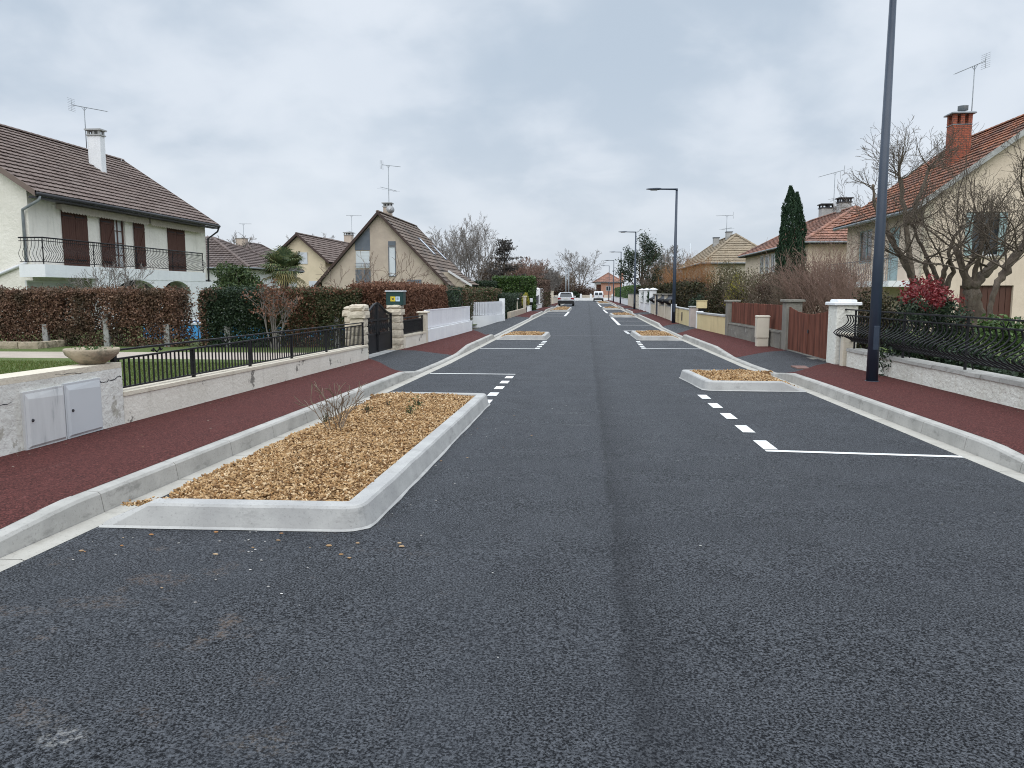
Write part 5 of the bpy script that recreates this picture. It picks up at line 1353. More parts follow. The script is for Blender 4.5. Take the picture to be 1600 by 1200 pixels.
txt = ['nearest dark lamp post beside the curved railing, its head out of view', 'tall dark street lamp standing before the yellow wall and letterbox', 'third dark street lamp, in front of the white pillars',
       'fourth dark street lamp in front of the clipped bright green hedge', 'fifth dark street lamp, second farthest of the row', 'farthest and smallest dark street lamp, in front of the salmon house']
l0 = make_lamp((LL[0][0], LL[0][1], zr(LL[0][1]) + .13), txt[0])
for (x, y), t in zip(LL[1:], txt[1:]): dup(l0, (x, y, zr(y) + .12), t)

# ================================================================== RIGHT SIDE
# gardens
mb = MB(); mb.grid([[(x, y, zr(y) + .10) for x in (5.62, 7, 9, 12, 16, 22, 40, 70)] for y in yline(-8, 150, 2.5)])
setting('lawn', mb, M['lawn'], 'garden ground behind the curved railing')
setting('grass', blades(26000, 5.75, 10, 8.5, 16.5, .095, .05, 5), M['blade'], 'grass and low weeds behind the curved black railing', kind='stuff')
mb = MB(); mb.cbox(4.38, 4.72, 16.38, 16.95, zr(16.6) + .05, zr(16.6) + .112, .006); single('access_cover', mb, M['iron_cover'], 'small rusty pink access cover in the pavement by the wooden gate', 'cover', (4.55, 16.65, zr(16.6) + .13))
# roughcast wall with curved railing
yq = 16.62
rw = low_wall('roughcast_wall', 'white roughcast low wall under the curved black railing', -6.0, yq, .44, .335, .26, M['rough_white'], None, X=BR, sgn=1, cop=0)
mb = MB(); n = 46
for i in range(n):
    a, b = lerp(-6, yq, i / n), lerp(-6, yq, (i + .985) / n); za, zb_ = lerp(.44, .335, i / n), lerp(.44, .335, (i + 1) / n)
    X0, X1 = BR(a) - .03, BR(a) + .29; j = rg.uniform(-.006, .006)
    mb.hexa([(X0 + j, a, za + .002), (X1, a, za + .002), (BR(b) + .29, b, zb_ + .002), (BR(b) - .03 + j, b, zb_ + .002), (X0 + .01 + j, a, za + .055 + j), (X1, a, za + .06), (BR(b) + .29, b, zb_ + .06), (BR(b) - .02 + j, b, zb_ + .055 + j)])
part('coping_stones', mb, M['kerb'], rw)
cr = thing('curved_railing', 'black wrought iron railing with bellied bars on the roughcast wall', 'railing', (BR(12) + .1, 12, .5))
ra, rbb = (BR(-5) + .10, -5.0), (BR(yq) + .10, 17.05)
zA = lambda t: .545; zB = lambda t: 1.065
mb = MB(); belly_bars(mb, ra, rbb, zA, zB, -EX, .26, .160, .0135, 5, .30); part('bellied_bars', mb, M['iron'], cr)
mb = MB(); mb.bar((ra[0], ra[1], 1.07), (rbb[0], rbb[1], 1.07), .045, .022); mb.bar((ra[0], ra[1], .545), (rbb[0], rbb[1], .545), .04, .02); part('bar_rail', mb, M['iron'], cr)
mb = MB(); mb.bar((ra[0], ra[1], 1.19), (rbb[0], rbb[1] + .05, 1.19), .05, .024); mb.lathe((rbb[0], rbb[1] + .08, 1.165), [(.005, 0), (.028, .012), (.03, .03), (.005, .05)], 8); part('handrail', mb, M['iron'], cr)
for yy in (1.0, 4.4, 7.8, 9.9, 11.9, 14.1, 16.5):
    mb = MB(); X_ = BR(yy) + .10; mb.bar((X_, yy, .36), (X_, yy, 1.19), .032); mb.tube([(X_ + .12, yy, .40), (X_ + .06, yy, .62), (X_, yy, .70)], .011, 5); part('post', mb, M['iron'], cr)
for yy in (9.0, 10.9, 12.9, 15.2):
    mb = MB(); X_ = BR(yy) + .10
    for s in (-1, 1):
        mb.tube([(X_, yy + s * .02, 1.08)] + [(X_, yy + s * (.10 - .045 * math.cos(a) * (1 - a / 9)), 1.125 + .04 * math.sin(a) * (1 - a / 9)) for a in [k * .5 for k in range(12)]], .009, 4)
    part('scroll', mb, M['iron'], cr)
# cream post with letter slot box, white pillar
z_ = zr(17)
mb = MB(); mb.cbox(5.36, 5.62, 16.68, 16.86, z_, .70, .01); single('cream_post', mb, M['cream_conc'], 'short cream post between the roughcast wall and white pillar', 'post', (5.5, 16.77, z_))
mbx = thing('letterbox', 'small grey letterbox set between cream post and white pillar', 'letterbox', (5.5, 16.98, z_)); mb = MB(); mb.cbox(5.42, 5.62, 16.868, 17.10, z_, .64, .01); b_ = part('body', mb, M['coping'], mbx)
mb = MB(); mb.box(5.405, 5.419, 16.89, 17.07, .58, .61); part('slot', mb, M['ink'], b_)
wp = thing('white_pillar', 'stout white roughcast pillar with stepped cap beside the wooden gate', 'pillar', (5.55, 17.5, z_))
mb = MB(); mb.cbox(5.34, 5.78, 17.12, 17.72, z_ - .05, 1.28, .015); part('shaft', mb, M['rough_white'], wp)
mb = MB(); mb.cbox(5.28, 5.84, 17.06, 17.78, 1.281, 1.345, .015); mb.cbox(5.36, 5.76, 17.14, 17.70, 1.346, 1.40, .02); part('cap', mb, M['white_plain'], wp)
# wooden gate
wg = thing('wooden_gate', 'red brown plank gate with dipped top beside the white pillar', 'gate', (5.45, 19.5, z_))
yg0, yg1 = 17.78, 21.38
for s, (a, b) in enumerate(((yg0, 19.56), (19.60, yg1))):
    mb = MB(); k = 18
    for i in range(k):
        t0, t1 = lerp(a, b, i / k), lerp(a, b, (i + .9) / k); tm = ((t0 + t1) / 2 - yg0) / (yg1 - yg0)
        zt_ = 1.02 + .15 * (abs(tm - .5) * 2) ** 1.8; X_ = lerp(5.44, 5.42, tm)
        mb.cbox(X_, X_ + .03, t0, t1, zr(19) + .17, zt_ + rg.uniform(-.01, .01), .004)
    lf = part('gate_leaf', mb, M['red_fence'], wg)
    mb = MB()
    for zz in (.25, .80): mb.bar((5.49, a, zz), (5.49, b, zz), .05, .09)
    part('cross_rail', mb, M['red_fence'], lf)
mb = MB(); mb.box(5.40, 5.415, 19.45, 19.53, .56, .64); part('lock', mb, M['ink'], wg)
mb = MB(); mb.cbox(5.25, 5.7, 17.75, 21.4, zr(19), zr(19) + .135, .015); single('gate_sill', mb, M['grey_conc'], 'grey concrete sill strip under the wooden gate', 'doorstep', (5.5, 19.5, zr(19)))
def capped(name, label, x0, x1, y0, y1, z0, z1, m, mc, group=None, e=.06, h=.06, pyr=0.0):
    r = thing(name, label, 'pillar', ((x0 + x1) / 2, (y0 + y1) / 2, z0), group)
    mb = MB(); mb.cbox(x0, x1, y0, y1, z0 - .05, z1, .015); part('shaft', mb, m, r)
    mb = MB(); mb.cbox(x0 - e, x1 + e, y0 - e, y1 + e, z1 + .001, z1 + h, .015)
    if pyr:
        c = ((x0 + x1) / 2, (y0 + y1) / 2, z1 + h + pyr); q = [(x0 - e * .8, y0 - e * .8, z1 + h), (x1 + e * .8, y0 - e * .8, z1 + h), (x1 + e * .8, y1 + e * .8, z1 + h), (x0 - e * .8, y1 + e * .8, z1 + h)]
        mb.add(q + [c], [(0, 1, 4), (1, 2, 4), (2, 3, 4), (3, 0, 4)])
    part('cap', mb, mc, r); return r
capped('concrete_pillar', 'mossy grey concrete pillar between wooden gate and red fence', 5.36, 5.78, 21.42, 21.86, zr(21), 1.30, M['grey_conc'], M['grey_conc'])
cwl = low_wall('concrete_wall', 'weathered grey concrete wall under the red plank fence', 21.9, 28.3, .47, .47, .24, M['grey_conc'], M['grey_conc'], X=BR, sgn=1, cop=.04, copo=.02)
pf = thing('plank_fence', 'red brown vertical plank fence on the grey concrete wall', 'fence', (BR(25) + .12, 25, .47)); mb = MB(); k = 62
for i in range(k):
    a, b = lerp(21.92, 28.28, i / k), lerp(21.92, 28.28, (i + .88) / k); X_ = BR(a) + .09
    mb.hexa([(X_, a, .50), (X_ + .03, a, .50), (BR(b) + .12, b, .50), (BR(b) + .09, b, .50)] + [(x, y, 1.20 + rg.uniform(-.012, .012)) for x, y in ((X_, a), (X_ + .03, a), (BR(b) + .12, b), (BR(b) + .09, b))])
part('plank_panel', mb, M['red_fence'], pf); mb = MB()
for zz in (.62, 1.05): mb.bar((BR(21.9) + .16, 21.92, zz), (BR(28.3) + .16, 28.28, zz), .05, .08)
part('rail', mb, M['red_fence'], pf)
capped('concrete_pillar', 'grey concrete pillar at the far end of the red fence', BR(28.6) - .02, BR(28.6) + .36, 28.32, 28.78, zr(28), 1.22, M['grey_conc'], M['grey_conc'])
# cream utility cabinet
uc = thing('utility_cabinet', 'narrow cream utility cabinet standing against the concrete wall', 'cabinet', (5.08, 22.9, zr(23) + .12))
zc = zr(23) + .12; mb = MB(); mb.cbox(4.90, 5.25, 22.78, 23.03, zc + .25, zc + .86, .012); b_ = part('body', mb, M['cab_cream'], uc)
mb = MB(); mb.cbox(4.88, 5.27, 22.76, 23.05, zc + .861, zc + .90, .02); part('lid', mb, M['cab_cream'], uc)
mb = MB(); mb.cbox(4.91, 5.24, 22.79, 23.02, zc - .05, zc + .249, .012); part('plinth', mb, M['cab_cream'], uc)
mb = MB(); mb.box(4.888, 4.899, 22.8, 23.01, zc + .27, zc + .84); mb.box(4.92, 5.23, 22.766, 22.779, zc + .27, zc + .84); d_ = part('door', mb, M['cab_cream'], b_)
# yellow wall
low_wall('yellow_wall', 'long yellow garden wall with grey coping beside the yellow letterbox', 28.8, 33.3, .72, .72, .22, M['yellow_wall'], M['coping'], X=BR, sgn=1, cop=.06, copo=.03)
mb = MB(); X_ = BR(33.4); mb.cbox(X_ - .03, X_ + .26, 33.31, 33.46, zr(33), .76, .01); single('white_post', mb, M['white_plain'], 'thin white end post of the long yellow wall', 'post', (X_ + .1, 33.4, zr(33)))
yb = thing('letterbox', 'large pale yellow letterbox on a dark stand behind the yellow wall', 'letterbox', (5.02, 33.9, zr(34)))
mb = MB(); mb.cbox(4.72, 5.14, 33.75, 34.05, .88, 1.19, .012); b_ = part('body', mb, M['yellow_wall'], yb); mb = MB(); mb.box(4.70, 5.16, 33.73, 34.07, 1.192, 1.21); part('lid', mb, M['yellow_wall'], b_)
mb = MB(); mb.box(4.80, 5.06, 33.8, 34.0, zr(34), .875); part('stand', mb, M['gate_black'], yb)
capped('block_pillar', 'pinkish block pillar with grey cap between two yellow walls', BR(35) - .04, BR(35) + .36, 34.6, 35.05, zr(35), .90, mat('pinkish block', (.50, .43, .39), (.44, .37, .34), 4, 4, rough=.9), M['coping'], None, .04, .05)
low_wall('yellow_wall', 'short yellow wall section behind the second street lamp', 35.1, 40.6, .80, .84, .2, M['yellow_wall'], M['coping'], X=BR, sgn=1, cop=.05, copo=.02)
mb = MB(); mb.box(BR(37.4) - .012, BR(37.4) + .0, 37.2, 37.5, .22, .62); single('wall_grille', mb, M['ink'], 'narrow dark slot grille in the short yellow wall', 'grille', (BR(37.4), 37.3, .4))
mb = MB(); X_ = BR(41); mb.cbox(X_ - .05, X_ + .2, 40.7, 41.1, zr(41), .95, .02); single('white_post', mb, M['white_plain'], 'white end post just past the second street lamp', 'post', (X_, 40.9, zr(41)))
# cream ribbed walls with dark bellied panels
def bellied(name, label, y0, y1, z0, z1, group):
    r = thing(name, label, 'fence', (BR((y0 + y1) / 2), (y0 + y1) / 2, z0), group)
    rows = []
    for k in range(11):
        s = k / 10; d = .30 * math.exp(-((s - .38) / .25) ** 2)
        rows.append([(BR(y) + .12 - d, y, lerp(z0, z1, s)) for y in (y0, (y0 + y1) / 2, y1)])
    mb = MB(); mb.grid(rows, smooth=True); part('privacy_sheet', mb, M['dark_sheet'], r)
    mb = MB(); n = max(3, int((y1 - y0) / .16)); belly_bars(mb, (BR(y0) + .1, y0), (BR(y1) + .1, y1), lambda t: z0, lambda t: z1, -EX, .32, (y1 - y0) / n, .012, 4, .38); part('bellied_bars', mb, M['iron'], r)
    mb = MB(); mb.bar((BR(y0) + .1, y0, z1), (BR(y1) + .1, y1, z1), .04); mb.bar((BR(y0) + .1, y0, z0), (BR(y1) + .1, y1, z0), .04); part('rail', mb, M['iron'], r)
def ribbed(label, y0, y1, zt_):
    r = low_wall('ribbed_wall', label, y0, y1, zt_, zt_, .2, M['cream_conc'], M['coping'], X=BR, sgn=1, cop=.04, copo=.015)
    mb = MB(); k = max(2, int((y1 - y0) / .45))
    for i in range(k):
        y = lerp(y0, y1, (i + .5) / k); mb.box(BR(y) - .02, BR(y) + .01, y - .12, y + .12, zr(y), zt_ - .05)
    part('ribs', mb, M['cream_conc'], r)
G_ = 'dark bellied railing panels on the cream walls'
ribbed('cream ribbed wall nearest behind the second street lamp', 41.15, 44.3, .82); bellied('bellied_panel', 'dark bellied railing panel just right of the first grey capped pillar', 41.2, 44.25, .85, 1.42, G_)
capped('capped_pillar', 'cream pillar with wide grey slab cap, nearest of three in the cream wall', 4.40, 4.72, 44.35, 44.75, zr(44), 1.42, M['cream_conc'], M['grey_conc'], 'grey capped cream pillars', .12)
ribbed('cream ribbed wall between the grey capped pillars', 44.8, 48.3, .80); bellied('bellied_panel', 'dark bellied railing panel between the two nearest grey capped pillars', 44.85, 48.2, .85, 1.42, G_)
capped('capped_pillar', 'cream pillar with grey slab cap beside the blue grey gate', 4.40, 4.72, 48.35, 48.75, zr(48), 1.42, M['cream_conc'], M['grey_conc'], 'grey capped cream pillars', .12)
bg = thing('pedestrian_gate', 'narrow blue grey pedestrian gate between cream pillars', 'gate', (4.5, 49.6, zr(49))); mb = MB(); mb.box(4.48, 4.52, 48.8, 50.5, .16, 1.38); part('panel', mb, M['blue_grey'], bg); mb = MB(); mb.bar((4.47, 48.82, .14), (4.47, 48.82, 1.42), .06); mb.bar((4.47, 50.48, .14), (4.47, 50.48, 1.42), .06); part('frame', mb, M['gate_black'], bg)
capped('capped_pillar', 'cream pillar with grey slab cap, farthest, past the blue grey gate', 4.40, 4.72, 50.55, 50.95, zr(50), 1.42, M['cream_conc'], M['grey_conc'], 'grey capped cream pillars', .12)
ribbed('cream ribbed wall ending at the white capped pillars', 51, 54.4, .80); bellied('bellied_panel', 'dark bellied railing panel beside the first white pillar', 51, 54.3, .85, 1.42, G_)
for y, t in ((54.7, 'nearest tall white pillar with pyramid cap on the right'), (60.2, 'middle white pillar with pyramid cap between dark green slits'), (65.5, 'third tall white pillar with pyramid cap, behind the third lamp')):
    capped('white_pillar', t, 4.36, 4.82, y - .3, y + .3, zr(y), 1.72, M['white_plain'], M['white_plain'], 'tall white pyramid capped pillars', .07, .06, .10)
low_wall('white_wall', 'white low wall between the nearest and middle pyramid capped pillars', 55.05, 59.8, .75, .75, .22, M['white_plain'], M['coping'], X=BR, sgn=1)
low_wall('white_wall', 'white low wall between the two farthest pyramid capped pillars', 60.6, 65.1, .75, .75, .22, M['white_plain'], M['coping'], X=BR, sgn=1)
low_wall('cream_wall', 'tall cream wall past the white pillars by the third lamp', 66, 86, 1.42, 1.40, .22, M['cream_conc'], M['coping'], X=BR, sgn=1, step=4)
low_wall('cream_wall', 'long pale wall under the clipped bright green hedge', 86.2, 148, .85, .85, .25, M['white_plain'], M['coping'], X=BR, sgn=1, step=6)

# ---- large beige house with red tiled roof
Y1, Y2 = 32.0, 41.0
e_ = D(1304, 357, Y2 + .3); rr_ = D(1487, 228, Y2 + .3)
x0h = e_.x + .55; xrh = rr_.x
sw_ = (rr_.z - e_.z) / (xrh - e_.x)
o = Vector((x0h, Y1, 0)); zf = lambda px, py: D(px, py, Y1).z
wx0, wx1, wz0, wz1 = D(1508, 365, Y1).x - x0h, D(1571, 365, Y1).x - x0h, zf(1540, 401), zf(1540, 331)
gx0, gx1, gz1 = D(1500, 447, Y1).x - x0h, D(1584, 447, Y1).x - x0h, zf(1540, 446)
W = lambda px, py: DX(px, py, x0h)
wy0, wy1 = W(1362, 385).y - Y1, W(1340, 385).y - Y1; wwz0, wwz1 = W(1350, 412).z, W(1350, 360).z
dy0, dy1 = max(.9, W(1404, 395).y - Y1), W(1386, 395).y - Y1; dz0, dz1 = 2.05, W(1395, 355).z
bh, q = gable_house('beige_house', 'large beige rendered house with red tile roof and brick chimney behind the bare trees', 'house', x0h, 2 * xrh - x0h, Y1, Y2, zr(35) + .05, e_.z, rr_.z, M['beige_house'], M['tile_red'], ov=.55, ovg=.3, xr=xrh,
    south=[(wx0, wx1, wz0, wz1), (gx0, gx1, zr(35) + .05, gz1)], west=[(wy0, wy1, wwz0, wwz1), (dy0, dy1, dz0, dz1)], seed=14, row=.34, w=.24, verge=M['verge_grey'])
window(bh, o, EX, -EY, wx0 + .02, wx1 - .02, wz0 + .02, wz1 - .02, M['frame_white'], M['glass'], 2, 1, depth=.13, fw=.07, sill=M['beige_render'])
for a, b in ((wx0 - .02, wx0 + .26), (wx1 - .27, wx1 + .02)): shutter(bh, o, EX, -EY, a, b, wz0 + .03, wz1 - .03, M['blue_shutter'], off=.02, brace=False)
mb = MB(); k = 9
for i in range(k): mb.obox(o, EX, -EY, lerp(gx0, gx1, i / k) + .01, lerp(gx0, gx1, (i + 1) / k) - .01, zr(35) + .06, gz1 - .02, -.16, -.12)
part('garage_door', mb, M['frame_brown'], bh)
ow = Vector((x0h, Y1, 0))
window(bh, ow, EY, -EX, wy0, wy1, wwz0, wwz1, M['blue_shutter'], M['glass'], 2, 1, depth=.12, fw=.07)
mb = MB(); k = 6
for i in range(k): mb.obox(ow, EY, -EX, lerp(dy0, dy1, i / k) + .006, lerp(dy0, dy1, (i + 1) / k) - .006, dz0, dz1, -.12, -.07)
part('balcony_door', mb, M['blue_shutter'], bh)
mb = MB(); mb.box(x0h - 1.1, x0h - .01, Y1 + .3, Y2 - .3, 1.78, 2.02); tr = part('terrace_slab', mb, M['white_plain'], bh)
mb = MB()
for i in range(40): y = lerp(Y1 + .35, Y2 - .35, i / 39); mb.bar((x0h - 1.05, y, 2.02), (x0h - 1.05, y, 2.9), .018)
mb.bar((x0h - 1.05, Y1 + .35, 2.92), (x0h - 1.05, Y2 - .35, 2.92), .04); part('railing', mb, M['zinc'], tr)
mb = MB()
for i in range(10):
    z = 2.3 + i * .27; s = .34 if i % 2 else .24
    mb.rough(x0h - .012, x0h + s, Y1 - .014, Y1 + .2, z, z + .262, .006, rg, .12)
part('quoins', mb, M['stone'], bh)
mb = MB(); mb.tube([(e_.x - .02, Y1 - .3, e_.z - .06), (e_.x - .02, Y2 + .3, e_.z - .06)], .07, 8); part('eave_gutter', mb, M['zinc'], bh)
pc = RP(1507, 246, (xrh, Y1, rr_.z), Vector((-sw_, 0, 1)))
cy_ = pc.y + .3; cxl, cxr = D(1484, 200, cy_).x, D(1521, 200, cy_).x; zc_ = D(1500, 197, cy_).z
cw = (cxr - cxl) * .80; cxr = cxl + cw
bc_ = chimney(bh, (cxl + cxr) / 2, cy_, cw, .6, pc.z - .9, zc_, M['brick'], False)
mb = MB(); x_, w2 = (cxl + cxr) / 2, cw / 2
mb.box(x_ - w2 - .02, x_ + w2 + .02, cy_ - .32, cy_ + .32, zc_ + .001, zc_ + .03); capz = zc_ + .03
for sx in (-1, 0, 1):
    for sy in (-1, 1):
        mb2 = MB(); mb2.box(x_ + sx * (w2 - .08) - .08, x_ + sx * (w2 - .08) + .08, cy_ + sy * .22 - .08, cy_ + sy * .22 + .08, capz + .001, capz + .42); part('chimney_pier', mb2, M['brick'], bc_)
part('chimney_band', mb, M['zinc'], bc_)
mb = MB(); mb.cbox(x_ - w2 - .12, x_ + w2 + .12, cy_ - .42, cy_ + .42, capz + .422, capz + .49, .03); mb.lathe((x_ + .1, cy_, capz + .49), [(.10, 0), (.10, .1), (.2, .12), (.2, .28), (.21, .30), (.10, .31)], 14); part('chimney_cap', mb, M['zinc'], bc_)
am = Vector((cxr + .12, cy_ + .1, zc_ - .5)); at_ = D(1530, 103, am.y)
tv_antenna(bh, am, at_.z - am.z, PI + .25, 1.5, .42, 14)
# ---- red hipped house beyond
Yb1, Yb2 = 46.0, 64.0; c_ = D(1253, 378, Yb1); ap_ = D(1334, 325, 50.6); hw_ = ap_.x - c_.x
cB = lambda px, py: DX(px, py, c_.x + .45)
rh, (R0, R1) = hip_house('red_hipped_house', 'pale house with faded red hipped roof and two chimneys beside the cypress', 'house', c_.x + .45, c_.x + 2 * hw_ - .45, Yb1 + .45, Yb2, zr(50), c_.z, ap_.z, M['beige_house'], M['tile_red2'], ov=.45, seed=15, w=.28)
ow = Vector((c_.x + .45, 0, 0))
for a, b in ((1212, 1206), (1203, 1197), (1194, 1189)):
    ya, yb_ = cB(a, 405).y, cB(b, 405).y
    window(rh, ow, EY, -EX, ya, yb_, 2.9, 4.2, M['frame_white'], M['glass'], 2, 1, depth=-.03, fw=.1)
for px, py0, py1, w in ((1293, 334, 326, 1.0), (1319, 322, 317, .75)):
    p = D(px, py1, 58 if px < 1300 else 53); chimney(rh, p.x, p.y, w, w * .8, p.z - 1.7, p.z, M['coping'], True, True, M['ink'])
p = D(1302, 330, 57); tv_antenna(rh, (p.x, p.y, p.z - .8), D(1302, 270, 57).z - p.z + .8, PI - .2, 1.7, .25, 10)
dc = D(1304, 323, 56.5); mb = MB(); mb.lathe((0, 0, 0), [(.42 * t, .1 * t * t) for t in (.02, .4, .7, 1)], 18); Rm = Matrix.Rotation(.9, 3, 'Z') @ Matrix.Rotation(math.radians(75), 3, 'X'); mb.v = [tuple(dc + Rm @ Vector(v)) for v in mb.v]; mb.bar(dc, dc + Vector((0, 0, -1.0)), .04); part('satellite_dish', mb, M['dish'], rh)
# ---- tan hipped house
Yc = 69.0; cl = D(1096, 411, Yc); ac = D(1149, 367, 72.8); hw_ = ac.x - cl.x
th_, (R0, R1) = hip_house('tan_hipped_house', 'house with tan tiled hipped roof and tall aerial behind the orange willow', 'house', cl.x + .4, cl.x + 2 * hw_ - .4, Yc + .4, 86, zr(70), cl.z, ac.z, M['cream_conc'], M['tile_tan'], ov=.4, seed=16, row=.36)
for px, py, Yq, w in ((1119, 372, 78, .55), (1139, 363, 75, .55)):
    p = D(px, py, Yq); chimney(th_, p.x, p.y, w, w, p.z - 1.6, p.z, M['coping'], True, False, M['ink'])
p = D(1135, 368, 76); tv_antenna(th_, (p.x, p.y, p.z - .8), D(1135, 337, 76).z - p.z + .8, PI - .3, 1.6, 0, 9, True, second=True)
mp_ = D(1078, 410, 110); mb = MB(); mb.tube([(mp_.x, 110, zr(110)), (mp_.x, 110, D(1078, 380, 110).z)], .07, 6); single('mast_pole', mb, M['roller'], 'thin pale pole rising left of the tan roof', 'pole', (mp_.x, 110, zr(110)))
# ---- salmon house closing the street
Ys = 190.0; x0s, x1s = D(939, 450, Ys).x, D(972, 450, Ys).x
xb0 = D(929.5, 450, Ys).x; zb_ = D(930, 456, Ys).z; zt_ = D(930, 441, Ys).z
sh, (R0, R1) = hip_house('salmon_house', 'small salmon coloured house with red hipped roof at the street end', 'house', xb0, x1s, Ys, Ys + 9, zr(190), zt_, D(950, 426.5, Ys + 4).z, M['pink_render'], M['tile_red2'], ov=.5, seed=17, row=.5, w=.5,
    south=[(.35, x0s - xb0, zb_ + .02, zt_ - .55)], west=[(.3, 3.0, zb_ + .02, zt_ - .55)])
mb = MB(); mb.box(xb0 - .06, x0s, Ys - .08, Ys - .01, zt_ - .5, zt_ - .06); mb.box(xb0 - .06, xb0 + .33, Ys - .08, Ys - .01, zr(190) + .1, zt_ - .501); lg = part('loggia', mb, M['white_plain'], sh)
mb = MB()
for i in range(12): x = lerp(xb0 + .4, x0s, i / 12); mb.bar((x, Ys - .05, zb_), (x, Ys - .05, zb_ + .9), .05)
mb.bar((xb0 + .35, Ys - .05, zb_ + .92), (x0s, Ys - .05, zb_ + .92), .07); part('railing', mb, M['gate_black'], lg)
mb = MB(); mb.box(xb0 + .2, x0s + .3, Ys + 3.2, Ys + 3.3, zb_ - .5, zt_ - .1); mb.box(x0s + .2, x0s + .3, Ys + .2, Ys + 3.2, zb_ - .5, zt_ - .1); part('back_wall', mb, M['pink_render'], lg)
p = D(971, 427, Ys + 3); chimney(sh, p.x, p.y, 1.0, .8, p.z - 2.2, p.z, M['pink_render'], True, False)
window(sh, Vector((x0s, Ys, 0)), EX, -EY, 1.2, 2.4, zb_ + .2, zb_ + 1.4, M['frame_white'], M['glass'], 2, 1, depth=-.03, fw=.1)
# ---- fence closing the street
ef = thing('end_fence', 'white low wall with picket panels closing the street end', 'fence', (-3, 158, zr(158)))
mb = MB(); mb.box(-16, 8, 158, 158.25, zr(158) - .1, zr(158) + .55); part('wall_body', mb, M['white_plain'], ef)
for x in (-14, -11.2, -8.4, -5.6, -3.6, -1.2, .8, 2.8, 5.2):
    mb = MB(); mb.cbox(x - .2, x + .2, 157.9, 158.35, zr(158), zr(158) + 1.35, .03); part('post', mb, M['white_plain'], ef)
for a, b in ((-14, -11.2), (-11.2, -8.4), (-8.4, -5.6), (-5.6, -3.6), (-1.2, .8), (.8, 2.8), (2.8, 5.2)):
    k = 9; mb = MB()
    for i in range(k): x = lerp(a + .25, b - .25, i / (k - 1)); mb.box(x - .07, x + .07, 158.08, 158.14, zr(158) + .56, zr(158) + 1.12)
    mb.box(a + .2, b - .2, 158.142, 158.18, zr(158) + .95, zr(158) + 1.03); part('picket_panel', mb, M['cream_conc'], ef)
for px, Yq, ph, lab in ((884, 128, 420, 'thin grey green utility pole just behind the white car'), (888.5, 134, 421, 'thin pale utility pole right of a matching one behind the white car')):
    p = D(px, 457, Yq); mb = MB(); zt_ = D(px, ph, Yq).z; mb.tube([(p.x, Yq, zr(Yq)), (p.x, Yq, zt_)], [.12, .09], 8); mb.bar((p.x - .02, Yq, zt_ - .1), (p.x + .5, Yq, zt_), .09)
    single('utility_pole', mb, M['zinc'], lab, 'pole', (p.x, Yq, zr(Yq)), 'thin utility poles')

# ================================================================== VEHICLES
def vehicle(name, label, cat, x, y, yaw, L, Wd, prof, zbelt, wheel_r, van=False):
    """prof: roof line stations (y from rear, z); body sits at y 0..L, rear at 0"""
    z0 = zr(y); r = thing(name, label, cat, (0, 0, 0)); hw = Wd / 2
    body = MB(); ns = len(prof)
    rows = []
    for (s, zt_, wt) in prof:
        zb = .24 if .02 * L < s < .98 * L else .34
        k = max(.0, zt_ - zbelt)
        sec = [(hw * .90, zb), (hw, zb + .18), (hw, zbelt * .8), (hw * .97, zbelt), (hw * (.97 - wt), zt_ - .06 if k > .1 else zt_ - .01), (hw * (.90 - wt) - .04, zt_)]
        full = sec + [(-a, b) for a, b in reversed(sec)]
        rows.append([(a, s, b) for a, b in full])
    body.grid(rows, smooth=True); body.poly(rows[0]); body.poly(rows[-1][::-1])
    b_ = part('body', body, M['car_white'], r)
    def skin(s, side_z, off=.012):
        return None
    # rear screen
    (s0, zt0, w0), (s1, zt1, w1) = prof[0], prof[1]
    mb = MB()
    return r, b_, rows
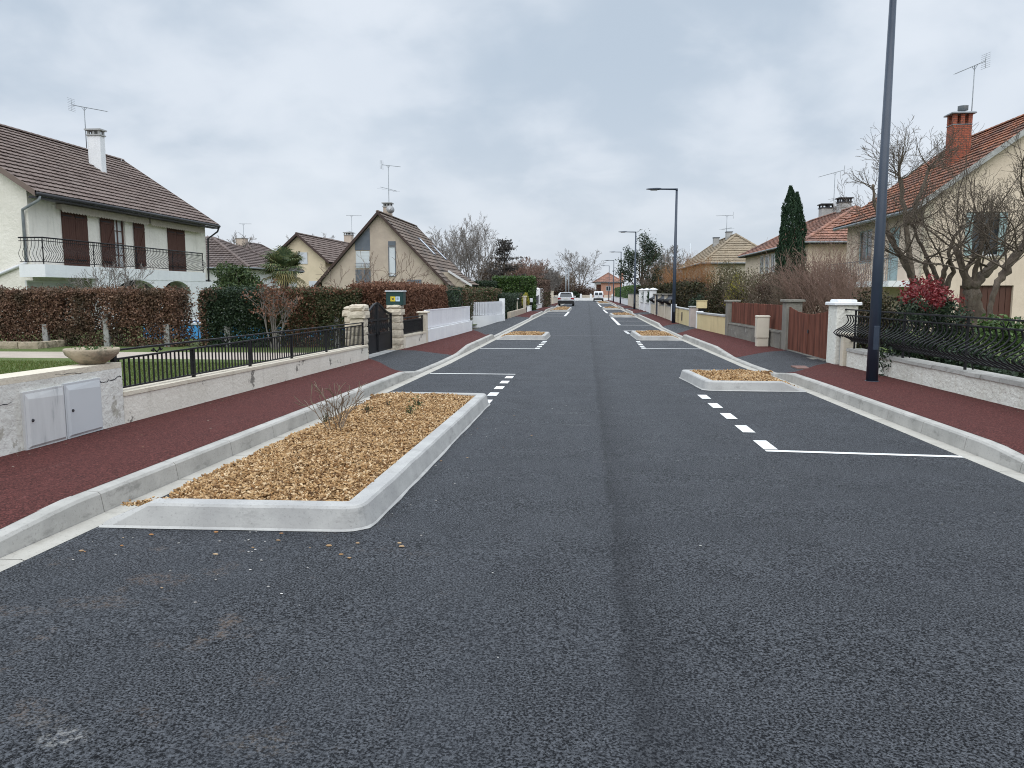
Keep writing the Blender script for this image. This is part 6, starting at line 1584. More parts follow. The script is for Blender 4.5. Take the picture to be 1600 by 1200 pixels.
def suv(x, y):
    r, b_, rows = vehicle('parked_car', 'white hatchback car parked at the left kerb, seen from behind', 'car', x, y, 0, 4.3, 1.84,
        [(0, .98, .0), (.05, 1.00, .0), (.42, 1.50, .10), (.9, 1.56, .13), (2.2, 1.55, .13), (2.9, 1.35, .12), (3.35, 1.02, .02), (4.0, .88, .0), (4.3, .70, .0)], .98, .33)
    mb = MB(); mb.hexa([(-.76, .045, 1.0), (.76, .045, 1.0), (.76, .14, 1.0), (-.76, .14, 1.0), (-.62, .365, 1.44), (.62, .365, 1.44), (.62, .45, 1.44), (-.62, .45, 1.44)]); part('rear_window', mb, M['glass'], r)
    mb = MB(); mb.box(-.60, .60, .28, .46, 1.50, 1.535); part('spoiler', mb, M['car_white'], r)
    for s in (-1, 1):
        mb = MB(); mb.quad((s * .905, .75, 1.02), (s * .905, 2.9, 1.02), (s * .80, 2.5, 1.44), (s * .80, .95, 1.46)); part('side_window', mb, M['glass'], r)
        mb = MB(); mb.hexa([(s * .92, -.012, .74), (s * .58, -.012, .78), (s * .58, .02, .78), (s * .925, .12, .74), (s * .92, -.005, .96), (s * .58, -.012, .93), (s * .58, .03, .93), (s * .925, .14, .96)]); part('tail_light', mb, M['tail'], r)
        mb = MB(); mb.cbox(s * 1.0 - .10, s * 1.0 + .10, 2.6, 2.72, .98, 1.14, .02); part('wing_mirror', mb, M['car_white'], r)
        for yy in (.75, 3.45):
            wv = MB(); wv.lathe((0, 0, 0), [(.02, -.1), (.30, -.1), (.335, -.07), (.335, .07), (.30, .1), (.02, .1)], 20); wv.v = [(s * .82 + v[2], yy + v[0], .335 + v[1]) for v in wv.v]; w_ = part('wheel', wv, M['tyre'], r)
            rv = MB(); rv.lathe((0, 0, 0), [(.02, .0), (.21, .0), (.22, .012), (.2, .02), (.02, .02)], 14); rv.v = [(s * .925 + v[2] * s, yy + v[0], .335 + v[1]) for v in rv.v]; part('rim', rv, M['alloy'], w_)
    mb = MB(); mb.cbox(-.925, .925, -.05, .25, .25, .64, .05); part('bumper', mb, M['car_black'], r)
    mb = MB(); mb.box(-.26, .26, -.022, -.006, .78, .89); part('number_plate', mb, M['plate'], r)
    r.location = (x, y, zr(y)); return r
suv(-2.40, 89.0)
def van(x, y):
    r, b_, rows = vehicle('parked_van', 'small white van parked at the right kerb near the street end', 'van', x, y, 0, 4.2, 1.80,
        [(0, 1.10, .0), (.04, 1.78, .06), (.3, 1.84, .07), (2.2, 1.84, .07), (2.6, 1.75, .09), (3.2, 1.15, .03), (4.0, .95, 0), (4.2, .75, 0)], 1.08, .31)
    for s in (-1, 1):
        mb = MB(); mb.quad((s * .06, -.012, 1.14), (s * .70, -.012, 1.14), (s * .64, .028, 1.62), (s * .06, .028, 1.62)); part('rear_window', mb, M['glass'], r)
        mb = MB(); mb.cbox(s * .86 - .05, s * .86 + .05, -.03, .06, .80, 1.15, .01); part('tail_light', mb, M['tail'], r)
        for yy in (.7, 3.3):
            wv = MB(); wv.lathe((0, 0, 0), [(.02, -.1), (.28, -.1), (.31, -.07), (.31, .07), (.28, .1), (.02, .1)], 18); wv.v = [(s * .80 + v[2], yy + v[0], .31 + v[1]) for v in wv.v]; part('wheel', wv, M['tyre'], r)
    mb = MB(); mb.cbox(-.88, .88, -.06, .2, .26, .60, .04); part('bumper', mb, M['car_black'], r)
    mb = MB(); mb.box(-.26, .26, -.075, -.062, .66, .77); part('number_plate', mb, M['plate'], r)
    mb = MB(); mb.box(-.012, .012, -.016, -.004, .62, 1.1); part('door_seam', mb, M['car_black'], r)
    r.location = (x, y, zr(y)); return r
van(2.12, 141.0)
# ================================================================== VEGETATION
def shell_points(rng, n, x0, x1, y0, y1, z0, z1, depth=.10, topn=.05, faces=(1, 1, 1, 1, 1), und=.05):
    """points just under the faces of a clipped hedge: -x, +x, -y, +y, top"""
    dx, dy, dz = x1 - x0, y1 - y0, z1 - z0
    A = np.array([dy * dz, dy * dz, dx * dz, dx * dz, dx * dy]) * np.array(faces); A = A / A.sum()
    f = rng.choice(5, n, p=A); d = rng.exponential(depth, n); d = np.minimum(d, depth * 4)
    x = rng.uniform(x0, x1, n); y = rng.uniform(y0, y1, n); z = rng.uniform(z0, z1, n)
    w = und * (np.sin(x * 3.1 + z * 2.3) + np.sin(y * 2.7 - z * 3.1) + np.sin((x + y) * 6.1 + z * 1.3) * .6)
    x = np.where(f == 0, x0 + d + w, np.where(f == 1, x1 - d + w, x)); y = np.where(f == 2, y0 + d + w, np.where(f == 3, y1 - d + w, y))
    z = np.where(f == 4, z1 - d + w * .8 + rng.normal(0, topn, n), z)
    return np.stack([x, y, z], 1)
def hedge_seg(name, label, x0, x1, y0, y1, z1, m, n, size, seed, z0=None, group=None, gap=None, faces=(1, 1, 1, 1, 1), depth=.10, bark='twig_dark', extra=None, stems=True):
    ym = (y0 + y1) / 2; zb = zr(ym) + .05 if z0 is None else z0
    rng = np.random.default_rng(seed); r = thing(name, label, 'hedge', ((x0 + x1) / 2, ym, zb), group)
    P = shell_points(rng, n, x0, x1, y0, y1, zb + .05, z1, depth, faces=faces)
    Q = np.stack([rng.uniform(x0 + .1, x1 - .1, n // 4), rng.uniform(y0 + .1, y1 - .1, n // 4), rng.uniform(zb + .1, z1 - .1, n // 4)], 1)
    P = np.concatenate([P, Q])
    if gap is not None:
        keep = np.array([rng.random() > gap(*p) for p in P]); P = P[keep]
    part('foliage', leaf_mesh(P, size, rng, .6), m, r)
    if extra is not None:
        mm, sel, nn_, ss = extra; E_ = shell_points(rng, nn_ * 6, x0, x1, y0, y1, zb + .05, z1, depth * .6, faces=faces); E_ = E_[[sel(*p) for p in E_]][:nn_]
        part('leaf_patch', leaf_mesh(E_, ss, rng, .6), mm, r)
    if stems:
        rr = random.Random(seed); mb = MB(); Lx = (x1 - x0) >= (y1 - y0); L = max(x1 - x0, y1 - y0)
        for i in range(int(L / .22)):
            t = rr.random(); x = lerp(x0 + .15, x1 - .15, t) if Lx else lerp(x0 + .2, x1 - .2, rr.random()); y = lerp(y0 + .2, y1 - .2, rr.random()) if Lx else lerp(y0 + .15, y1 - .15, t)
            p = Vector((x, y, zb - .1)); pts = [p]
            for k in range(4): p = p + Vector((rr.gauss(0, .09), rr.gauss(0, .07), (z1 - zb) / 4.2)); pts.append(p)
            mb.tube(pts, [.02, .016, .012, .008, .005], 4, cap=False)
            for q in pts[1:4]:
                d = Vector((rr.gauss(0, .25), rr.gauss(0, .25), rr.uniform(.05, .3))); mb.tube([q, q + d], [.007, .003], 3, cap=False)
        part('branches', mb, M[bark], r)
    return r
def bush(name, label, cat, c, rad, m, n, size, seed, group=None, lobes=7, zb=None, bark='twig_dark', stems=9, mats2=None, shell=.55, aspect=.55, droop=None, flat=0.0):
    """leafy bush of overlapping lobes with gaps; c centre, rad (rx,ry,rz)"""
    rng = np.random.default_rng(seed); rr = random.Random(seed); c = Vector(c)
    zb = zr(c.y) + .05 if zb is None else zb
    r = thing(name, label, cat, (c.x, c.y, zb), group)
    L = [(Vector((0, 0, 0)), .72)]
    for i in range(lobes):
        a = 2 * PI * i / lobes + rr.uniform(-.4, .4); h = rr.uniform(-.5, .62)
        L.append((Vector((math.cos(a) * .55, math.sin(a) * .55, h)), rr.uniform(.34, .52)))
    L.append((Vector((rr.uniform(-.2, .2), rr.uniform(-.2, .2), .55)), .42))
    W = np.array([l[1] ** 2 for l in L]); k = rng.choice(len(L), n, p=W / W.sum())
    d = rng.normal(size=(n, 3)); d /= np.linalg.norm(d, axis=1)[:, None]
    q = rng.random(n) ** (.5 if shell < .5 else .28)
    Cn = np.array([tuple(l[0]) for l in L])[k]; Rn = np.array([l[1] for l in L])[k]
    P = (Cn + d * (q * Rn)[:, None] * (1 + .12 * np.sin(d[:, :1] * 9 + d[:, 1:2] * 7))) * np.array(rad) + np.array(c)
    P = P[P[:, 2] > zb - .02]; nm = d[:len(P)] if len(P) == n else None
    if mats2 is not None:
        m2, sel = mats2; s = np.array([sel(*p) for p in P]); part('leaf_patch', leaf_mesh(P[s], size, rng, aspect, droop=droop), m2, r); P = P[~s]
    part('foliage', leaf_mesh(P, size, rng, aspect, droop=droop), m, r)
    mb = MB()
    for i in range(stems):
        a = rr.uniform(0, 6.28); t = rr.uniform(.3, .9); e = c + Vector((math.cos(a) * rad[0] * t * .8, math.sin(a) * rad[1] * t * .8, rad[2] * rr.uniform(-.1, .6)))
        b = Vector((c.x + rr.gauss(0, .06), c.y + rr.gauss(0, .06), zb - .05)); mid = b.lerp(e, .5) + Vector((rr.gauss(0, .06), rr.gauss(0, .06), .08)); mb.tube([b, mid, e], [.03, .02, .008], 5, cap=False)
    part('stems', mb, M[bark], r); return r
def twig_bush(name, label, c, w, h, m, n, seed, cat='shrub', group=None, zb=None, lev2=5, lean=.75, r0=.012, up=.06, base=.25):
    rr = random.Random(seed); c = Vector(c); zb = zr(c.y) + .03 if zb is None else zb; out = []
    P = dict(seg=[5, 4, 3], wob=[.10, .14, .16], trop=[up, up * .8, .03], tap=[.35, .35, .5], kids=[lev2, 3, 0], start=[.25, .3, 0], ang=[.5, .55, 0], lr=[.50, .55, 0], rr=[.6, .65, 0], rmin=.0036)
    for i in range(n):
        a = rr.uniform(0, 6.28); t = rr.random() ** .6 * lean
        d = Vector((math.cos(a) * t * w / h, math.sin(a) * t * w / h, 1))
        p = Vector((c.x + rr.gauss(0, base * w * .35), c.y + rr.gauss(0, base * w * .35), zb - .03))
        grow(rr, out, p, d, h * rr.uniform(.65, 1.0), r0 * rr.uniform(.7, 1.3), 0, P)
    r = thing(name, label, cat, (c.x, c.y, zb), group)
    part('stems', limbs(out, 0, 0, (5, 4, 3)), M[m], r); part('twigs', limbs(out, 1, 9, (4, 3, 3)), M[m], r); return r
def bare_tree(name, label, base, h, spread, m, seed, trunk_h=.25, r0=.16, levels=5, kids=(7, 6, 5, 4), group=None, ang=.55, up=.05, rmin=.006, wob=.09, lr=(.62, .58, .55, .5), cat='tree', leaders=None):
    rr = random.Random(seed); b = Vector(base); out = []
    P = dict(seg=[6, 5, 5, 4, 3][:levels], wob=[.04, wob, wob * 1.15, wob * 1.3, wob * 1.4], trop=[.02, up, up, up * .8, up * .5], tap=[.45, .4, .4, .4, .5], kids=list(kids) + [0], start=[trunk_h, .2, .2, .2, 0], ang=[ang * spread, ang, ang, ang, 0], lr=list(lr) + [0], rr=[.55, .55, .6, .65, 0], rmin=rmin)
    nl = leaders or 1
    for i in range(nl):
        a = 6.28 * i / nl + .7; t = 0 if nl == 1 else .32 * spread
        grow(rr, out, b - Vector((0, 0, .1)), Vector((math.cos(a) * t, math.sin(a) * t, 1)), h * (.72 if nl == 1 else .66), r0 * (1 if nl == 1 else .7), 0, P)
    r = thing(name, label, cat, tuple(b), group)
    part('trunk', limbs(out, 0, 0, (9,)), M[m], r); part('crown', limbs(out, 1, 9, (7, 5, 4, 3, 3)), M[m], r); return r

# ---- hedge across the garden on the left, following the line of concrete posts
GP = [(82, 541), (176, 542), (269, 540), (362, 539), (437, 538.5), (527, 537)]
def yard(px, py):
    lo = sight(px, py); t = (zr(21) + .11 - CZ) / lo[2]; return Vector((lo[0] * t, lo[1] * t, zr(21) + .11))
gp_ = [yard(*p) for p in GP]
hy = 21.75
X_ = lambda px: D(px, 500, hy).x
rngp = random.Random(4)
desc = ['concrete hedge post against the brown hedge, leftmost, under the shuttered house', 'concrete hedge post showing tall through a thin spot of the brown hedge', 'concrete hedge post at the gap where white wall shows through', 'concrete hedge post at the foot of the dark green hedge', 'concrete hedge post hidden half behind the small copper leaved tree', 'concrete hedge post by the blue pool, nearest the stone pillars']
base_post = None
for i, (px, py) in enumerate(GP):
    x = X_(px)
    if base_post is None:
        mb = MB(); mb.cbox(x - .085, x + .085, 21.37, 21.51, zr(21) + .05, .62, .012); base_post = single('hedge_post', mb, M['conc_post'], desc[0], 'post', (x, 21.44, zr(21) + .05), 'concrete posts along the garden hedge')
    else: dup(base_post, (x, (21.44 if i < 4 else 21.68) + .01 * i, zr(21) + .05), desc[i], scale=(1, 1, (1, 1.45, 1.0, .95, .8, 1.35)[i]))
gps = [(X_(118), .35, .7, 1.35), (X_(163), .45, .35, 1.5), (X_(306), .95, .15, 1.62), (X_(205), .25, .2, .5), (X_(235), .25, .2, .6)]
def gapf(x, y, z):
    g = 0.0
    for gx, w, za, zb in gps:
        if za < z < zb + .05: g = max(g, .93 * math.exp(-((x - gx) / (w * .55)) ** 2))
    if z < .32: g = max(g, .55)
    if x > X_(205) and .24 < z < .56: g = max(g, .42 * (math.sin(x * 5.1) + math.sin(x * 12.7 + z * 9) > -.35))
    return g
ht = 1.72
def tz(px): return D(px, 454, hy - .3).z
hedge_seg('beech_hedge', 'russet brown beech hedge before the white shuttered house', X_(-130), X_(287), 21.3, 22.3, tz(150), M['beech'], 66000, .075, 31, gap=gapf, faces=(0, 1, 1.6, .7, 1), depth=.11, group='clipped hedges of the left gardens',
          extra=(M['laurel'], lambda x, y, z: x < X_(18) and z > 1.45, 900, .07))
hedge_seg('thin_hedge', 'thin see-through stretch of hedge with bare stems and white wall behind', X_(284), X_(326), 21.35, 22.2, tz(300), M['beech'], 1500, .07, 32, gap=gapf, group='clipped hedges of the left gardens', bark='twig_dark')
hedge_seg('evergreen_hedge', 'dark green clipped hedge stretch left of the copper leaved tree', X_(324), X_(418), 21.3, 22.3, tz(370), M['ever_dark'], 26000, .065, 33, gap=gapf, faces=(1, 1, 1.6, .7, 1), group='clipped hedges of the left gardens',
          extra=(M['beech'], lambda x, y, z: x < X_(350) and (z > 1.3 or x < X_(335)), 3600, .07))
hedge_seg('mixed_hedge', 'mixed green and brown hedge stretch behind the stone gate pillars', X_(415), X_(562), 21.6, 22.6, tz(480), M['beech_green'], 33000, .068, 34, gap=lambda x, y, z: .58 * (math.sin(x * 5.3) + math.sin(x * 13.1 + z * 11) > -.3) if .24 < z < .56 else (.5 if z < .25 else 0), faces=(1, 1, 1.6, .7, 1), group='clipped hedges of the left gardens',
          extra=(M['beech_light'], lambda x, y, z: z > 1.50 or math.sin(x * 2.1) > .55, 5200, .07))
# along the street behind the gate and the white fence
hedge_seg('beech_hedge', 'light brown beech hedge behind the green letterbox and board fence', -7.0, -5.75, 22.0, 31.6, 1.76, M['beech_light'], 46000, .078, 35, faces=(0, 1.5, 1.5, .3, 1), depth=.12, group='clipped hedges of the left gardens', bark='twig_brown')
hedge_seg('ivy_hedge', 'short dark green hedge section right after the light brown hedge', -6.6, -5.55, 31.8, 34.4, 1.72, M['ever_dark'], 7000, .075, 36, group='clipped hedges of the left gardens', extra=(M['laurel'], lambda x, y, z: True, 500, .07))
hedge_seg('mixed_hedge', 'brown and green hedge stretch just before the picket fence', -6.6, -5.5, 34.6, 40.8, 1.68, M['beech_green'], 12000, .085, 37, group='clipped hedges of the left gardens', extra=(M['beech'], lambda x, y, z: math.sin(y * 2.2) > -.2, 4200, .085))
hedge_seg('mixed_hedge', 'wide hedge, green topped with brown right end, behind picket fence', -8.2, -5.2, 43.0, 47, 1.72, M['green_mid'], 12000, .09, 38, group='clipped hedges of the left gardens', extra=(M['beech'], lambda x, y, z: x > -6.4, 3800, .09))
hedge_seg('clipped_hedge', 'dark clipped green hedge above the low tan wall', -5.5, -4.62, 44.5, 55, 1.42, M['ever_dark'], 17000, .085, 39, group='clipped hedges of the left gardens', extra=(M['beech'], lambda x, y, z: y > 53.2, 1500, .085))
hedge_seg('laurel_hedge', 'tall bright green laurel hedge rising above the lower hedges', D(772, 445, 62).x, D(829, 445, 62).x + .3, 61, 64, D(800, 433, 61).z, M['laurel'], 17000, .14, 40, group='clipped hedges of the left gardens')
hedge_seg('evergreen_hedge', 'dark evergreen hedge directly left of the bright laurel hedge', D(741, 445, 60).x, D(774, 445, 60).x, 59.5, 62, D(755, 440, 60).z, M['ever_dark'], 8000, .12, 41, group='clipped hedges of the left gardens')
hedge_seg('evergreen_hedge', 'low dark hedge right of the yellow forsythia', -5.6, -4.7, 58.5, 69, 1.50, M['ever_dark'], 9000, .10, 42, group='clipped hedges of the left gardens')
hedge_seg('brown_hedge', 'tall brownish hedge between laurel hedge and dark cypress block', D(828, 445, 74).x - 1, D(852, 445, 74).x, 74, 84, D(840, 437, 74).z, M['brown_dry'], 9000, .14, 43, group='clipped hedges of the left gardens', extra=(M['beech_green'], lambda x, y, z: z < 1.6, 2500, .13))
hedge_seg('cypress_hedge', 'tall dark cypress hedge block left of the white car', -6.4, -4.55, 79, 92, D(862, 436, 80).z, M['conifer'], 15000, .13, 44, group='clipped hedges of the left gardens')
bush('forsythia_bush', 'bright yellow forsythia beside the slim cream post', 'shrub', (-4.5, 56.6, 1.0), (.35, .5, .62), M['forsythia'], 1800, .08, 50, lobes=4)

# ---- small trees and shrubs in the left garden
cpx = D(430, 540, 20.7)
rr = random.Random(8); out = []
P = dict(seg=[5, 4, 4], wob=[.07, .12, .15], trop=[.05, .05, .03], tap=[.4, .4, .5], kids=[7, 4, 0], start=[.35, .3, 0], ang=[.45, .5, 0], lr=[.5, .5, 0], rr=[.55, .6, 0], rmin=.004)
for a in (-.55, -.2, .15, .45, .05): grow(rr, out, Vector((cpx.x + a * .12, 20.7, zr(20) + .05)), Vector((a * .55, rr.uniform(-.2, .2), 1)), 1.45, .022, 0, P)
ct = thing('copper_leaved_tree', 'small multi stemmed tree with copper leaves and pale stems before the dark hedge', 'tree', (cpx.x, 20.7, zr(20) + .1))
part('trunk', limbs(out, 0, 0), M['bark_far'], ct); part('branches', limbs(out, 1, 9), M['bark_far'], ct)
g = np.random.default_rng(8); tips = np.array([tuple(p[-1 - (i % 2)]) for p, r_, l in out if l >= 1 for i in range(2)]); tips = tips[tips[:, 2] > .62]
PP = tips[g.integers(0, len(tips), 900)] + g.normal(0, .06, (900, 3)); part('crown', leaf_mesh(PP, .075, g, .6), M['beech_light'], ct)
# palm
pc = D(443, 420, 33.0)
pt = thing('palm_tree', 'bushy green fan palm with hanging yellowed fronds behind the hedge', 'tree', (pc.x, 33, zr(33)))
mb = MB(); mb.tube([(pc.x, 33, zr(33) - .1), (pc.x, 33, 1.0), (pc.x + .03, 33, pc.z)], [.16, .2, .17], 9); part('trunk', mb, M['bark'], pt)
rr = random.Random(12); fr = MB(); st_ = MB(); dead = MB()
for i in range(58):
    el = rr.uniform(-.85, 1.35); az = rr.uniform(0, 6.28); L = rr.uniform(.75, 1.12)
    d = Vector((math.cos(az) * math.cos(el), math.sin(az) * math.cos(el), math.sin(el)))
    p0 = Vector((pc.x + .03, 33, pc.z + rr.uniform(-.25, .15))); p1 = p0 + d * L * .6; st_.tube([p0, p0.lerp(p1, .6) + Vector((0, 0, .02)), p1], [.014, .010, .008], 4, cap=False)
    s = d.cross(Vector((0, 0, 1))); s = s.normalized() if s.length > .1 else Vector((1, 0, 0)); u_ = s.cross(d).normalized(); tgt = dead if el < -.35 else fr
    for k in range(19):
        a = lerp(-1.75, 1.75, k / 18); ld = (d * math.cos(a) + s * math.sin(a)); ln = L * .62 * (1 - .25 * abs(a) / 1.75) * rr.uniform(.85, 1.1)
        w = .026; pd = ld.cross(u_).normalized(); m1 = p1 + ld * ln * .6 + u_ * .02; e = p1 + ld * ln - Vector((0, 0, ln * .25))
        tgt.add([p1, m1 - pd * w, e, m1 + pd * w], [(0, 1, 2, 3)])
part('crown', fr, M['palm'], pt); part('stalks', st_, M['palm'], pt); part('dead_fronds', dead, mat('yellowed frond', (.2, .17, .06), isl_cols=[(.16, .13, .05), (.24, .20, .075), (.10, .10, .04)], rough=.8), pt, 'yellowed hanging fronds')
b_ = D(376, 431, 29.5)
bush('evergreen_shrub', 'spreading green shrub between balcony house and palm', 'shrub', (b_.x, 29.5, b_.z - .3), (1.05, .9, .75), M['green_mid'], 6500, .11, 51, lobes=8, droop=(.5, 0, .1))
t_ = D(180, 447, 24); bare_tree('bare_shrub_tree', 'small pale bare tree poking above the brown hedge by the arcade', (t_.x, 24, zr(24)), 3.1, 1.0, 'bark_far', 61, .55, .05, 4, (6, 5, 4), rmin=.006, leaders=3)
for px, Yq, sd, hh, lab in ((552, 27.5, 62, 3.7, 'bare budding shrub against the steep gable, left of the roller shutter'), (600, 28.5, 63, 3.9, 'bare budding shrub against the steep gable, in its middle'), (648, 30, 64, 3.7, 'bare budding shrub above the light brown hedge at the gable right corner')):
    p = D(px, 440, Yq); bare_tree('bare_shrub_tree', lab, (p.x, Yq, zr(Yq)), hh, 1.5, 'twig_brown', sd, .35, .045, 4, (4, 4, 2), rmin=.006, leaders=3, group='bare shrubs before the steep gabled house')
# ---- trees left of the street, far
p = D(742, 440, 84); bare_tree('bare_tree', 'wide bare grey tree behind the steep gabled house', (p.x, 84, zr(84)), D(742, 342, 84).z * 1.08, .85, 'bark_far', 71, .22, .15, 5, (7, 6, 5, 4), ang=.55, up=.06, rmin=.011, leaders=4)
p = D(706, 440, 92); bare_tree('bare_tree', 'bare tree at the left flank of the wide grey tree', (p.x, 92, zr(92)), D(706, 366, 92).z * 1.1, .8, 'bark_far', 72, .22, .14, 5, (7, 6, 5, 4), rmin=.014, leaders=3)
p = D(788, 440, 80)
ct = thing('dark_conifer', 'ragged dark conifer beside the wide bare tree', 'tree', (p.x, 80, zr(80))); zt_ = D(788, 372, 80).z
mb = MB(); mb.tube([(p.x, 80, zr(80)), (p.x, 80, zt_ - .3)], [.18, .04], 7); part('trunk', mb, M['bark'], ct)
g = np.random.default_rng(73); rr = random.Random(73); PP = []; lm = MB()
for i in range(58):
    t = rr.random() ** .8; z = lerp(1.6, zt_ - .1, t); R = lerp(3.3, .5, t ** 1.0) * rr.uniform(.4, 1.25); a = rr.uniform(0, 6.28)
    e = Vector((p.x + math.cos(a) * R, 80 + math.sin(a) * R, z + R * .12)); s_ = Vector((p.x, 80, z - R * .1)); lm.tube([s_, e], [.04, .012], 4, cap=False)
    for k in range(48):
        q = rr.random() ** .7; c = s_.lerp(e, q); PP.append((c.x + rr.gauss(0, .22), c.y + rr.gauss(0, .22), c.z + rr.gauss(-.05, .13)))
part('branches', lm, M['twig_dark'], ct); part('crown', leaf_mesh(np.array(PP), .26, g, .4), M['conifer_grey'], ct)
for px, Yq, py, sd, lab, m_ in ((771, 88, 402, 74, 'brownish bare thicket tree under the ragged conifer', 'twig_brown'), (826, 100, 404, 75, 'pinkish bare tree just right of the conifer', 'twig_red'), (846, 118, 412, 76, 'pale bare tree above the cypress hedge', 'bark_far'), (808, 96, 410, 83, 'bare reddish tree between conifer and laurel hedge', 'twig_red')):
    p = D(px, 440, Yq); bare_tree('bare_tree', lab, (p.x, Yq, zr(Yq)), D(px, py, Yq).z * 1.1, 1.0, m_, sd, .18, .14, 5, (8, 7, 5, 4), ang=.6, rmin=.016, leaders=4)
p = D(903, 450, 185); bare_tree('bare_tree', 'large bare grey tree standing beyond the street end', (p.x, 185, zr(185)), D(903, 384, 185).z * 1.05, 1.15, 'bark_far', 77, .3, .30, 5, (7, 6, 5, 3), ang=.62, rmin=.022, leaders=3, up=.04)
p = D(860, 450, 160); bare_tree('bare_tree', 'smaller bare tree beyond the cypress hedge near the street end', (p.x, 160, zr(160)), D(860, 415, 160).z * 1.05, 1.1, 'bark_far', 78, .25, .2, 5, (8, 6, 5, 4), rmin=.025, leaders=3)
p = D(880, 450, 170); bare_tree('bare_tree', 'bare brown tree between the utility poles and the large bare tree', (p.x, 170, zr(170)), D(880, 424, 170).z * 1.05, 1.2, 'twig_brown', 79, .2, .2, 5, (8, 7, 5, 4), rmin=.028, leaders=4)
# undergrowth closing the view: one mass nobody could count
g = np.random.default_rng(80); PP = []
rr = random.Random(80)
for i in range(130):
    px = rr.uniform(700, 1100); Yq = rr.uniform(205, 245); p = D(px, 455, Yq); h = rr.uniform(1.2, 5.5) if px < 925 or px > 985 else rr.uniform(1, 3)
    k = 190; PP.append(np.stack([g.normal(p.x, 2.2, k), g.normal(Yq, 1.6, k), zr(200) + np.abs(g.normal(0, .5, k)) * h], 1))
setting('distant_woods', leaf_mesh(np.concatenate(PP), .55, g, .5), mat('distant brown scrub', (.13, .1, .085), isl_cols=[(.10, .078, .066), (.14, .11, .095), (.175, .14, .12), (.10, .10, .08)], rough=.95), 'brown scrub and woods closing the view beyond the street end', kind='stuff')
for px, Yq, w, h, sd, m_, lab in ((893, 172, 3.6, 3.4, 81, 'brown_dry', 'brown bush mass behind the end fence, left of the large tree'), (922, 172, 3.0, 2.6, 82, 'brown_dry', 'brown bush mass behind the end fence, by the salmon house'), (872, 165, 3.0, 3.6, 84, 'brown_dry', 'brown bush mass behind the utility poles'), (899, 164, 1.6, 1.9, 85, 'ever_dark', 'dark green bush in front of the large bare tree')):
    p = D(px, 455, Yq); bush('bush', lab, 'shrub', (p.x, Yq, zr(Yq) + h * .42), (w, w * .8, h * .6), M[m_], 3200, .3, sd)

# ---- right side planting, near to far
# photinia with red tops
pc = D(1452, 478, 14.6)
bush('photinia_shrub', 'photinia shrub with red young leaves behind the curved railing', 'shrub', (pc.x, 14.6, .86), (.98, .62, 1.02), M['ever_dark'], 7600, .08, 90, lobes=8, mats2=(M['photinia_red'], lambda x, y, z: z > 1.34 + .10 * math.sin(x * 9) + .06 * math.sin(y * 13)), aspect=.42, stems=12)
lowlab = ['green shrub behind the curved railing, far end by the lamp post', 'dark green shrub behind the curved railing, under the photinia', 'leafy green shrub behind the curved railing, right of the photinia', 'yellow green shrub behind the railing at the right picture edge']
for i, (yq_, xx_, h, m_) in enumerate(((15.7, 6.5, .6, 'ever_dark'), (13.6, 6.5, .6, 'ever_dark'), (12.0, 6.5, .55, 'ever_dark'), (11.6, 7.2, .85, 'green_mid'))):
    bush('low_shrub', lowlab[i], 'shrub', (xx_, yq_, zr(yq_) + .12 + h * .45), (.55, .75, h * .62), M[m_], 2600, .065, 91 + i, group='low shrubs behind the curved railing')
p = D(1560, 488, 14.0); bush('laurel_shrub', 'bright yellow green laurel below the garage door', 'shrub', (p.x, 14.2, .55), (.85, .5, .62), M['laurel'], 3600, .075, 96)
# pollarded trees
def pollard(name, label, Yq, trunks, knobs, m, seed, shoots=(9, 14), L=(1.2, 2.2), r=.016, kids=(9, 5), droop=0.0, rm=.0030, spread=1.0):
    rr = random.Random(seed); base = D(trunks[0][0][0], trunks[0][0][1], Yq); root = thing(name, label, 'tree', (base.x, Yq, zr(Yq) + .05))
    mb = MB(); out = []
    for tr in trunks:
        pts = []; rad = []; dy = rr.uniform(-.35, .35)
        for i, (px, py, r_) in enumerate(tr):
            q = D(px, py, Yq + dy * (i / max(1, len(tr) - 1))); pts.append(q); rad.append(r_)
        # finer, slightly irregular limb
        fp, fr_ = [], []
        for i in range(len(pts) - 1):
            for k in range(4):
                t = k / 4; q = pts[i].lerp(pts[i + 1], t); j = .02 if i or k else 0
                fp.append(q + Vector((rr.gauss(0, j), rr.gauss(0, j), 0))); fr_.append(lerp(rad[i], rad[i + 1], t) * rr.uniform(.92, 1.1))
        fp.append(pts[-1]); fr_.append(rad[-1] * 1.15); fp.append(pts[-1] + (pts[-1] - pts[-2]).normalized() * rad[-1] * 1.2); fr_.append(rad[-1] * .75)
        mb.tube(fp, fr_, 9)
    P = dict(seg=[10, 6, 4], wob=[.12, .15, .17], trop=[.05, .035, .02], tap=[.3, .4, .6], kids=list(kids) + [0], start=[.18, .2, 0], ang=[.65, .6, 0], lr=[.46, .5, 0], rr=[.45, .55, 0], rmin=rm)
    for (px, py, cnt, dirx, ln) in knobs:
        c = D(px, py, Yq + rr.uniform(-.2, .2))
        for i in range(cnt):
            d = Vector((dirx + rr.gauss(0, .75 * spread), rr.gauss(0, .6), rr.uniform(.25, 1.1)))
            grow(rr, out, c + Vector((rr.gauss(0, .04), rr.gauss(0, .04), rr.gauss(0, .04))), d, ln * rr.uniform(.55, 1.1), r * rr.uniform(.6, 1.5), 0, P)
    part('trunk', mb, M[m], root); part('shoots', limbs(out, 0, 0, (5,)), M[m], root); part('twigs', limbs(out, 1, 9, (4, 3, 3)), M[m], root); return root
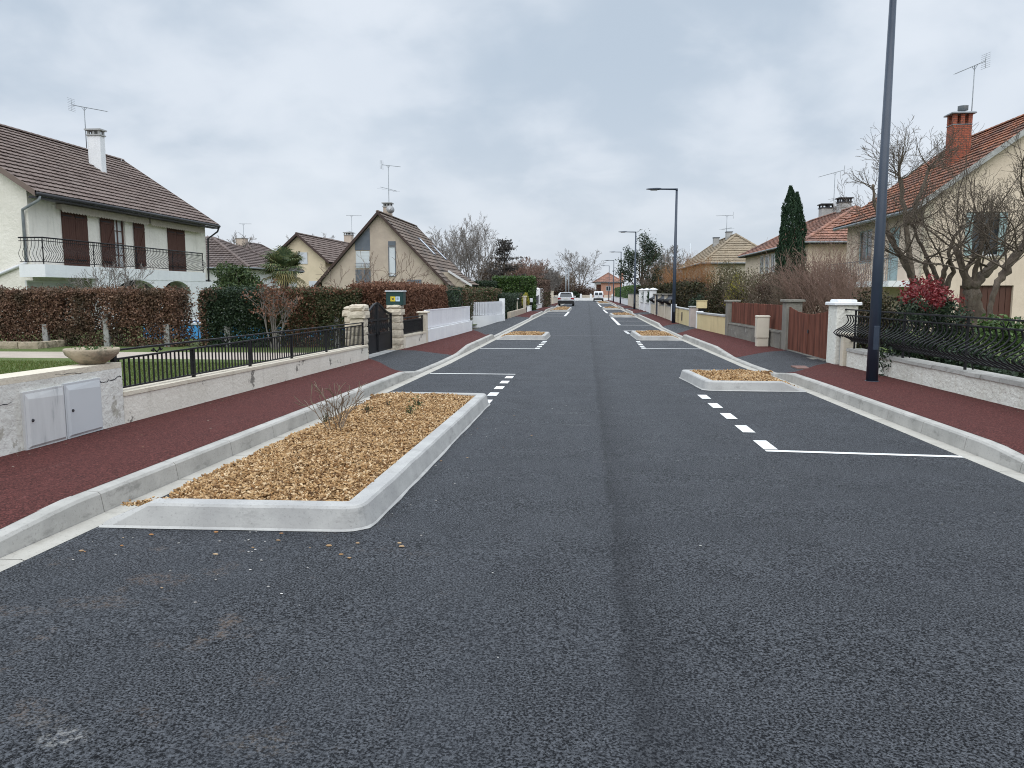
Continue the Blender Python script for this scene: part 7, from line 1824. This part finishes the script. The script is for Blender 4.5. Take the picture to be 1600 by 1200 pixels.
pollard('pollarded_tree', 'thick gnarled pollarded tree with knobbly limbs before the beige gable', 16.6,
    [[(1530, 530, .19), (1526, 490, .165), (1520, 462, .15), (1515, 446, .13)], [(1516, 450, .085), (1504, 424, .06), (1494, 390, .05)], [(1518, 450, .12), (1532, 432, .10), (1552, 414, .09)], [(1514, 448, .07), (1509, 425, .05), (1524, 400, .035)], [(1518, 455, .06), (1528, 410, .045), (1545, 350, .035)]],
    [(1494, 388, 5, -.3, 1.7), (1553, 412, 6, .5, 1.9), (1535, 425, 3, .2, 1.9), (1524, 400, 4, .3, 2.0), (1505, 420, 3, -.4, 1.7)], 'bark', 101, kids=(11, 5))
pollard('pollarded_tree', 'multi stemmed bare pollarded tree behind the red leaved shrub', 17.8,
    [[(1476, 520, .10), (1474, 470, .08), (1472, 440, .06), (1478, 418, .045)], [(1474, 480, .07), (1456, 448, .055), (1447, 410, .042)], [(1472, 488, .07), (1442, 455, .065), (1424, 432, .06), (1410, 402, .045), (1392, 368, .03)], [(1474, 455, .06), (1490, 425, .05), (1480, 395, .04), (1500, 360, .03)], [(1470, 470, .07), (1462, 430, .05), (1440, 385, .035), (1425, 350, .028)]],
    [(1478, 416, 4, .2, 1.9), (1447, 408, 4, -.2, 1.9), (1410, 402, 4, -.5, 1.7), (1392, 366, 4, -.3, 1.5), (1500, 358, 5, .2, 1.7), (1425, 348, 5, -.2, 1.6)], 'bark', 102, kids=(11, 5))
pollard('pollarded_tree', 'leaning bare pollarded tree reaching out of the right picture edge', 15.6,
    [[(1541, 530, .055), (1548, 480, .05), (1556, 445, .055), (1570, 424, .085), (1592, 392, .075), (1630, 350, .055)]],
    [(1572, 420, 4, .3, 1.6), (1592, 390, 5, .1, 1.7), (1625, 352, 6, -.2, 1.9)], 'bark', 103, kids=(11, 5))
pollard('pollarded_tree', 'tall bare tree with dense round twiggy head behind the nearest lamp post', 26.0,
    [[(1432, 500, .12), (1424, 420, .10), (1415, 340, .075), (1407, 282, .06)], [(1424, 430, .08), (1390, 370, .08), (1366, 318, .05), (1364, 290, .035)], [(1418, 350, .08), (1440, 300, .06), (1452, 262, .045)]],
    [(1407, 280, 15, 0, 1.6), (1364, 296, 5, -.3, 1.0), (1452, 262, 8, .2, 1.2)], 'bark', 104, kids=(8, 4), rm=.0045, spread=1.1)
# clipped dome and shrubs left of the lamp post
p = D(1362, 470, 20.5); bush('clipped_dome', 'dark clipped domed conifer half behind the nearest lamp post', 'shrub', (p.x, 20.5, .70), (.95, .8, .92), M['conifer'], 7000, .07, 110, lobes=10)
for px, Yq, w, h, n, sd, m_, lab in ((1338, 23.5, 1.0, 2.1, 34, 111, 'twig_red', 'reddish bare twig shrub left of the nearest lamp post'), (1296, 25.0, 1.35, 2.75, 60, 112, 'twig_red', 'big rounded reddish twig shrub behind the wooden gate'), (1262, 27.0, 1.2, 2.7, 46, 113, 'twig_red', 'tall reddish twig shrub in front of the cypress foot'),
                            (1234, 28.0, 1.4, 2.1, 60, 114, 'twig_brown', 'brown arching twig shrub behind the red plank fence'), (1200, 30.0, 1.4, 2.15, 50, 115, 'twig_brown', 'brown twig shrub between the forsythia and the cypress'), (1318, 28.5, 1.1, 3.2, 36, 116, 'twig_red', 'tallest reddish twig shrub before the beige house corner')):
    p = D(px, 470, Yq); twig_bush('twig_shrub', lab, (p.x, Yq, 0), w, h, m_, n, sd, group='bare twig shrubs of the right gardens')
for px, Yq, py, w, h, sd, m_, lab, n_ in ((1222, 29.5, 452, 1.3, .95, 120, 'brown_dry', 'dense brown dry shrub right behind the red plank fence', 4500), (1186, 31, 452, 1.35, 1.0, 121, 'pale_shrub', 'olive brown loose shrub right of the yellow forsythia', 4500), (1136, 37, 443, 1.1, 1.2, 122, 'pale_shrub', 'olive green conifer like shrub behind the yellow forsythia', 4000), (1290, 27, 458, 1.2, .9, 123, 'brown_dry', 'dry brown undergrowth shrub behind the wooden gate', 3800), (1250, 31, 440, 1.0, 1.2, 124, 'brown_dry', 'brown shrub at the cypress foot', 2500)):
    p = D(px, py, Yq); bush('dense_shrub', lab, 'shrub', (p.x, Yq, p.z), (w, w * .8, h), M[m_], n_, .085, sd, droop=(0, 0, .9), aspect=.3, lobes=9)
p = D(1151, 450, 31.5); bush('forsythia_bush', 'pale yellow forsythia in bloom behind the red fence end', 'shrub', (p.x, 31.5, p.z - .2), (.55, .5, .85), M['forsythia'], 800, .055, 125, droop=(0, 0, .7), lobes=6)
p = D(1151, 448, 31.8); twig_bush('twig_shrub', 'greenish twiggy shrub mingled with the pale forsythia', (p.x, 31.8, 0), .9, 2.0, 'twig_brown', 40, 126, group='bare twig shrubs of the right gardens')
# dark bronze conifer hedge bush
p = D(1096, 455, 36); bush('bronze_conifer', 'dark bronze topped conifer bush above the yellow wall', 'shrub', (max(p.x, 6.2), 36, .95), (1.2, 1.2, 1.22), M['conifer'], 9500, .10, 130, lobes=10, aspect=.35)
p = D(1062, 480, 38.5); bush('laurel_shrub', 'dark green leafy shrub just right of the second lamp', 'shrub', (5.45, 38.5, .75), (.55, .7, .75), M['ever_dark'], 3000, .085, 131)
p = D(1120, 500, 31); bush('small_shrub', 'small brownish flowering shrub behind the yellow wall', 'shrub', (5.95, 31, .62), (.6, .5, .45), M['pale_shrub'], 1400, .06, 132)
# orange willow
for px, Yq, w, h, n, sd, lab in ((1068, 56, 1.9, 3.5, 75, 133, 'orange twigged willow behind the dark hedge, next to the second lamp'), (1098, 57, 1.9, 3.6, 75, 134, 'orange twigged willow in front of the tan roofed house'), (1052, 60, 1.4, 3.1, 40, 135, 'lower orange twigged willow left of the second lamp')):
    p = D(px, 450, Yq); twig_bush('orange_willow', lab, (p.x, Yq, 0), w, h, 'twig_orange', n, sd, group='orange twigged willows', r0=.02, base=.5)
p = D(1082, 440, 52); bush('grey_shrub', 'grey brown shrub beneath the orange willows', 'shrub', (p.x, 52, 1.3), (2.2, 1.2, 1.35), M['brown_dry'], 4200, .13, 136, droop=(0, 0, .8), aspect=.3)
# dark hedge behind the cream walls
hedge_seg('yew_hedge', 'long dark bronze hedge behind the cream walls and white pillars', 4.95, 6.2, 41.5, 80, 2.05, M['conifer'], 26000, .13, 137, z0=.05)
for i, (ya, yb_, lab) in enumerate(((55.6, 59.3, 'clipped dark cypress screen between nearest and middle white pillars'), (61.0, 64.6, 'clipped dark cypress screen between the farther white pillars'), (66.2, 70, 'clipped dark cypress screen past the third white pillar'))):
    hedge_seg('cypress_screen', lab, 4.62, 4.92, ya, yb_, 1.62, M['cypress'], 3000, .09, 140 + i, z0=.76 if i < 2 else .2, stems=False, group='clipped cypress screens')
hedge_seg('green_hedge', 'long clipped bright green hedge beyond the cream wall', 4.95, 6.6, 86.5, 140, 2.3, M['laurel'], 20000, .16, 145)
# cypress
p = D(1235, 420, 36); zt_ = D(1232, 291, 36).z
cy = thing('cypress_tree', 'tall narrow dark green cypress with two tips', 'tree', (p.x, 36, zr(36))); mb = MB(); mb.tube([(p.x, 36, zr(36)), (p.x, 36, zt_ - .8)], [.12, .03], 7); part('trunk', mb, M['bark'], cy)
g = np.random.default_rng(150); N = 17000
t = g.random(N); z = lerp(.9, zt_, 1) * t + .4 * (1 - t); a = g.uniform(0, 2 * PI, N)
def rad_(t): return .62 * np.clip(np.minimum(1, .55 + t * 1.8), 0, 1) * np.clip(1 - .28 * np.clip((t - .35) / .45, 0, 1) - .72 * np.clip((t - .78) / .24, 0, 1) ** 1.6, 0, 1)
lob = 1 + .16 * np.sin(a * 5 + z * 2.2) + .10 * np.sin(a * 3 - z * 3.7)
R = rad_(t) * lob * (1 - np.minimum(g.exponential(.10, N), .5)); sp = np.clip((t - .80) / .2, 0, 1); side = np.where(g.random(N) < .58, -1, 1)
x = p.x + R * np.cos(a) * (1 - .35 * sp) + side * .15 * sp; zz = z - np.where(side > 0, .28 * sp, 0)
part('crown', leaf_mesh(np.stack([x, 36 + R * np.sin(a), zz], 1), .13, g, .32, droop=(0, 0, 1.6)), M['cypress'], cy)
# magnolia
p = D(1000, 445, 76); mg = thing('magnolia_tree', 'dark evergreen magnolia tree between third lamp and orange willow', 'tree', (p.x, 76, zr(76)))
rr = random.Random(160); out = []; P = dict(seg=[5, 5, 4], wob=[.05, .12, .15], trop=[.02, .05, .04], tap=[.5, .4, .5], kids=[11, 6, 0], start=[.25, .25, 0], ang=[.8, .6, 0], lr=[.6, .5, 0], rr=[.5, .6, 0], rmin=.02)
hm = D(1000, 390, 76).z; grow(rr, out, Vector((p.x, 76, zr(76))), Vector((.02, 0, 1)), hm * .9, .16, 0, P)
part('trunk', limbs(out, 0, 0), M['bark'], mg); part('branches', limbs(out, 1, 9), M['bark'], mg)
tips = np.array([tuple(pp[k]) for pp, r_, l in out if l >= 1 for k in (-1, -2, -3)]); g = np.random.default_rng(160)
PP = tips[g.integers(0, len(tips), 5200)] + g.normal(0, .24, (5200, 3)); PP = PP[PP[:, 2] > 1.6]; part('crown', leaf_mesh(PP, .19, g, .5), M['ever_dark'], mg)
p = D(1040, 440, 98); bare_tree('bare_tree', 'bare tree right of the magnolia behind the second lamp', (p.x, 98, zr(98)), D(1040, 380, 98).z * 1.08, .9, 'bark_far', 161, .25, .16, 5, (7, 6, 5, 4), rmin=.015, leaders=3)
p = D(1062, 440, 105); bare_tree('bare_tree', 'low bare tree left of the tan hipped roof', (p.x, 105, zr(105)), D(1062, 402, 105).z * 1.08, 1.0, 'bark_far', 162, .25, .14, 5, (7, 6, 5, 4), rmin=.015, leaders=3)
p = D(1022, 440, 84); bare_tree('bare_tree', 'brownish bare tree between the magnolia and the second lamp', (p.x, 84, zr(84)), D(1022, 412, 84).z * 1.08, 1.0, 'twig_brown', 163, .25, .12, 5, (8, 7, 5, 4), rmin=.012, leaders=4)
p = D(495, 380, 90); bare_tree('bare_tree', 'bare tree tips showing over the yellow house roof', (p.x, 90, zr(90)), D(495, 362, 90).z, .7, 'bark_far', 164, .3, .14, 5, (7, 6, 5, 4), rmin=.014, leaders=3)
p = D(345, 380, 66); bare_tree('bare_tree', 'bare tree tips showing right of the balcony house eave', (p.x, 66, zr(66)), D(345, 358, 66).z, .6, 'bark_far', 165, .3, .12, 5, (7, 6, 5, 4), rmin=.012, leaders=3)

# ---- plants in the wood chips
p = yard(527, 680); q = Vector(sight(527, 680)); t = (zr(8.4) + .13 - CZ) / q.z; q = Vector((q.x * t, q.y * t, zr(8.4) + .12))
twig_bush('bare_planter_shrub', 'thin bare reddish shrub standing in the long wood chip planter', q, .50, .56, 'twig_brown', 9, 170, zb=q.z, lev2=3, r0=.0042, base=.15)
def seedling(name, label, px, py, h, m, n, sd):
    d = Vector(sight(px, py)); z = zr(9) + .13; t = (z - CZ) / d.z; c = Vector((d.x * t, d.y * t, z)); g = np.random.default_rng(sd); rr = random.Random(sd)
    r = thing(name, label, 'plant', tuple(c), 'young plants in the long planter'); mb = MB(); PP = []
    for i in range(5):
        e = c + Vector((rr.gauss(0, h * .28), rr.gauss(0, h * .28), h * rr.uniform(.6, 1))); mb.tube([c, c.lerp(e, .5) + Vector((0, 0, .02)), e], [.004, .003, .002], 4, cap=False)
        for k in range(n): s = g.random(); PP.append(tuple(c.lerp(e, .25 + .75 * s) + Vector(g.normal(0, .018, 3))))
    part('stems', mb, M['twig_dark'], r); part('leaves', leaf_mesh(np.array(PP), .035, g, .45), M[m], r)
for px, py, h, m_, n, sd, lab in ((638, 655, .17, 'green_mid', 14, 171, 'small dark green seedling near the far right of the long planter'), (655, 640, .14, 'green_mid', 10, 172, 'tiny green seedling at the far kerb of the long planter'), (574, 652, .16, 'pale_shrub', 9, 173, 'wispy olive seedling right of the bare planter shrub'), (607, 640, .13, 'pale_shrub', 7, 174, 'wispy olive seedling near the middle of the far planter end'),
                                  (556, 738, .06, 'pale_shrub', 16, 175, 'flat yellowish tuft in the middle of the long planter'), (533, 768, .05, 'pale_shrub', 12, 176, 'flat yellowish tuft close to the near right planter corner'), (510, 664, .16, 'pale_shrub', 12, 177, 'olive tuft at the foot of the bare planter shrub')):
    seedling('seedling', lab, px, py, h, m_, n, sd)
# ================================================================== LIGHT, SKY, CAMERA
w = bpy.data.worlds.new('World'); SC.world = w; w.use_nodes = True
nt = w.node_tree; bgd = nt.nodes['Background']
SUN_EL, SUN_AZ = math.radians(55), math.radians(190)     # azimuth clockwise from the street direction
sky = nd(nt, 'ShaderNodeTexSky', sky_type='NISHITA'); sky.sun_disc = False; sky.sun_elevation = SUN_EL; sky.sun_rotation = SUN_AZ
sky.air_density = 1.0; sky.dust_density = 3.0
tc = nd(nt, 'ShaderNodeTexCoord').outputs['Generated']
sx = nd(nt, 'ShaderNodeSeparateXYZ', ins={0: tc})
zc = mth(nt, 'MAXIMUM', sx.outputs[2], 0.0); den = mth(nt, 'ADD', zc, .42)
pv = nd(nt, 'ShaderNodeCombineXYZ', ins={0: mth(nt, 'DIVIDE', sx.outputs[0], den), 1: mth(nt, 'DIVIDE', sx.outputs[1], den), 2: 0.37}).outputs[0]
n1 = noise(nt, pv, 1.9, 5, .5, .3); n2 = noise(nt, pv, 4.6, 5, .5, .3)
mixn = mth(nt, 'ADD', mth(nt, 'MULTIPLY', n1, .58), mth(nt, 'MULTIPLY', n2, .42))
cl = mixc(nt, sstep(nt, mixn, .40, .60), CLOUD_A, CLOUD_B)
hz = mth(nt, 'SUBTRACT', 1.0, sstep(nt, zc, .0, .30))
cl = mixc(nt, mth(nt, 'MULTIPLY', hz, .55), cl, CLOUD_H)
br_ = mth(nt, 'MULTIPLY', sstep(nt, noise(nt, pv, 1.5, 3, .5), .5, .7), .35); cl = mixc(nt, br_, cl, CLOUD_L)
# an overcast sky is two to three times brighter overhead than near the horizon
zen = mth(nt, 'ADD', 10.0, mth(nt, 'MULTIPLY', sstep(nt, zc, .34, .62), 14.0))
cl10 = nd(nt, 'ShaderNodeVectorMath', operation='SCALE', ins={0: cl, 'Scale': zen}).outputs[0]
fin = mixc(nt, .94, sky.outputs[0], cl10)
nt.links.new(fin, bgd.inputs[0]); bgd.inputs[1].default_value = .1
sl = bpy.data.lights.new('Sun', 'SUN'); sl.energy = .8; sl.angle = math.radians(90); sl.color = (1, .97, .92)
so = bpy.data.objects.new('Sun', sl); COL.objects.link(so)
sd = Vector((math.sin(SUN_AZ) * math.cos(SUN_EL), math.cos(SUN_AZ) * math.cos(SUN_EL), math.sin(SUN_EL)))
so.rotation_euler = sd.to_track_quat('Z', 'Y').to_euler(); so.location = (0, 0, 60)
cam = bpy.data.cameras.new('Camera'); co = bpy.data.objects.new('Camera', cam); COL.objects.link(co)
cam.sensor_width = 36; cam.lens = 27.0; cam.clip_start = .05; cam.clip_end = 4000
co.location = (0, 0, CZ); co.rotation_euler = (PI / 2 - TH, 0, PSI); SC.camera = co
SC.view_settings.view_transform = 'Standard'; SC.view_settings.look = 'None'; SC.view_settings.exposure = EXPO; SC.view_settings.gamma = 1
SC.render.engine = 'CYCLES'
SC.cycles.max_bounces = 6; SC.cycles.diffuse_bounces = 3; SC.cycles.glossy_bounces = 3; SC.cycles.use_denoising = True; SC.cycles.denoising_input_passes = 'RGB_ALBEDO_NORMAL'; SC.cycles.denoising_prefilter = 'NONE'; SC.cycles.transmission_bounces = 4
SC.cycles.filter_width = 1.05
